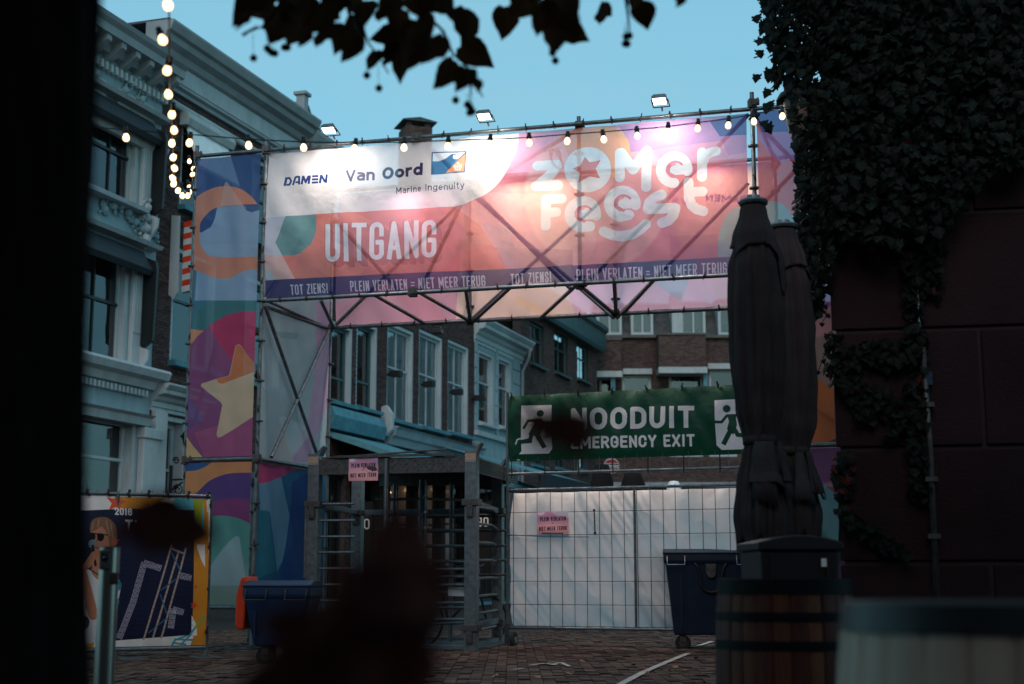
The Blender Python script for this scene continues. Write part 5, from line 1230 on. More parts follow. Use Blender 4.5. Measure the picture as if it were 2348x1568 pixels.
a_ = hit_plane(1364, 1170, FA, fn); b_ = hit_plane(1366, 1222, FA, fn)
bg_ = MB().tube((0,0,0), (b_-a_)[:], .008, 6).sphere((0,0,0), .018).sphere((b_-a_)[:], .018).build('bungee', M['black'], label='short black bungee cord hooked on the fence mesh', cat='cord'); bg_.location = a_-fn*.04
a_ = hit_plane(1165, 1226, FA, fn); b_ = hit_plane(1352, 1231, FA, fn)
bg_ = MB().path([(0,0,0), tuple((b_-a_)*.5+Vector((0,0,-.012))), tuple(b_-a_)], .006, 6).build('blue_cord', M['blue_rope'], label='thin blue cord stretched along the fence under the notice', cat='cord'); bg_.location = a_-fn*.035
# green banner
gv = panel('green_banner_print', FA+Vector((0,0,zG1))+fu*.02-fn*.03, fu*(FL-.04), Vector((0,0,zG0-zG1)), 1800, 480, (14, 68, 48))
def ZR(pts): return [(1130.8+x*.2923, 702.9+y*.2923) for x, y in pts]
GW = (232, 222, 222); GG = (14, 68, 48)
gv.poly(ZR([(216,775),(455,770),(458,1110),(428,1150),(193,1156),(216,1130)]), GW)
gv.circ(*ZR([(366,838)])[0], 8, GG)
gv.line(ZR([(460,930),(405,935),(375,890),(270,895),(240,950)]), 3.0, GG); gv.poly(ZR([(300,885),(375,880),(400,920),(360,1010),(310,1010),(280,1000),(330,900)]), GG, r=1)
gv.line(ZR([(300,1000),(290,1045),(200,1065)]), 4.6, GG); gv.line(ZR([(340,1000),(398,1105)]), 5.2, GG, flat=True)
gv.line(ZR([(172,1076),(185,1042),(215,1033)]), 1.6, GW); gv.line(ZR([(185,1073),(300,1062)]), 1.8, GG)
gv.text('NOODUIT', *ZR([(606,968),(1572,948)]), 50.5, 11, GW, wide=.75, gap=7)
gv.text('EMERGENCY EXIT', *ZR([(608,1114),(1576,1094)]), 28, 5.6, GW, wide=.62, gap=3.4)
gv.poly(ZR([(1732,733),(1990,722),(2010,1115),(1785,1122),(1745,1085)]), GW)
gv.circ(*ZR([(1828,800)])[0], 8.6, GG); gv.line(ZR([(1735,905),(1790,905),(1830,855),(1935,850),(1965,900)]), 3.2, GG)
gv.poly(ZR([(1835,850),(1895,850),(1905,930),(1880,1000),(1835,960),(1850,900)]), GG, r=1); gv.line(ZR([(1870,950),(1800,1080)]), 5.6, GG, flat=True); gv.line(ZR([(1890,960),(1915,1005),(2000,1010)]), 4.8, GG)
gv.circ(*ZR([(185,1200)])[0], 4, (190,200,190), ry=1.6)
gm = clothmat('green_banner_cloth', gv.image(), 0, .25, .45, weave=.4)
def gf(A, B):
    d = folds(.012, 77, 9, 3, 2)(A, B); return d+.012*np.sin((A*6-B*1.2)*6.28)*np.exp(-(1-B)*2)
gb = sheet('green_exit_banner', gv, gm, 200, 60, gf, label='green NOODUIT EMERGENCY EXIT banner with running figures above the fence', cat='banner')
ties(gb, [FA+fu*s+Vector((0,0,zG0)) for s in np.linspace(.06, FL-.1, 8)])
me = MB().box(-.007,.007,-.05,-.035,-.0,.34).mesh('strap', M['black'])
for s in np.linspace(.06, FL-.1, 8):
    o = bpy.data.objects.new('strap', me); C.objects.link(o); o.parent = gb; o.location = FA+fu*s+Vector((0,0,zR-.06)); o.scale = (1, 1, (zG1-zR+.12)/.34)
# notices
def notice(name, x0, y0, x1, y1, plane_o, plane_n, label, worn=False):
    a = hit_plane(x0, y1, plane_o, plane_n); b = hit_plane(x1, y1, plane_o, plane_n); c = hit_plane(x0, y0, plane_o, plane_n)
    u = b-a; u.z = 0; v = Vector((0,0,c.z-a.z)); a.z = (a.z+b.z)/2
    cv = Canvas(name, a, u, v, 520, 400, (206, 150, 176))
    W, H = x1-x0, y1-y0
    cv.poly([(x0-9,y0+H*.6),(x1+9,y0+H*.35),(x1+9,y1+9),(x0-9,y1+9)], (222, 158, 160), soft=14)
    cv.poly([(x0+W*.55,y0-9),(x1+9,y0-9),(x1+9,y0+H*.45)], (190, 156, 196), .7, soft=6)
    if worn: cv.poly([(x0+W*.4,y0-2),(x1+2,y0-2),(x1+2,y0+H*.3),(x0+W*.6,y0+H*.18)], (226,222,228), .8, soft=3); cv.poly([(x0+W*.15,y1-3),(x1-W*.15,y1-3),(x1-W*.2,y1+1),(x0+W*.15,y1+1)], (60,60,66), .8)
    cv.line([(x0+W*.05,y0+H*.1),(x0+W*.22,y0+H*.06)], 1.1, (236,226,236)); cv.line([(x0+W*.06,y0+H*.16),(x0+W*.2,y0+H*.13)], 1.1, (236,226,236))
    cv.text('PLEIN VERLATEN', (x0+W*.1,y0+H*.44), (x0+W*.91,y0+H*.40), H*.18, 1.55, (34,26,52), wide=.4, gap=1)
    cv.text('=', (x0+W*.46,y0+H*.57), (x0+W*.52,y0+H*.57), 4.5, .8, (34,26,52), wide=1)
    cv.text('NIET MEER TERUG', (x0+W*.07,y0+H*.87), (x0+W*.94,y0+H*.82), H*.18, 1.55, (34,26,52), wide=.4, gap=1)
    m = clothmat(name, cv.image(), 0, .15, .3, weave=.1)
    n = 12; return sheet(name, cv, m, n, n, lambda A, B: .008*np.sin(A*4+B*3)+.004*np.sin(B*9), label=label, cat='notice', group='PLEIN VERLATEN notices')
notice('paper_notice', 1231, 1172, 1303, 1224, FA-fn*.04, fn, 'worn pink PLEIN VERLATEN notice tied to the white fence mesh', True)

# ------------------------------------------------------------ poster on the low fence at the left
Q1 = hit_h(472, 1515, 0); hq = height_over(Q1, 1138); Q0 = hit_h(196, 1130, hq); Q0.z = 0
Q0 = Q1+(Q0-Q1)*1.5
qu = (Q1-Q0).normalized(); qn = Vector((-qu.y, qu.x, 0)); QL = (Q1-Q0).length; zq = height_over(Q1, 1478)
pf = empty('poster_fence', Q0, math.atan2(qu.y, qu.x), 'low mesh fence frame that carries the concert poster at the left', 'fence')
for x in (0, QL*.5, QL): MB().tube((x,0,.0),(x,0,hq+.02),.02,10).build('post', M['galv'], pf, smooth='auto')
for z in (hq, zq-.03): MB().tube((0,0,z),(QL,0,z),.02,10).build('rail', M['galv'], pf, smooth='auto')
x = .1
while x < QL: MB().tube((x,.01,zq-.03),(x,.01,hq+.05),.0035,6).build('wire', M['galv'], pf); x += .12
for xx in (QL*.62, QL): MB().box(xx-.12,xx+.12,-.25,.25,0,.05).build('foot_block', M['galv_dark'], pf, bevel=.01)
qv = panel('poster_print', Q0+Vector((0,0,zq))-qn*.045, qu*(QL-.02), Vector((0,0,hq-zq-.03)), 2000, 1100, (222, 214, 206))
NV = (22, 26, 52)
qv.poly(Z3([(380,240),(975,250),(975,430),(380,430)]), (206, 132, 40)); qv.poly(Z3([(860,400),(985,400),(985,1400),(860,1400)]), (206, 132, 40))
qv.poly(Z3([(700,300),(955,312),(955,560),(890,560),(890,400),(660,400)]), (86, 178, 190)); qv.poly(Z3([(885,310),(955,310),(930,520),(880,420)]), (150, 160, 40))
qv.poly(Z3([(660,330),(700,300),(760,305),(745,340),(700,352)]), (226,218,206))
qv.poly(Z3([(-250,380),(160,388),(430,375),(890,385),(875,1235),(340,1275),(-250,1300)]), NV)
qv.poly(Z3([(905,620),(960,620),(960,780),(930,720),(905,640)]), (228,220,212)); qv.poly(Z3([(870,1100),(905,1170),(910,1240),(870,1240)]), (228,220,212))
def starp(cx, cy, r, a0=-90, k=.42): return [(cx+(r if i % 2 == 0 else r*k)*math.cos(R(a0+36*i)), cy+(r if i % 2 == 0 else r*k)*math.sin(R(a0+36*i))) for i in range(10)]
c_ = Z3([(360,335)])[0]; qv.poly(starp(c_[0], c_[1], 25, -80), (220, 84, 46)); c_ = Z3([(896,908)])[0]; qv.poly(starp(*c_, 5), (206, 70, 40)); c_ = Z3([(885,1035)])[0]; qv.poly(starp(*c_, 9.5, -70), (206, 70, 40))
qv.poly(Z3([(130,1290),(540,1262),(535,1330),(60,1360)]), (228,220,212)); qv.poly(Z3([(665,1255),(890,1235),(860,1320),(680,1325)]), (228,220,212))
for pts in ([(740,1310),(760,1270),(840,1240)], [(800,1300),(850,1250),(900,1180),(955,1110)], [(745,1290),(830,1300)], [(760,1265),(880,1270)]): qv.line(Z3(pts), 2.2, (70,150,160))
qv.line(Z3([(900,1180),(955,1120)]), 3, (140,160,60))
qv.poly(Z3([(60,1290),(210,1285),(200,1360),(60,1375)]), (214,140,30))
qv.text('2016', *Z3([(348,418),(466,424)]), 17, 3.4, (226,222,218), wide=.5, gap=1.6); qv.text('T', *Z3([(418,530),(470,532)]), 27, 5, (226,222,218)); qv.text('HE', *Z3([(482,533),(590,537)]), 27, 5, (226,222,218), wide=.6)
# LED wall pixels and truss in the printed photo
for pts in ([(545,745),(475,1000),(375,1265)], [(545,745),(665,785)], [(795,832),(872,850)], [(745,1060),(728,1195)], [(745,1062),(820,1085)]):
    L_ = pts
    for w_ in np.linspace(-18, 18, 5):
        for i in range(len(L_)-1):
            (ax, ay), (bx_, by_) = L_[i], L_[i+1]; ln = math.hypot(bx_-ax, by_-ay); nn = int(ln/9)
            for k in range(nn):
                t = k/nn; x = ax+(bx_-ax)*t-(by_-ay)/ln*w_; y = ay+(by_-ay)*t+(bx_-ax)/ln*w_
                qv.circ(*Z3([(x, y)])[0], 1.15, (196,188,200))
for a, b in (((735,620),(545,1265)), ((828,650),(665,1255)), ((775,680),(610,1250)), ((735,650),(812,680))): qv.line(Z3([a, b]), 2.2, (176,150,138))
for a, b in (((735,680),(790,800)), ((660,930),(770,850)), ((655,960),(700,1090)), ((580,1220),(700,1120))): qv.line(Z3([a, b]), 1.3, (60,110,136))
for k in range(18): qv.line(Z3([(360, 640+k*34), (880, 660+k*34)]), .5, (40,46,78), .7)
# printed singer with sunglasses and microphone
SK = (178, 116, 88)
qv.poly(smooth(Z3([(90,830),(150,790),(250,800),(330,840),(385,880),(370,1000),(330,1180),(200,1290),(60,1290)]), 4), (206, 200, 200))
for (x, y, r) in ((365,900,9),(355,1010,7),(140,1150,12),(170,1040,8),(110,1220,9)): qv.circ(*Z3([(x, y)])[0], r, (40,120,140) if x > 300 else (60,60,76), ry=r*1.3)
qv.poly(smooth(Z3([(190,700),(300,690),(310,800),(240,860),(190,820)]), 4), SK); qv.poly(smooth(Z3([(180,520),(230,480),(320,500),(340,600),(310,690),(250,720),(200,690),(180,600)]), 5), SK)
qv.poly(smooth(Z3([(175,520),(190,460),(235,435),(300,440),(350,490),(360,570),(340,620),(310,640),(300,560),(260,500),(220,520),(190,530)]), 5), (126, 88, 66))
for (a, b) in (((200,470),(190,520)),((240,450),(230,500)),((290,460),(310,560)),((320,480),(335,600))): qv.line(Z3([a, b]), 1, (170,128,98))
qv.poly(smooth(Z3([(172,545),(200,540),(215,560),(205,590),(175,585)]), 4), (14,12,16)); qv.poly(smooth(Z3([(222,545),(262,545),(275,570),(255,598),(228,590)]), 4), (14,12,16)); qv.line(Z3([(175,542),(300,556)]), 1.2, (14,12,16))
qv.line(Z3([(228,590),(212,608),(222,612)]), 1, (140,84,62)); qv.circ(*Z3([(196,616)])[0], 10, (120,124,132)); qv.line(Z3([(196,630),(205,700),(215,760)]), 3, (20,20,24)); qv.line(Z3([(205,640),(240,645)]), 1.5, (120,60,56))
qv.circ(*Z3([(345,600)])[0], 6, (160,96,74), ry=9); qv.line(Z3([(325,650),(350,600),(372,590)]), 1.4, (200,60,40))
qv.line(Z3([(120,800),(150,900),(200,1100)]), 11, SK); qv.line(Z3([(120,800),(160,760),(205,690)]), 8, SK)
qv.line(Z3([(160,780),(240,830),(330,850)]), 1.5, (50,50,56))
qm = clothmat('poster_print', qv.image(), 0, .15, .5, weave=.25)
qs = sheet('concert_poster', qv, qm, 120, 70, folds(.008, 91, 9, 4), label='large concert poster with 2016, a singer with sunglasses and an orange border', cat='poster')
ties(qs, [Q1+Vector((0,0,z)) for z in np.linspace(zq+.15, hq-.1, 4)]+[Q0+qu*(QL*t)+Vector((0,0,hq)) for t in np.linspace(.35, .98, 7)])

# ------------------------------------------------------------ full height turnstile
FR_ = hit_h(1080, 1497, 0); tt = height_over(FR_, 1022); FLt = hit_h(724, 1030, tt); FLt.z = 0
BRt = hit_h(1141, 1477, 0); tu = (FR_-FLt).normalized(); tn = Vector((-tu.y, tu.x, 0)); TW = (FR_-FLt).length; TD = (BRt-FR_).length
print('turnstile', FR_[:], FLt[:], BRt[:], tt, TW, TD)
ts = empty('turnstile', FLt, math.atan2(tu.y, tu.x), 'full-height galvanised steel turnstile with diamond plate header and rotor bars', 'turnstile')
bd = BRt-FR_; ox = bd.dot(tu); oy = bd.dot(tn)
def th(dx, dy): p = hit_plane(dx, dy, FLt, tn); return (p-FLt).dot(tu), p.z
PW = .075
spots = [('S05', 0, 0), ('S06', TW, 0), ('', TW+ox, oy), ('', ox, oy)]
for lab, x, y in spots:
    p = empty('corner_post', (x, y, 0)); p.parent = ts
    MB().box(-PW,PW,-PW,PW,.02,tt-.09).box(-PW-.02,PW+.02,-PW-.02,PW+.02,.0,.02).build('post', M['galv'], p, bevel=.008)
    MB().prism([(-PW,tt-.09),(PW,tt-.09),(PW+.06,tt+.03),(PW+.05,tt+.04),(PW-.04,tt-.06),(-PW,tt-.06)], 'y', -PW, PW).build('post_cap', M['galv'], p)
    for z in (th(1078,1148)[1], .32): MB().box(-PW-.03,PW+.03,-PW-.03,PW+.03,z-.06,z+.02).box(-.04,.04,-PW-.045,-PW-.03,z-.2,z-.06).build('clamp', M['galv_dark'], p, bevel=.005)
    if lab:
        zc_ = th(725, 1058)[1]
        a = FLt+tu*(x-PW+.005)-tn*(PW+.004)+Vector((0,0,zc_-.05)); cvv = Canvas('post_number_'+lab, a, tu*(PW*2-.01), Vector((0,0,.11)), 160, 110, (120,122,120))
        x0_, y0_ = cvv.X.min(), cvv.Y.max(); x1_, y1_ = cvv.X.max(), cvv.Y.min()
        cvv.text(lab, (x0_+1,y0_-6), (x1_-1,y0_-6), (y0_-y1_)*.6, 1.5, (196,140,96), wide=.6, gap=1.4)
        sheet('post_number', cvv, clothmat('post_number_'+lab, cvv.image(), 0, 0, .5, weave=.2), 2, 2, lambda A, B: 0*A, parent=None).parent = None
        o = C.objects[-1]; mw = Matrix.Translation(ts.location) @ Matrix.Rotation(math.atan2(tu.y, tu.x), 4, 'Z') @ Matrix.Translation((x, y, 0)); o.parent = p; o.matrix_parent_inverse = mw.inverted()
# header of diamond plate with raised studs
z1h, z0h = th(900, 1052)[1], th(900, 1086)[1]
def diamond(x0, x1, name='header_plate', depth=None):
    MB().box(x0, x1, -.06, -.03, z0h, z1h).build(name, M['galv_dark'], ts)
    mb = MB(); k = 0; n = int((x1-x0)/.075)
    for i in range(n):
        for j in range(4):
            cx = x0+.04+i*.075+(j % 2)*.037; cz = z0h+.035+j*(z1h-z0h-.07)/3
            if cx > x1-.03: continue
            a = .6 if (i+j) % 2 else -.6; c, s_ = math.cos(a), math.sin(a)
            pts = [(-.024,0),(0,-.008),(.024,0),(0,.008)]
            pp = [(cx+u*c-v*s_, -.0605, cz+u*s_+v*c) for u, v in pts]; m = len(mb.v); mb.v += pp+[(cx, -.066, cz)]
            mb.f += [(m,m+1,m+4),(m+1,m+2,m+4),(m+2,m+3,m+4),(m+3,m,m+4)]
    mb.build('tread_stud', M['galv_dark'], ts, kind='stuff')
diamond(PW, TW-PW)
e2 = MB().box(TW+.02, TW+.05, PW, oy-PW, z0h, z1h); e2.build('side_header_plate', M['galv_dark'], ts)
mb = MB()
for i in range(int((oy-.15)/.05)):
    for j in range(5):
        y_ = PW+.03+i*.05; z_ = z0h+.03+j*(z1h-z0h-.06)/4; m = len(mb.v); mb.v += [(TW+.051,y_-.012,z_),(TW+.051,y_,z_-.018),(TW+.051,y_+.012,z_),(TW+.051,y_,z_+.018),(TW+.058,y_,z_)]; mb.f += [(m,m+1,m+4),(m+1,m+2,m+4),(m+2,m+3,m+4),(m+3,m,m+4)]
mb.build('tread_stud', M['galv_dark'], ts, kind='stuff')
MB().box(PW, TW-PW, oy-.02, oy+.02, z0h, z1h).build('rear_header_plate', M['galv_dark'], ts)
MB().box(PW, TW+.0, -.02, oy, z1h+.0, z1h+.012).build('roof_plate', M['galv_dark'], ts)
MB().box(.3, TW-.2, -.1, -.06, z1h+.02, z1h+.05).tube((.12,-.08,z1h+.02),(TW-.3,-.08,z1h+.1),.012).build('header_bar', M['galv_dark'], ts)
for x in np.linspace(.2, TW-.2, 7): MB().tube((x,-.075,z0h+.015),(x,-.06,z0h+.015),.008,8).build('bolt', M['galv'], ts)
def bar(name, a, b, r=.019, m='galv'): return MB().tube(a, b, r, 10).build(name, M[m], ts, smooth='auto')
xp = th(890, 1120)[0]; bar('header_pole', (xp, -.09, th(890,1180)[1]-.9), (xp, -.09, z1h), .028)
for dy in (1155,1193,1230,1266,1303,1340,1377): z = th(770, dy)[1]; bar('fixed_bar', (PW, 0, z), (th(813, dy)[0], 0, z), .017)
cx_, cy_ = TW*.52, oy*.5
MB().tube((cx_,cy_,.05),(cx_,cy_,z0h),.05,16).build('rotor_column', M['galv'], ts, smooth='auto')
for k, dy in enumerate((1133,1171,1208,1246,1285,1322,1360,1398,1436)):
    z = th(820, dy)[1]
    for a in (170, 290, 50):
        ra = R(a); L_ = .72
        MB().path([(cx_+.05*math.cos(ra), cy_+.05*math.sin(ra), z), (cx_+L_*math.cos(ra), cy_+L_*math.sin(ra), z)], .019, 8).build('rotor_bar', M['galv'], ts, smooth='auto')
for dy in (1169,1206,1247,1286,1326,1365,1403,1440):
    z = height_over(BRt+(FR_-BRt)*.5, dy); MB().path([(TW-.0, PW, z), (TW+ox*.4+.06, oy*.5, z+.01), (TW+ox, oy-PW, z)], .017, 8).build('side_bar', M['galv'], ts, smooth='auto')
for dy in (1304,1340,1381,1419):
    z = th(1040, dy)[1]; bar('fixed_bar', (TW-PW, .0, z), (TW-.75, .12, z-.01), .019)
for (x0, y0, x1, y1) in ((PW, 0, TW-PW, 0), (TW, PW, TW+ox, oy-PW), (ox, oy, TW+ox, oy), (0, PW, ox, oy-PW)):
    for z in (.06, .32, th(1078,1148)[1]-.02):
        if z > .1 and (x0, y0) == (PW, 0): continue
        d = Vector((x1-x0, y1-y0, 0)); n_ = Vector((-d.y, d.x, 0)).normalized()*.035
        mb = MB(); v = [(x0-n_.x,y0-n_.y,z-.035),(x1-n_.x,y1-n_.y,z-.035),(x1+n_.x,y1+n_.y,z-.035),(x0+n_.x,y0+n_.y,z-.035)]; v += [(a, b, z+.035) for a, b, c in v]
        mb.v = v; mb.f = [(0,3,2,1),(4,5,6,7),(0,1,5,4),(1,2,6,5),(2,3,7,6),(3,0,4,7)]; mb.build('frame_rail', M['galv'], ts, bevel=.004)
MB().box(-.05, TW+.05, -.05, oy, .03, .05).build('floor_plate', M['galv_dark'], ts)
for dy in (1170,1207,1245,1282,1318): z = th(980, dy)[1]; bar('cage_bar', (TW*.42, oy*.85, z), (TW*.98, oy*.85, z+.01), .017, 'galv_dark')
for x in (TW*.2, TW*.42, TW*.6, TW*.78): bar('inner_post', (x, oy*.85, .05), (x, oy*.85, z0h), .03)
bar('guard_pipe', (-.13, .05, .9), (-.13, .05, th(700,1148)[1]), .025)
# the second notice hangs on the header
q0_ = FLt-tn*.07; notice('paper_notice', 799, 1049, 866, 1102, q0_, tn, 'pink PLEIN VERLATEN notice stuck on the turnstile header')
# small leaflet
a_ = hit_plane(1027, 1345, FLt+tn*.1, tn); lf = MB().box(0, .21, 0, .004, 0, .11).build('leaflet', M['white'], label='small white leaflet tied to the turnstile bars', cat='leaflet'); lf.location = a_-Vector((0,0,.11)); lf.rotation_euler = (.1, .03, math.atan2(tu.y, tu.x))
# ------------------------------------------------------------ wheeled bins
def wheel(parent, c, r, w, axis='y'):
    d = Vector((0, w/2, 0)) if axis == 'y' else Vector((w/2, 0, 0)); c = Vector(c)
    t = MB().tube(c-d, c+d, r, 22).build('wheel', M['rubber'], parent, bevel=.01)
    MB().tube(c-d*1.08, c+d*1.08, r*.5, 14).build('rim', M['galv_dark'], t); return t
def container(name, base, rz, W, D, H, m, label, lidm=None, pocket=True):
    e = empty(name, base, rz, label, 'rubbish container')
    b0, b1 = .2, H-.1; k = .09
    mb = MB()
    lo = [(-W/2+k,-D/2+k),(W/2-k,-D/2+k),(W/2-k,D/2-k),(-W/2+k,D/2-k)]; hi = [(-W/2,-D/2),(W/2,-D/2),(W/2,D/2),(-W/2,D/2)]
    n0 = len(mb.v); mb.v += [(x,y,b0) for x, y in lo]+[(x,y,b1-.12) for x, y in hi]+[(x*1.05,y*1.06,b1-.09) for x, y in hi]+[(x*1.05,y*1.06,b1) for x, y in hi]
    mb.f.append((3,2,1,0))
    for r_ in range(3):
        for i in range(4): j = (i+1) % 4; mb.f.append((r_*4+i, r_*4+j, r_*4+4+j, r_*4+4+i))
    mb.build('body', m, e, bevel=.02)
    mb = MB(); mb.prism([(-D/2*1.08,b1+.003),(D/2*1.08,b1+.003),(D/2*1.08,b1+.03),(D/4,b1+.07),(-D/4,b1+.07),(-D/2*1.08,b1+.03)], 'x', -W/2*1.06, W/2*1.06); mb.build('lid', lidm or m, e, bevel=.01)
    yf = -D/2
    if pocket:
        # central fork pocket: horseshoe recess with latch plate
        pts = arc(0, b1-.34, .13, .13, 180, 360, 12); pts = [(-.2, b1-.11), (-.16, b1-.16), (-.13, b1-.3)]+pts[1:-1]+[(.13, b1-.3), (.16, b1-.16), (.2, b1-.11)]
        mb = MB(); mb.path([(x, yf+.0-.02+(b1-z)*.06, z) for x, z in pts], .017, 8); mb.build('fork_rim', M['black'], e, smooth=True)
        mb = MB().prism([(-.065,b1-.12),(.065,b1-.12),(.06,b1-.24),(.03,b1-.29),(-.03,b1-.29),(-.06,b1-.24)], 'y', yf-.035, yf-.02); o = mb.build('latch_plate', M['galv_dark'], e, bevel=.004)
        for x in (-.035,.035): MB().tube((x,yf-.04,b1-.19),(x,yf-.034,b1-.19),.012,10).build('bolt', M['black'], o)
    for s in (-1, 1):
        x = s*(W/2-.13); mb = MB(); mb.path([(x-.11,yf-.03,b1-.02),(x-.11,yf-.08,b1-.13),(x+.11,yf-.08,b1-.13),(x+.11,yf-.03,b1-.02)], .009, 8); mb.build('handle', M['galv'] if pocket else M['black'], e, smooth=True)
        for q in (-1, 1):
            cx = s*(W/2-.2); cy = q*(D/2-.17); c_ = wheel(e, (cx, cy, .1), .1, .045, 'y' if q < 0 else 'x'); MB().prism([(-.05,0),(.05,0),(.03,-.13),(-.03,-.13)], 'y', -.04, .04).build('fork', M['galv_dark'], c_).location = (cx, cy, .24)
    for k_ in (-1, 1): MB().box(k_*W*.33-.008, k_*W*.33+.008, yf-.0, yf+.05, b0+.1, b1-.25).build('rib', m, e)
    return e
b = hit_h(1625, 1494, 0); b.y += .35
cR = container('refuse_container', Vector((P(1627, 1300, b.y).x, b.y, 0)), R(-6), 1.12, .8, height_over(b-Vector((0,.35,0)), 1252), M['navy_bin'], 'navy blue four-wheeled refuse container in front of the white fence tarpaulin')
bl_ = P(646, 1500, 15.3); bl_.z = 0
cL = container('refuse_container', bl_, R(-4), .68, .62, height_over(bl_-Vector((0,.3,0)), 1324), M['blue_bin'], 'blue refuse container with its orange lid hanging open, left of the turnstile', pocket=False)
# the hinged orange lid, hanging down at the left side
od = P(561, 1320, 15.1); hh = height_over(Vector((0,15.1,0)), 1322)-height_over(Vector((0,15.1,0)), 1445)
mb = MB(); mb.prism([(.0,.0),(-.03,-.02),(-.06,-.12),(-.08,-.2),(-.085,-hh+.04),(-.05,-hh),(.01,-hh),(.03,-.2),(.02,-.05)], 'y', -.28, .28)
mb.v = [(x+.02, y, z) for x, y, z in mb.v]
o = mb.build('open_lid', M['orange_lid'], cL, bevel=.02); o.location = Vector((od.x-bl_.x, 0, od.z-bl_.z)); 
for q in range(4): MB().box(-.075,-.068,-.2+q*.13,-.17+q*.13,-hh+.06,-.2).build('lid_rib', M['orange_lid'], o)
# dark wheelie bin behind the barrel
bz = 9.2; wb = P(1808, 1300, bz); wb.z = 0; e = empty('wheelie_bin', wb, R(3), 'charcoal wheelie bin with a domed lid behind the wooden barrel', 'wheelie bin')
hT = height_over(Vector((0,bz-.3,0)), 1224); Wb = 190*bz/FPX
mb = MB(); n0 = 0
mb.v = [(-Wb*.42,-.26,.1),(Wb*.42,-.26,.1),(Wb*.42,.26,.1),(-Wb*.42,.26,.1),(-Wb*.47,-.3,hT-.1),(Wb*.47,-.3,hT-.1),(Wb*.47,.3,hT-.1),(-Wb*.47,.3,hT-.1)]
mb.f = [(3,2,1,0),(4,5,6,7),(0,1,5,4),(1,2,6,5),(2,3,7,6),(3,0,4,7)]; mb.build('body', M['grey_bin'], e, bevel=.02)
mb = MB(); pts = [(-Wb*.5,hT-.1),(Wb*.5,hT-.1)]+[(Wb*.5-i*Wb/10, hT-.05+.045*math.sin(math.pi*i/10)) for i in range(11)]; mb.prism(pts, 'y', -.33, .33); mb.build('lid', M['grey_bin'], e, bevel=.01)
for x in (-Wb*.36, Wb*.3): MB().box(x, x+.015, -.315, -.29, .3, hT-.12).build('rib', M['grey_bin'], e)
MB().box(Wb*.24,Wb*.24+.04,-.312,-.3,hT-.2,hT-.15).build('sticker', M['blind'], e)
for s in (-1, 1): wheel(e, (s*Wb*.42, .3, .1), .1, .05, 'x')

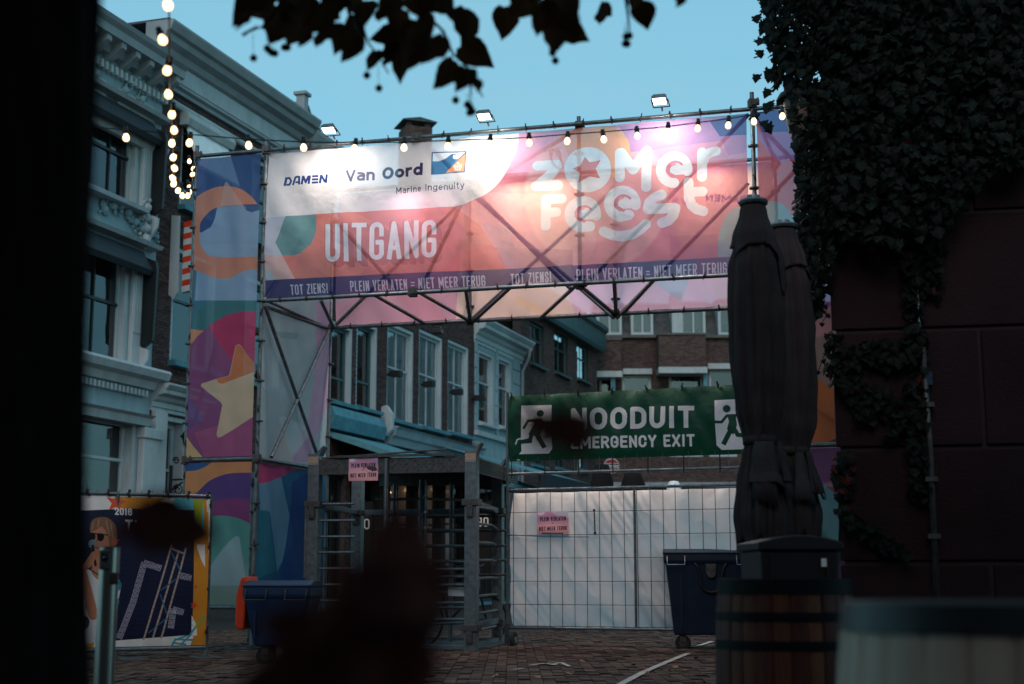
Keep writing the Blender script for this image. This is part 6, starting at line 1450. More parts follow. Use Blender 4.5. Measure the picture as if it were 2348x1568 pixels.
# ------------------------------------------------------------ closed parasols
def parasol(px, top, z, wpx, tie, bot, label, seed):
    rg = random.Random(seed); base = P(px, 850, z); base.z = 0; e = empty('closed_parasol', base, 0, label, 'parasol', 'large closed parasols')
    f0 = Vector((0, z, 0)); zt = height_over(f0, top); ztie = height_over(f0, tie); zb = height_over(f0, bot); k = z/FPX; W = wpx*k
    MB().tube((0,0,.0),(0,0,zt+.0),.035,14).build('pole', M['galv'], e, smooth='auto')
    MB().lathe([(.0,zt+.03),(.05,zt+.03),(.06,zt+.0),(W*.26,zt-.005),(W*.28,zt-.02),(W*.26,zt-.04),(.05,zt-.045)], 24).build('top_cap', M['galv'], e, smooth='auto')
    ph = [rg.uniform(0, 6.28) for _ in range(8)]
    cs = [(3, .30, rg.uniform(0, 6.28), rg.uniform(-1.5, 1.5)), (5, .34, rg.uniform(0, 6.28), rg.uniform(-1.2, 1.2)), (8, .30, rg.uniform(0, 6.28), rg.uniform(-1, 1)), (13, .12, rg.uniform(0, 6.28), rg.uniform(-.8, .8)), (21, .03, rg.uniform(0, 6.28), 0)]
    def fr(amp, n):
        def f(t, zz):
            u = (zt-zz)/(zt-zb); a = amp*min(1, u*5+.2); v = 0
            for k_, w_, p_, tw in cs:
                q = math.sin(k_*t+p_+tw*u*2+.35*math.sin(u*7+k_)); v += w_*(1-2*abs(q)**.7)
            return 1+a*v
        return f
    H = zt-zb; R0 = W/2
    def prof(u):     # radius along the length, 0 top 1 bottom
        tt_ = (zt-ztie)/H
        ks = [(0,.32),(.04,.42),(.12,.66),(.2,.88),(.32,.97),(.5,.97),(tt_-.1,.84),(tt_-.02,.62),(tt_,.55),(tt_+.03,.64),(tt_+.12,.86),(.93,1.0),(1,.9)]
        for i in range(len(ks)-1):
            if ks[i][0] <= u <= ks[i+1][0]:
                w = (u-ks[i][0])/(ks[i+1][0]-ks[i][0]); return ks[i][1]+(ks[i+1][1]-ks[i][1])*(w*w*(3-2*w))
        return ks[-1][1]
    pr_ = [(R0*prof(i/70), zt-.03-H*i/70) for i in range(71)]
    mb = MB(); mb.lathe(pr_, 120, fr=fr(.2, 7)); mb.f = [f for f in mb.f if len(f) == 4]
    # ragged hem
    N = 120; L0 = len(mb.v)-N
    for i in range(N):
        x, y, zz = mb.v[L0+i]; mb.v[L0+i] = (x, y, zz-.09*abs(math.sin(i/N*2*math.pi*3.5+ph[4]))+.05); x, y, zz = mb.v[L0-N+i]; mb.v[L0-N+i] = (x, y, zz-.04*abs(math.sin(i/N*2*math.pi*3.5+ph[4])))
    o = mb.build('canopy', M['parasol'], e, smooth=True); s_ = o.modifiers.new('thick', 'SOLIDIFY'); s_.thickness = .008
    # upper flounce with pointed flaps
    N = 120; mb = MB(); rows = 14; hv = H*.17
    for r_ in range(rows+1):
        u = r_/rows
        for i in range(N):
            t = 2*math.pi*i/N; lob = (1-abs(math.sin(1.5*t+ph[5]+.4*math.sin(2*t+ph[2]))))**1.6*(.8+.5*math.sin(t+ph[6])); zz = zt-.03-u*hv*(.8+.75*lob)
            rr = R0*(prof((zt-zz)/H)*1.05+.03+.04*u)*fr(.2, 7)(t, zz)*(1+.03*u*math.sin(11*t+ph[6]))
            mb.v.append((rr*math.cos(t), rr*math.sin(t), zz))
    for r_ in range(rows):
        for i in range(N): j = (i+1) % N; mb.f.append((r_*N+i, r_*N+j, (r_+1)*N+j, (r_+1)*N+i))
    o = mb.build('flounce', M['parasol'], e, smooth=True); s_ = o.modifiers.new('thick', 'SOLIDIFY'); s_.thickness = .006
    mb = MB().lathe([(R0*.60,ztie-.03),(R0*.64,ztie-.03),(R0*.64,ztie+.03),(R0*.60,ztie+.03)], 48, fr=fr(.06, 7)); mb.build('tie_strap', M['parasol'], e, smooth=True)
    # cloth gathered over the strap: loose tails
    for q in range(5):
        t = rg.uniform(-2.6, -.5); x, y = R0*.62*math.cos(t), R0*.62*math.sin(t); mb = MB(); n = 8
        for i in range(n+1):
            u = i/n; w = .06+.12*u; d = u*R0*.45; zz = ztie-.02-u*rg.uniform(.28, .42)
            c, s2 = math.cos(t), math.sin(t)
            for w_ in (-w/2, 0, w/2): mb.v.append((x+c*(d+.03-abs(w_)*.3)-s2*w_, y+s2*(d+.03-abs(w_)*.3)+c*w_, zz-(.05 if w_ > 0 else 0)*u))
        for i in range(n):
            for j in (0, 1): a = i*3+j; mb.f.append((a, a+1, a+4, a+3))
        o = mb.build('cloth_tail', M['parasol'], e, smooth=True); s_ = o.modifiers.new('thick', 'SOLIDIFY'); s_.thickness = .006
    MB().lathe([(.0,0),(.38,0),(.38,.06),(.06,.1),(.05,.35),(0,.35)], 24).build('base', M['galv_dark'], e)
    return e
parasol(1737, 458, 10.2, 126, 1010, 1232, 'front one of two large dark closed parasols, tied low with loose cloth', 11)
parasol(1806, 514, 11.3, 130, 1035, 1222, 'large dark closed parasol half hidden behind the front one and the ivy', 5)

# ------------------------------------------------------------ barrels
def barrel(dx, z, wpx, top_y, H, stm, hpm, label, staves, hoops, bulge=.12, name='barrel', n=36):
    base = P(dx, 1300, z); base.z = 0; R0 = wpx*z/FPX/2; k = 0
    e = empty(name, base, 0, label, 'barrel', None)
    def rad(u): return R0*(1+bulge*math.sin(math.pi*u))
    for s in range(staves):
        a0 = 2*math.pi*s/staves+.012; a1 = 2*math.pi*(s+1)/staves-.0; mb = MB(); rows = 12; am = (a0+a1)/2
        off = random.uniform(-.003, .003)
        for i in range(rows+1):
            u = i/rows; r = rad(u)+off
            for (a, rr) in ((a0, r-.004), (a0*.8+a1*.2, r), (a1*.8+a0*.2, r), (a1, r-.004), (a1, r-.03), (a0, r-.03)): mb.v.append((rr*math.cos(a), rr*math.sin(a), u*H))
        for i in range(rows):
            for j in range(6): jj = (j+1) % 6; mb.f.append((i*6+j, i*6+jj, (i+1)*6+jj, (i+1)*6+j))
        mb.f.append(tuple(range(6))[::-1]); mb.f.append(tuple(range(rows*6, rows*6+6)))
        mb.build('stave', stm, e, smooth='auto')
    for (z0, z1, th_) in hoops:
        mb = MB(); mb.lathe([(rad(z0/H)+.0005,z0),(rad(z0/H)+th_,z0),(rad(z1/H)+th_,z1),(rad(z1/H)+.0005,z1)], 72); o = mb.build('hoop', hpm, e, smooth='auto', bevel=.0015)
        for s_ in range(2):
            a = -1.75+s_*.16; r = rad((z0+z1)/2/H)+th_; MB().sphere((r*math.cos(a), r*math.sin(a), (z0+z1)/2), .008, 8, 6).build('rivet', hpm, o)
    hd = MB(); nb = 6
    for i in range(nb):
        x0 = -R0*.93+i*2*R0*.93/nb; x1 = x0+2*R0*.93/nb-.003; y0 = math.sqrt(max(0, (R0*.93)**2-min(abs(x0), abs(x1), )**2)) ; ya = math.sqrt(max(1e-6, (R0*.93)**2-x0*x0)); yb = math.sqrt(max(1e-6, (R0*.93)**2-x1*x1))
        MB().prism([(x0,-ya),(x1,-yb),(x1,yb),(x0,ya)], 'z', H-.05, H-.025).build('head_board', stm, e)
    return e
hz = height_over(Vector((0,6.7,0)), 1327)
def hB(y, z=6.7): return height_over(Vector((0, z, 0)), y)
barrel(1796, 7.0, 292, 1320, hz, M['oak'], M['hoop'], 'brown oak barrel with black iron hoops in front of the wheelie bin', 26, [(hB(1362), hz+.002, .006), (hB(1425), hB(1404), .005), (hB(1492), hB(1470), .005), (hB(1600), hB(1575), .005), (.2,.25,.005), (.02,.1,.006)], .07)
zW = 3.05; hw = height_over(Vector((0,zW-.33,0)), 1388)
def hW(y): return height_over(Vector((0, zW-.34, 0)), y)
barrel(2290, zW, 690, 1370, hw, M['cream_barrel'], M['grey_hoop'], 'cream painted barrel with a wide grey hoop at the front right', 24, [(hW(1462), hw+.002, .005), (hw-.34,hw-.3,.004), (.28,.32,.004), (.02,.12,.005)], .09)

# ------------------------------------------------------------ maroon building at the right with ivy
WE = P(1912, 900, 12.0); WE.z = 0; wdir = Vector((math.cos(R(-11)), math.sin(R(-11)), 0)); wn = Vector((-wdir.y, wdir.x, 0))
bd_ = empty('ivy_building', WE, R(-11), 'dark maroon rusticated building at the right, partly covered by ivy', 'building')
def wl(dx, dy, d=0):
    p = hit_plane(dx, dy, WE-wn*d, wn)-WE; return p.dot(wdir), p.z
WH = 8.0; WL = 6.0
MB().prism([(.035,.03),(WL,.03),(WL,6),(1.6,6)], 'z', 0, WH).build('wall', M['plaster2'], bd_)
rows_ = [0, wl(2000,1290)[1], wl(2000,1028)[1], wl(2000,758)[1]]
while rows_[-1] < WH-.6: rows_.append(rows_[-1]+(rows_[3]-rows_[2]))
jx = wl(2250, 880)[0]
for i in range(len(rows_)-1):
    z0, z1 = rows_[i]+.018, rows_[i+1]-.018
    js = [0, jx*.5+.4, jx+1.0, jx+2.4, WL] if i % 2 else [0, jx, jx+1.5, jx+3.0, WL]
    if i == 3: js = [0, jx+.9, jx+2.4, WL]
    if i == 1: js = [0, jx+.7, jx+2.2, WL]
    js = [j for j in js if j <= WL]
    for a, b in zip(js[:-1], js[1:]):
        if b-a > .05: MB().box(a+(.018 if a else 0), b-.018, 0, .06, z0, z1).build('stone_block', M['plaster'], bd_, bevel=.012)
x_ = wl(2128, 1000)[0]
MB().path([(x_+.0,-.07,0),(x_,-.07,rows_[2]),(x_-.02,-.07,wl(2100,800)[1])], .028, 10).build('drainpipe', M['galv_dark'], bd_, smooth=True)
x2 = wl(2112, 800)[0]; MB().path([(x2,-.05,wl(2112,1040)[1]),(x2-.01,-.05,wl(2112,800)[1]),(x2-.02,-.06,wl(2112,600)[1])], .012, 8).build('conduit', M['galv'], bd_, smooth=True)
for dy in (1100, 1230, 930): MB().box(x_-.05,x_+.05,-.11,0,wl(2128,dy)[1]-.02,wl(2128,dy)[1]+.02).build('pipe_clamp', M['galv_dark'], bd_)
MB().box(x2+.02,x2+.07,-.08,-.02,wl(2118,885)[1],wl(2118,855)[1]).build('blue_light_box', M['blue_bin'], bd_)  # blue box put in for the small blue light on the pipe
# wall lamp peeking out of the ivy
lz = P(1826, 257, 11.85); lm = empty('wall_lamp', lz, 0, 'cream tapered wall lamp with a dark cap, half buried in the ivy', 'lamp')
k = 11.7/FPX
MB().lathe([(20*k,-50*k),(22*k,-44*k),(33*k,30*k),(33*k,34*k)], 24).build('shade', M['lamp_cream'], lm, smooth='auto')
MB().lathe([(46*k,30*k),(47*k,34*k),(40*k,46*k),(18*k,54*k),(1e-5,56*k)], 24).build('cap', M['black'], lm, smooth='auto')
MB().lathe([(1e-5,-60*k),(14*k,-58*k),(17*k,-50*k),(21*k,-50*k)], 20).build('finial', M['black'], lm, smooth='auto')
MB().tube((0,0,50*k),(.25,.2,60*k),.015).tube((.25,.2,60*k),(.6,.3,60*k),.015).build('arm', M['black'], lm)
# ivy
def ivy_leaf(name, m, L):
    out = [(0,0),(.05,.28),(-.12,.42),(.12,.5),(.3,.36),(.42,.52),(.56,.34),(.7,.26),(1,0)]
    v = [(0,0,0),(.5*L,0,.04*L),(1*L,0,-.1*L)]; f = []
    for s in (1, -1):
        b = len(v); v += [(x*L, s*y*L, (-.3*y*y-.1*x*x+.03*math.sin(9*x+s))*L) for x, y in out[1:-1]]
        ring = [0]+list(range(b, b+len(out)-2))+[2]
        for i in range(len(ring)-1):
            t = (ring[i], ring[i+1], 1); f.append(t if s < 0 else t[::-1])
    me = bpy.data.meshes.new(name); me.from_pydata(v, [], f); me.materials.append(m); return me
def inpoly(x, y, pts):
    c = False; n = len(pts)
    for i in range(n):
        x0, y0 = pts[i]; x1, y1 = pts[(i+1) % n]
        if (y0 > y) != (y1 > y) and x < (x1-x0)*(y-y0)/(y1-y0)+x0: c = not c
    return c
ivy = empty('ivy', WE+Vector((.5, -.2, rows_[3])), 0, 'dense dark ivy hanging over the upper wall and corner at the right', 'ivy')
ig = ivy_leaf('leaf', M['ivy'], .085); ir = ivy_leaf('leaf', M['ivy_red'], .075)
placed = []     # (pos, matrix, red, visibility rank)
rg = random.Random(3)
def leafm(p, nrm, sc):
    q = (nrm+Vector((rg.gauss(0,.45), rg.gauss(0,.45), rg.gauss(0,.45)))).normalized()
    down = Vector((rg.gauss(0,.35), rg.gauss(0,.2), -1)); xax = (down-q*down.dot(q)).normalized(); yax = q.cross(xax)
    m = Matrix((xax, yax, q)).transposed().to_4x4(); m = Matrix.Translation(p) @ m @ Matrix.Scale(sc, 4); return m
MASS = [(1745,-60),(1752,30),(1760,70),(1776,125),(1786,190),(1806,205),(1815,300),(1830,400),(1828,500),(1818,545),(1832,600),(1846,655),(1868,690),(1890,665),(1912,600),(1915,535),(1990,545),(2060,560),(2085,520),(2140,580),(2200,470),(2260,400),(2400,360),(2500,340),(2500,-60)]
TUFT = [[(1745,-60),(1770,-60),(1768,90),(1752,95)],[(1770,150),(1790,150),(1788,195),(1772,190)],[(1805,560),(1845,540),(1850,640),(1822,620)],[(1850,680),(1892,650),(1880,722),(1868,722)],[(1886,760),(1912,755),(1960,800),(1990,880),(2010,960),(1960,960),(1920,880),(1892,870)],[(1900,790),(1990,780),(2080,770),(2090,820),(2000,840),(1910,850)],
        [(2060,520),(2110,520),(2130,1150),(2090,1150),(2085,800)],[(1915,1030),(1960,1040),(1950,1180),(1918,1150)],[(2000,870),(2120,950),(2120,1040),(2020,980)],[(1912,1150),(2000,1200),(2090,1260),(2080,1290),(1920,1180)],[(2130,540),(2170,560),(2150,680),(2120,660)]]
def sample(poly_, n, dlo, dhi, redp=0., sc=(.45, 1.3), beyond=False):
    xs = [p[0] for p in poly_]; ys = [p[1] for p in poly_]; c = 0; tr = 0
    while c < n and tr < n*12:
        tr += 1; x = rg.uniform(min(xs), max(xs)); y = rg.uniform(min(ys), max(ys))
        if not inpoly(x, y, poly_): continue
        d = rg.uniform(dlo, dhi); p = hit_plane(x, y, WE-wn*d, wn)
        nrm = Vector((-.25, -1, .35)) if x > 1915 else Vector((-.8, -.7, .3))
        placed.append((leafm(p, nrm.normalized(), rg.uniform(*sc)), rg.random() < redp, -d-(.5 if x < 1915 else 0)-(1 if x > 2347 or y < 0 else -.1))); c += 1
sample(MASS, 4600, .02, .42, .002)
sample([(1745,-60),(1752,30),(1776,125),(1786,190),(1806,205),(1815,300),(1830,400),(1818,545),(1850,655),(1890,665),(1912,600),(1912,-60)], 1300, -.3, .35)
for i, t in enumerate(TUFT): sample(t, (60, 25, 60, 45, 130, 90, 260, 60, 60, 50, 60)[i], .02, .12, .45 if i == 7 else .04)
# extra ivy above the frame keeps the wall top covered
for k_ in range(900):
    p = WE+wdir*rg.uniform(-.6, 4)+Vector((0,0,rg.uniform(4.8, 7.5)))-wn*rg.uniform(.02,.4); placed.append((leafm(p, Vector((-.4,-1,.3)).normalized(), rg.uniform(.9,1.3)), False, 9))
placed.sort(key=lambda t: t[2])
inv = Matrix.Translation(-ivy.location)
for (m_, red, _) in placed[:300]:
    o = bpy.data.objects.new('leaf', ir if red else ig); C.objects.link(o); o.parent = ivy; o.matrix_local = inv @ m_
def join_leaves(name, items, src, parent, invm):
    if not items: return
    v0 = np.array([v.co[:] for v in src.vertices]); f0 = [tuple(p.vertices) for p in src.polygons]; V = []; Fc = []; n = len(v0)
    for i, m_ in enumerate(items):
        mm = np.array(invm @ m_); V.append(v0 @ mm[:3, :3].T+mm[:3, 3]); Fc += [tuple(a+i*n for a in f) for f in f0]
    me = bpy.data.meshes.new(name); me.from_pydata(np.vstack(V).tolist(), [], Fc); me.materials.append(src.materials[0]); o = bpy.data.objects.new(name, me); C.objects.link(o); o.parent = parent; o['kind'] = 'stuff'; return o
join_leaves('foliage', [m_ for m_, r_, _ in placed[300:] if not r_], ig, ivy, inv); join_leaves('red_foliage', [m_ for m_, r_, _ in placed[300:] if r_], ir, ivy, inv)
for path_ in ([(2110,500),(2095,700),(2115,900),(2105,1150)],[(1905,760),(1950,830),(2020,930),(2110,1000)],[(1870,640),(1880,700),(1884,722)],[(1930,1040),(1935,1120),(1925,1200),(1922,1290)],[(1850,500),(1830,600),(1850,650)],[(1912,850),(1960,840),(2080,800)],[(1912,1140),(2000,1210),(2090,1270)],[(1760,-50),(1772,120),(1780,190)]):
    MB().path([hit_plane(x, y, WE-wn*.05, wn)-ivy.location for x, y in path_], .008, 6).build('stem', M['bark'], ivy)
for path_ in ([(1912,765),(1895,800),(1885,825),(1876,850),(1866,868)],[(1890,700),(1896,720),(1884,740)]):
    pp_ = [hit_plane(x, y, WE-wn*.1, wn) for x, y in path_]; MB().path([p-ivy.location for p in pp_], .004, 5).build('stem', M['bark'], ivy)
    for p in pp_:
        o = bpy.data.objects.new('leaf', ig); C.objects.link(o); o.parent = ivy; o.matrix_local = inv @ leafm(p, Vector((-.3,-1,.2)).normalized(), .55)

# ------------------------------------------------------------ steel bollard
bb = P(241, 1500, 8.0); bb.z = 0; bo = empty('bollard', bb, R(8), 'brushed steel bollard with a round lamp head in front of the poster', 'bollard')
hb_ = height_over(Vector((0,8,0)), 1256); rb = 22*8/FPX
MB().tube((0,0,0),(0,0,hb_),rb,40).build('tube', M['steel'], bo, smooth='auto')
MB().box(-rb*.85,rb*.2,-rb-.012,-rb+.02,hb_-.12,hb_-.012).build('lamp_plate', M['galv'], bo, bevel=.006)
MB().tube((-rb*.32,-rb-.015,hb_-.055),(-rb*.32,-rb-.005,hb_-.055),.022,20).build('lens_ring', M['black'], bo)
MB().sphere((-rb*.32,-rb-.012,hb_-.055),.011,10,8).build('lens', M['glass'], bo)
MB().box(rb*.3,rb*1.05,-rb-.01,-rb*.2,hb_-.2,hb_-.135).build('side_box', M['galv_dark'], bo, bevel=.004)
MB().tube((0,0,hb_),(0,0,hb_+.006),rb*1.03,40).build('cap', M['galv'], bo, smooth='auto')

# ------------------------------------------------------------ bicycle behind the turnstile
bk = P(1042, 1380, 19.5); bk.z = 0; bi = empty('bicycle', bk, R(35), 'dark bicycle parked behind the turnstile bars', 'bicycle')
for x in (-.52, .52):
    w_ = MB(); 
    pts = [(x+.33*math.cos(2*math.pi*i/30), 0, .34+.33*math.sin(2*math.pi*i/30)) for i in range(31)]; w_.path(pts, .017, 8); t_ = w_.build('wheel', M['rubber'], bi, smooth=True)
    s_ = MB()
    for i in range(14): a = 2*math.pi*i/14; s_.tube((x,0,.34),(x+.32*math.cos(a),0,.34+.32*math.sin(a)),.0015,4)
    s_.tube((x,-.04,.34),(x,.04,.34),.02,10); s_.build('spoke', M['galv'], t_)
fr_ = MB()
for a, b_ in (((-.52,0,.34),(-.1,0,.32)),((-.52,0,.34),(-.2,0,.82)),((-.1,0,.32),(-.24,0,.92)),((-.1,0,.32),(.36,0,.72)),((-.2,0,.8),(.34,0,.86)),((.52,0,.34),(.32,0,.98))): fr_.tube(a, b_, .016, 8)
fr_.build('frame', M['black'], bi); MB().prism([(-.34,.93),(-.1,.95),(-.1,.98),(-.36,1.0)], 'y', -.06, .06).build('saddle', M['black'], bi, bevel=.01)
MB().path([(.2,-.28,1.05),(.34,-.2,1.08),(.34,0,1.02),(.34,.2,1.08),(.2,.28,1.05)], .012, 8).build('handlebar', M['galv'], bi, smooth=True)
# dark shop banners with GO
def go_sign(x0, y0, x1, y1, z, label):
    a = P(x0, y1, z); u = P(x1, y1, z)-a; v = Vector((0,0,(P(x0, y0, z)-a).z)); u.z = 0
    cv = Canvas('go_print', a, u, v, 200, 420, (12,12,14)); W = x1-x0
    cv.text('GO', (x0+W*.16, y0+70*(W/44)), (x1-W*.12, y0+70*(W/44)), W*.62, 3.4, (190,190,184), wide=.42, gap=3); cv.line([(x0+W*.3,y0+35*W/44),(x1-W*.2,y0+35*W/44)], .4, (120,120,120))
    cv.text('LEKKER', (x0+W*.2, y0+78*(W/44)), (x1-W*.2, y0+78*(W/44)), 2.5, .4, (120,120,116)) if 0 else None
    return sheet('go_flag', cv, clothmat('go_print', cv.image(), 0, 0, .8), 4, 8, lambda A, B: .01*np.sin(A*5+B*3), label=label, cat='flag', group='dark GO flags')
go_sign(812, 1150, 852, 1300, 21.5, 'dark GO flag behind the left part of the turnstile')
go_sign(1088, 1150, 1124, 1300, 21.5, 'dark GO flag behind the right side bars of the turnstile')

# ------------------------------------------------------------ linden tree: trunk beside the camera, crown overhead
tx = P(0, 784, 2.35).x*0+(-958/FPX*2.35)-.315
tr_ = empty('linden_tree', (tx-.0, 2.35, 0), 0, 'dark linden tree close at the left edge with leafy twigs hanging in at the top', 'tree')
T0 = Vector((tx, 2.35, 0))
def bark_fr(t, z): return 1+.05*math.sin(9*t+z*2)+.03*math.sin(17*t-z*3)
pr_ = [(.36,0),(.3,.15),(.275,.6),(.262,1.2),(.262,2.0),(.27,2.4),(.28,3.0),(.25,4.0),(.2,5.2)]
mb = MB().lathe(pr_, 48, fr=bark_fr); mb.v = [(x+.035*max(0, 1.9-z), y, z) for x, y, z in mb.v]; mb.build('trunk', M['bark'], tr_, smooth=True)
for a, L_ in ((.3,3.2),(1.2,3.5),(2.4,3.2),(3.6,3.0),(4.6,3.4),(5.6,3.6)):
    pts = [Vector((0,0,4.0+.2*math.sin(a*3)))]+[Vector((math.cos(a)*L_*u, math.sin(a)*L_*u, 4.0+1.6*u-.9*u*u*u)) for u in (.25,.5,.75,1)]; MB().path(pts, [.13,.1,.075,.05,.02], 10).build('branch', M['bark'], tr_, smooth=True)
lf = leaf_mesh('leaf', M['leaf'], .13)
lvar = [lf, leaf_mesh('leaf', M['leaf'], .13, .7), leaf_mesh('leaf', M['leaf'], .13, -.4)]
for k_, me_ in enumerate(lvar):
    for v_ in me_.vertices: v_.co.y += (.012, -.014, .006)[k_]*math.sin(v_.co.x*24); v_.co.z += (0, .018, -.02)[k_]*(v_.co.x/.13)**2; v_.co.y *= (1, .82, 1.12)[k_]
def T7(x, y): return 525.7+x*.4269, y*.4269
LV = [(70,110,90,215),(160,50,130,200),(250,150,120,250),(330,130,150,265),(300,40,120,240),(420,60,120,260),(390,200,80,255),(490,190,110,265),(530,90,120,280),(640,130,120,270),(650,10,100,260),(700,150,90,290),(640,250,120,240),(760,320,90,265),(840,50,150,270),(820,180,100,200),(900,110,90,280),(890,240,130,250),(930,370,110,265),(1000,30,90,300),(1010,210,100,270),(1070,140,110,280),(1090,270,140,240),(1180,30,120,280),(1270,140,130,270),(1150,390,120,235),(1330,300,130,330),(1240,430,90,250),(1310,420,70,280),(1465,120,110,265),(1600,0,130,250),(1680,100,130,250),(1790,50,150,290),(1740,190,130,265),(1870,170,110,320),(2000,70,110,270),(2225,90,100,285),(2180,10,90,250),(100,10,110,240),(200,-10,120,260),(560,20,110,250),(480,120,100,230),(590,190,100,250),(720,60,90,250),(970,260,110,240),(1110,20,110,230),(960,180,90,210),(230,90,100,230),(1010,290,90,250),(1820,120,110,300),(2420,-10,60,250),(1330,450,55,275),(860,280,90,215),(660,200,90,280)]
rg2 = random.Random(9)
LV += [(rg2.uniform(60, 1180), rg2.uniform(-30, 90), rg2.uniform(80, 120), rg2.uniform(220, 300)) for _ in range(10)]+[(rg2.uniform(1560, 1880), rg2.uniform(-30, 80), rg2.uniform(90, 130), rg2.uniform(230, 300)) for _ in range(3)]
for (x, y, s, a) in LV:
    dx, dy = T7(x, y); z = 5.2+rg2.uniform(-.5, .5); s_ = s*.4269*z/FPX*1.65
    ar = R(a); d2 = Vector((math.cos(ar), 0, math.sin(ar)*1.0)); tilt = rg2.uniform(-.55, .55)
    nrm = Vector((rg2.gauss(0,.35), -1, rg2.gauss(.15,.35))).normalized(); xax = (d2-nrm*d2.dot(nrm)).normalized(); yax = nrm.cross(xax)
    m_ = Matrix((xax, yax, nrm)).transposed().to_4x4(); c_ = P(dx, dy, z)-xax*s_*.5
    o = bpy.data.objects.new('leaf', rg2.choice(lvar)); C.objects.link(o); o.parent = tr_; o.matrix_local = Matrix.Translation(c_-T0) @ m_ @ Matrix.Diagonal((s_/.13, s_/.13*rg2.uniform(.8, 1.1), s_/.13*rg2.uniform(.5, 2.2), 1))
for pl in ([(300,-60,5.2),(250,60,5.2),(180,140,5.2),(110,170,5.2)],[(560,-60,5.3),(640,10,5.3),(700,90,5.2),(745,230,5.2),(800,300,5.2),(855,395,5.2)],[(990,-60,5.2),(1060,80,5.2),(1150,170,5.2),(1200,290,5.2),(1290,370,5.2),(1310,430,5.2),(1360,520,5.2)],[(1290,380,5.2),(1297,510,5.2)],[(2120,-60,5.2),(2140,80,5.2),(2150,190,5.2)],[(1620,-60,5),(1690,20,5),(1750,120,5)],[(70,190,5.2),(150,140,5.2)]):
    MB().path([P(*T7(x, y), z)-T0 for x, y, z in pl], [.007-.004*i/(len(pl)-1) for i in range(len(pl))], 6).build('twig', M['bark'], tr_)
fr_me = MB().sphere((0,0,0), .0145, 10, 8).mesh('fruit', M['leaf'])
for (x, y, y0) in ((130,312,180),(203,260,200),(215,272,200),(245,287,210),(228,283,210),(295,255,180),(312,255,180),(738,405,330),(803,474,330),(1215,538,470),(1278,562,500),(1298,590,500),(1306,600,510),(1292,575,500),(1290,605,510),(1735,283,230),(1750,326,240),(2125,235,150),(2136,236,150),(2148,192,120),(2130,196,120),(1515,42,0),(700,130,60)):
    p = P(*T7(x, y), 5.2); q = P(*T7(x-4, y0), 5.2)
    o = bpy.data.objects.new('fruit', fr_me); C.objects.link(o); o.parent = tr_; o.location = p-T0
    MB().tube(q-T0, p-T0, .0012, 4).build('stalk', M['bark'], tr_)
# unseen crown above the frame, its spread shaped to shade the foreground
items = []
rg3 = random.Random(21)
cc = 0
while cc < 10000:
    y = rg3.uniform(-6, 7.8); x = rg3.uniform(-7, 10.0); lim = EYE+max(y, .0)*.452+.25
    if x > 3.5 and y < 5: continue  # gap that lets sky light reach the front right barrel
    z = max(3.0, lim)+abs(rg3.gauss(0, .7))
    if z > lim+1.6+(y < 4)*2: continue
    if abs(math.sin(x*1.3+1)*math.cos(y*1.1)+rg3.gauss(0, .25)) < .06: continue
    q = Vector((rg3.gauss(0,.5), rg3.gauss(0,.5), 1)).normalized(); xa = q.orthogonal().normalized(); xa = (Matrix.Rotation(rg3.uniform(0, 6.28), 3, q) @ xa); ya = q.cross(xa)
    items.append(Matrix.Translation((x, y, z)) @ Matrix((xa, ya, q)).transposed().to_4x4() @ Matrix.Scale(rg3.uniform(1.4, 2.3), 4)); cc += 1
join_leaves('crown', items, lf, tr_, Matrix.Translation(-T0))
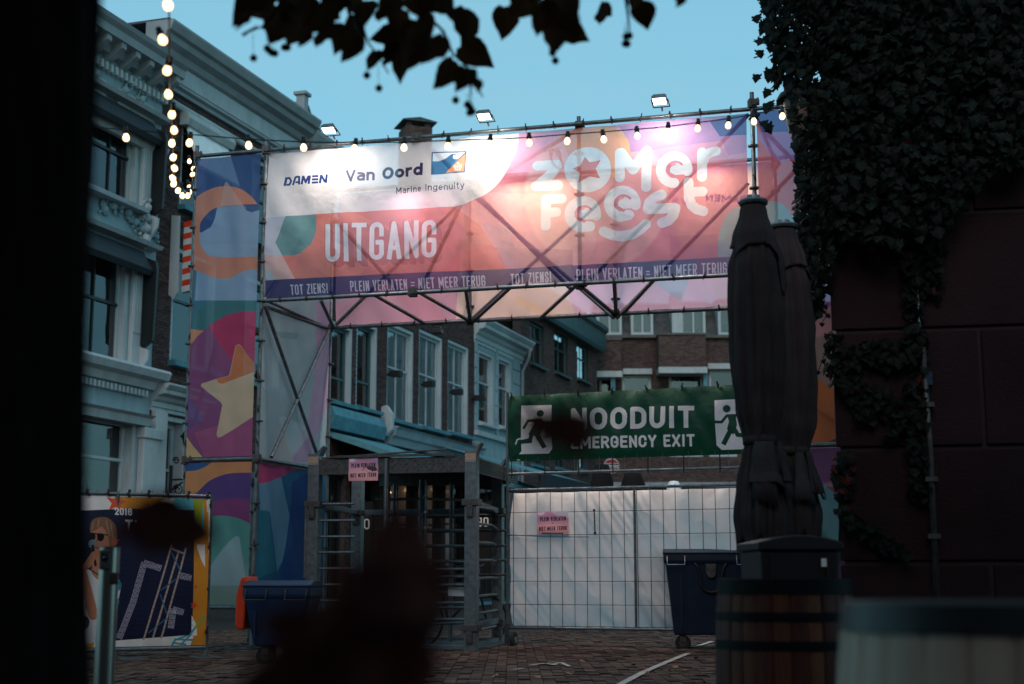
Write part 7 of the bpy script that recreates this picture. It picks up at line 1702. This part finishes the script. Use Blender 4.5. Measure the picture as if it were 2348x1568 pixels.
# out-of-focus sprigs close to the lens
lfs = leaf_mesh('leaf', M['sprig'], .13)
def sprig(name, label, leaves, stem):
    pts = [P(x, y, z) for x, y, z in stem]; base = pts[0]
    e = empty(name, base, 0, label, 'sprig'); MB().path([p-base for p in pts], .0025, 6).build('stem', M['bark'], e)
    for (x, y, z, s, a) in leaves:
        ar = R(a); d2 = Vector((math.cos(ar), 0, math.sin(ar))); nrm = Vector((rg2.gauss(0,.3), -1, rg2.gauss(.1,.3))).normalized(); xax = (d2-nrm*d2.dot(nrm)).normalized(); yax = nrm.cross(xax)
        s_ = s*z/FPX/.13; o = bpy.data.objects.new('leaf', lfs); C.objects.link(o); o.parent = e; o.matrix_local = Matrix.Translation(P(x, y, z)-xax*s_*.065-base) @ Matrix((xax, yax, nrm)).transposed().to_4x4() @ Matrix.Scale(s_, 4)
sprig('leaf_sprig', 'large blurred reddish dark leaf sprig close to the lens at the bottom middle', [(900,1215,1.2,150,85),(945,1260,1.15,190,70),(905,1300,1.1,260,100),(960,1330,1.1,200,40),(850,1390,1.1,300,130),(930,1400,1.1,280,20),(780,1450,1.1,280,160),(880,1460,1.15,320,260),(720,1500,1.1,230,175),(640,1440,1.1,150,170),(600,1580,1.1,180,190),(690,1420,1.1,150,150),(660,1540,1.1,200,190),(840,1540,1.1,320,300),(940,1490,1.15,180,330),(740,1590,1.1,320,200),(640,1600,1.1,180,200),(900,1600,1.1,260,280)], [(820,1900,1.15),(850,1600,1.15),(900,1400,1.15),(915,1220,1.15)])
sprig('leaf_sprig', 'small blurred dark leaf sprig in front of the poster', [(345,1205,1.45,170,190),(400,1205,1.45,180,0),(445,1218,1.5,130,350),(325,1185,1.45,110,110),(345,1240,1.45,90,250),(310,1210,1.5,110,200)], [(-60,1400,1.60),(150,1280,1.60),(330,1215,1.60),(400,1205,1.60)])
sprig('leaf_sprig', 'small blurred dark leaf sprig in front of the green banner', [(1290,985,1.20,150,165),(1315,975,1.20,110,20),(1215,975,1.24,80,200),(1245,1010,1.20,80,220),(1270,960,1.2,80,140)], [(1190,700,1.44),(1200,900,1.44),(1240,985,1.44),(1300,980,1.40)])
# unseen block behind the camera, added to cut the sky and darken the foreground
rb_ = MB().box(-30, 30, -10, -9, 0, 9); rb_.build('rear_sky_blocker', M['brick_brown'], label='plain unseen brick block added behind the viewpoint to darken the foreground', cat='building')
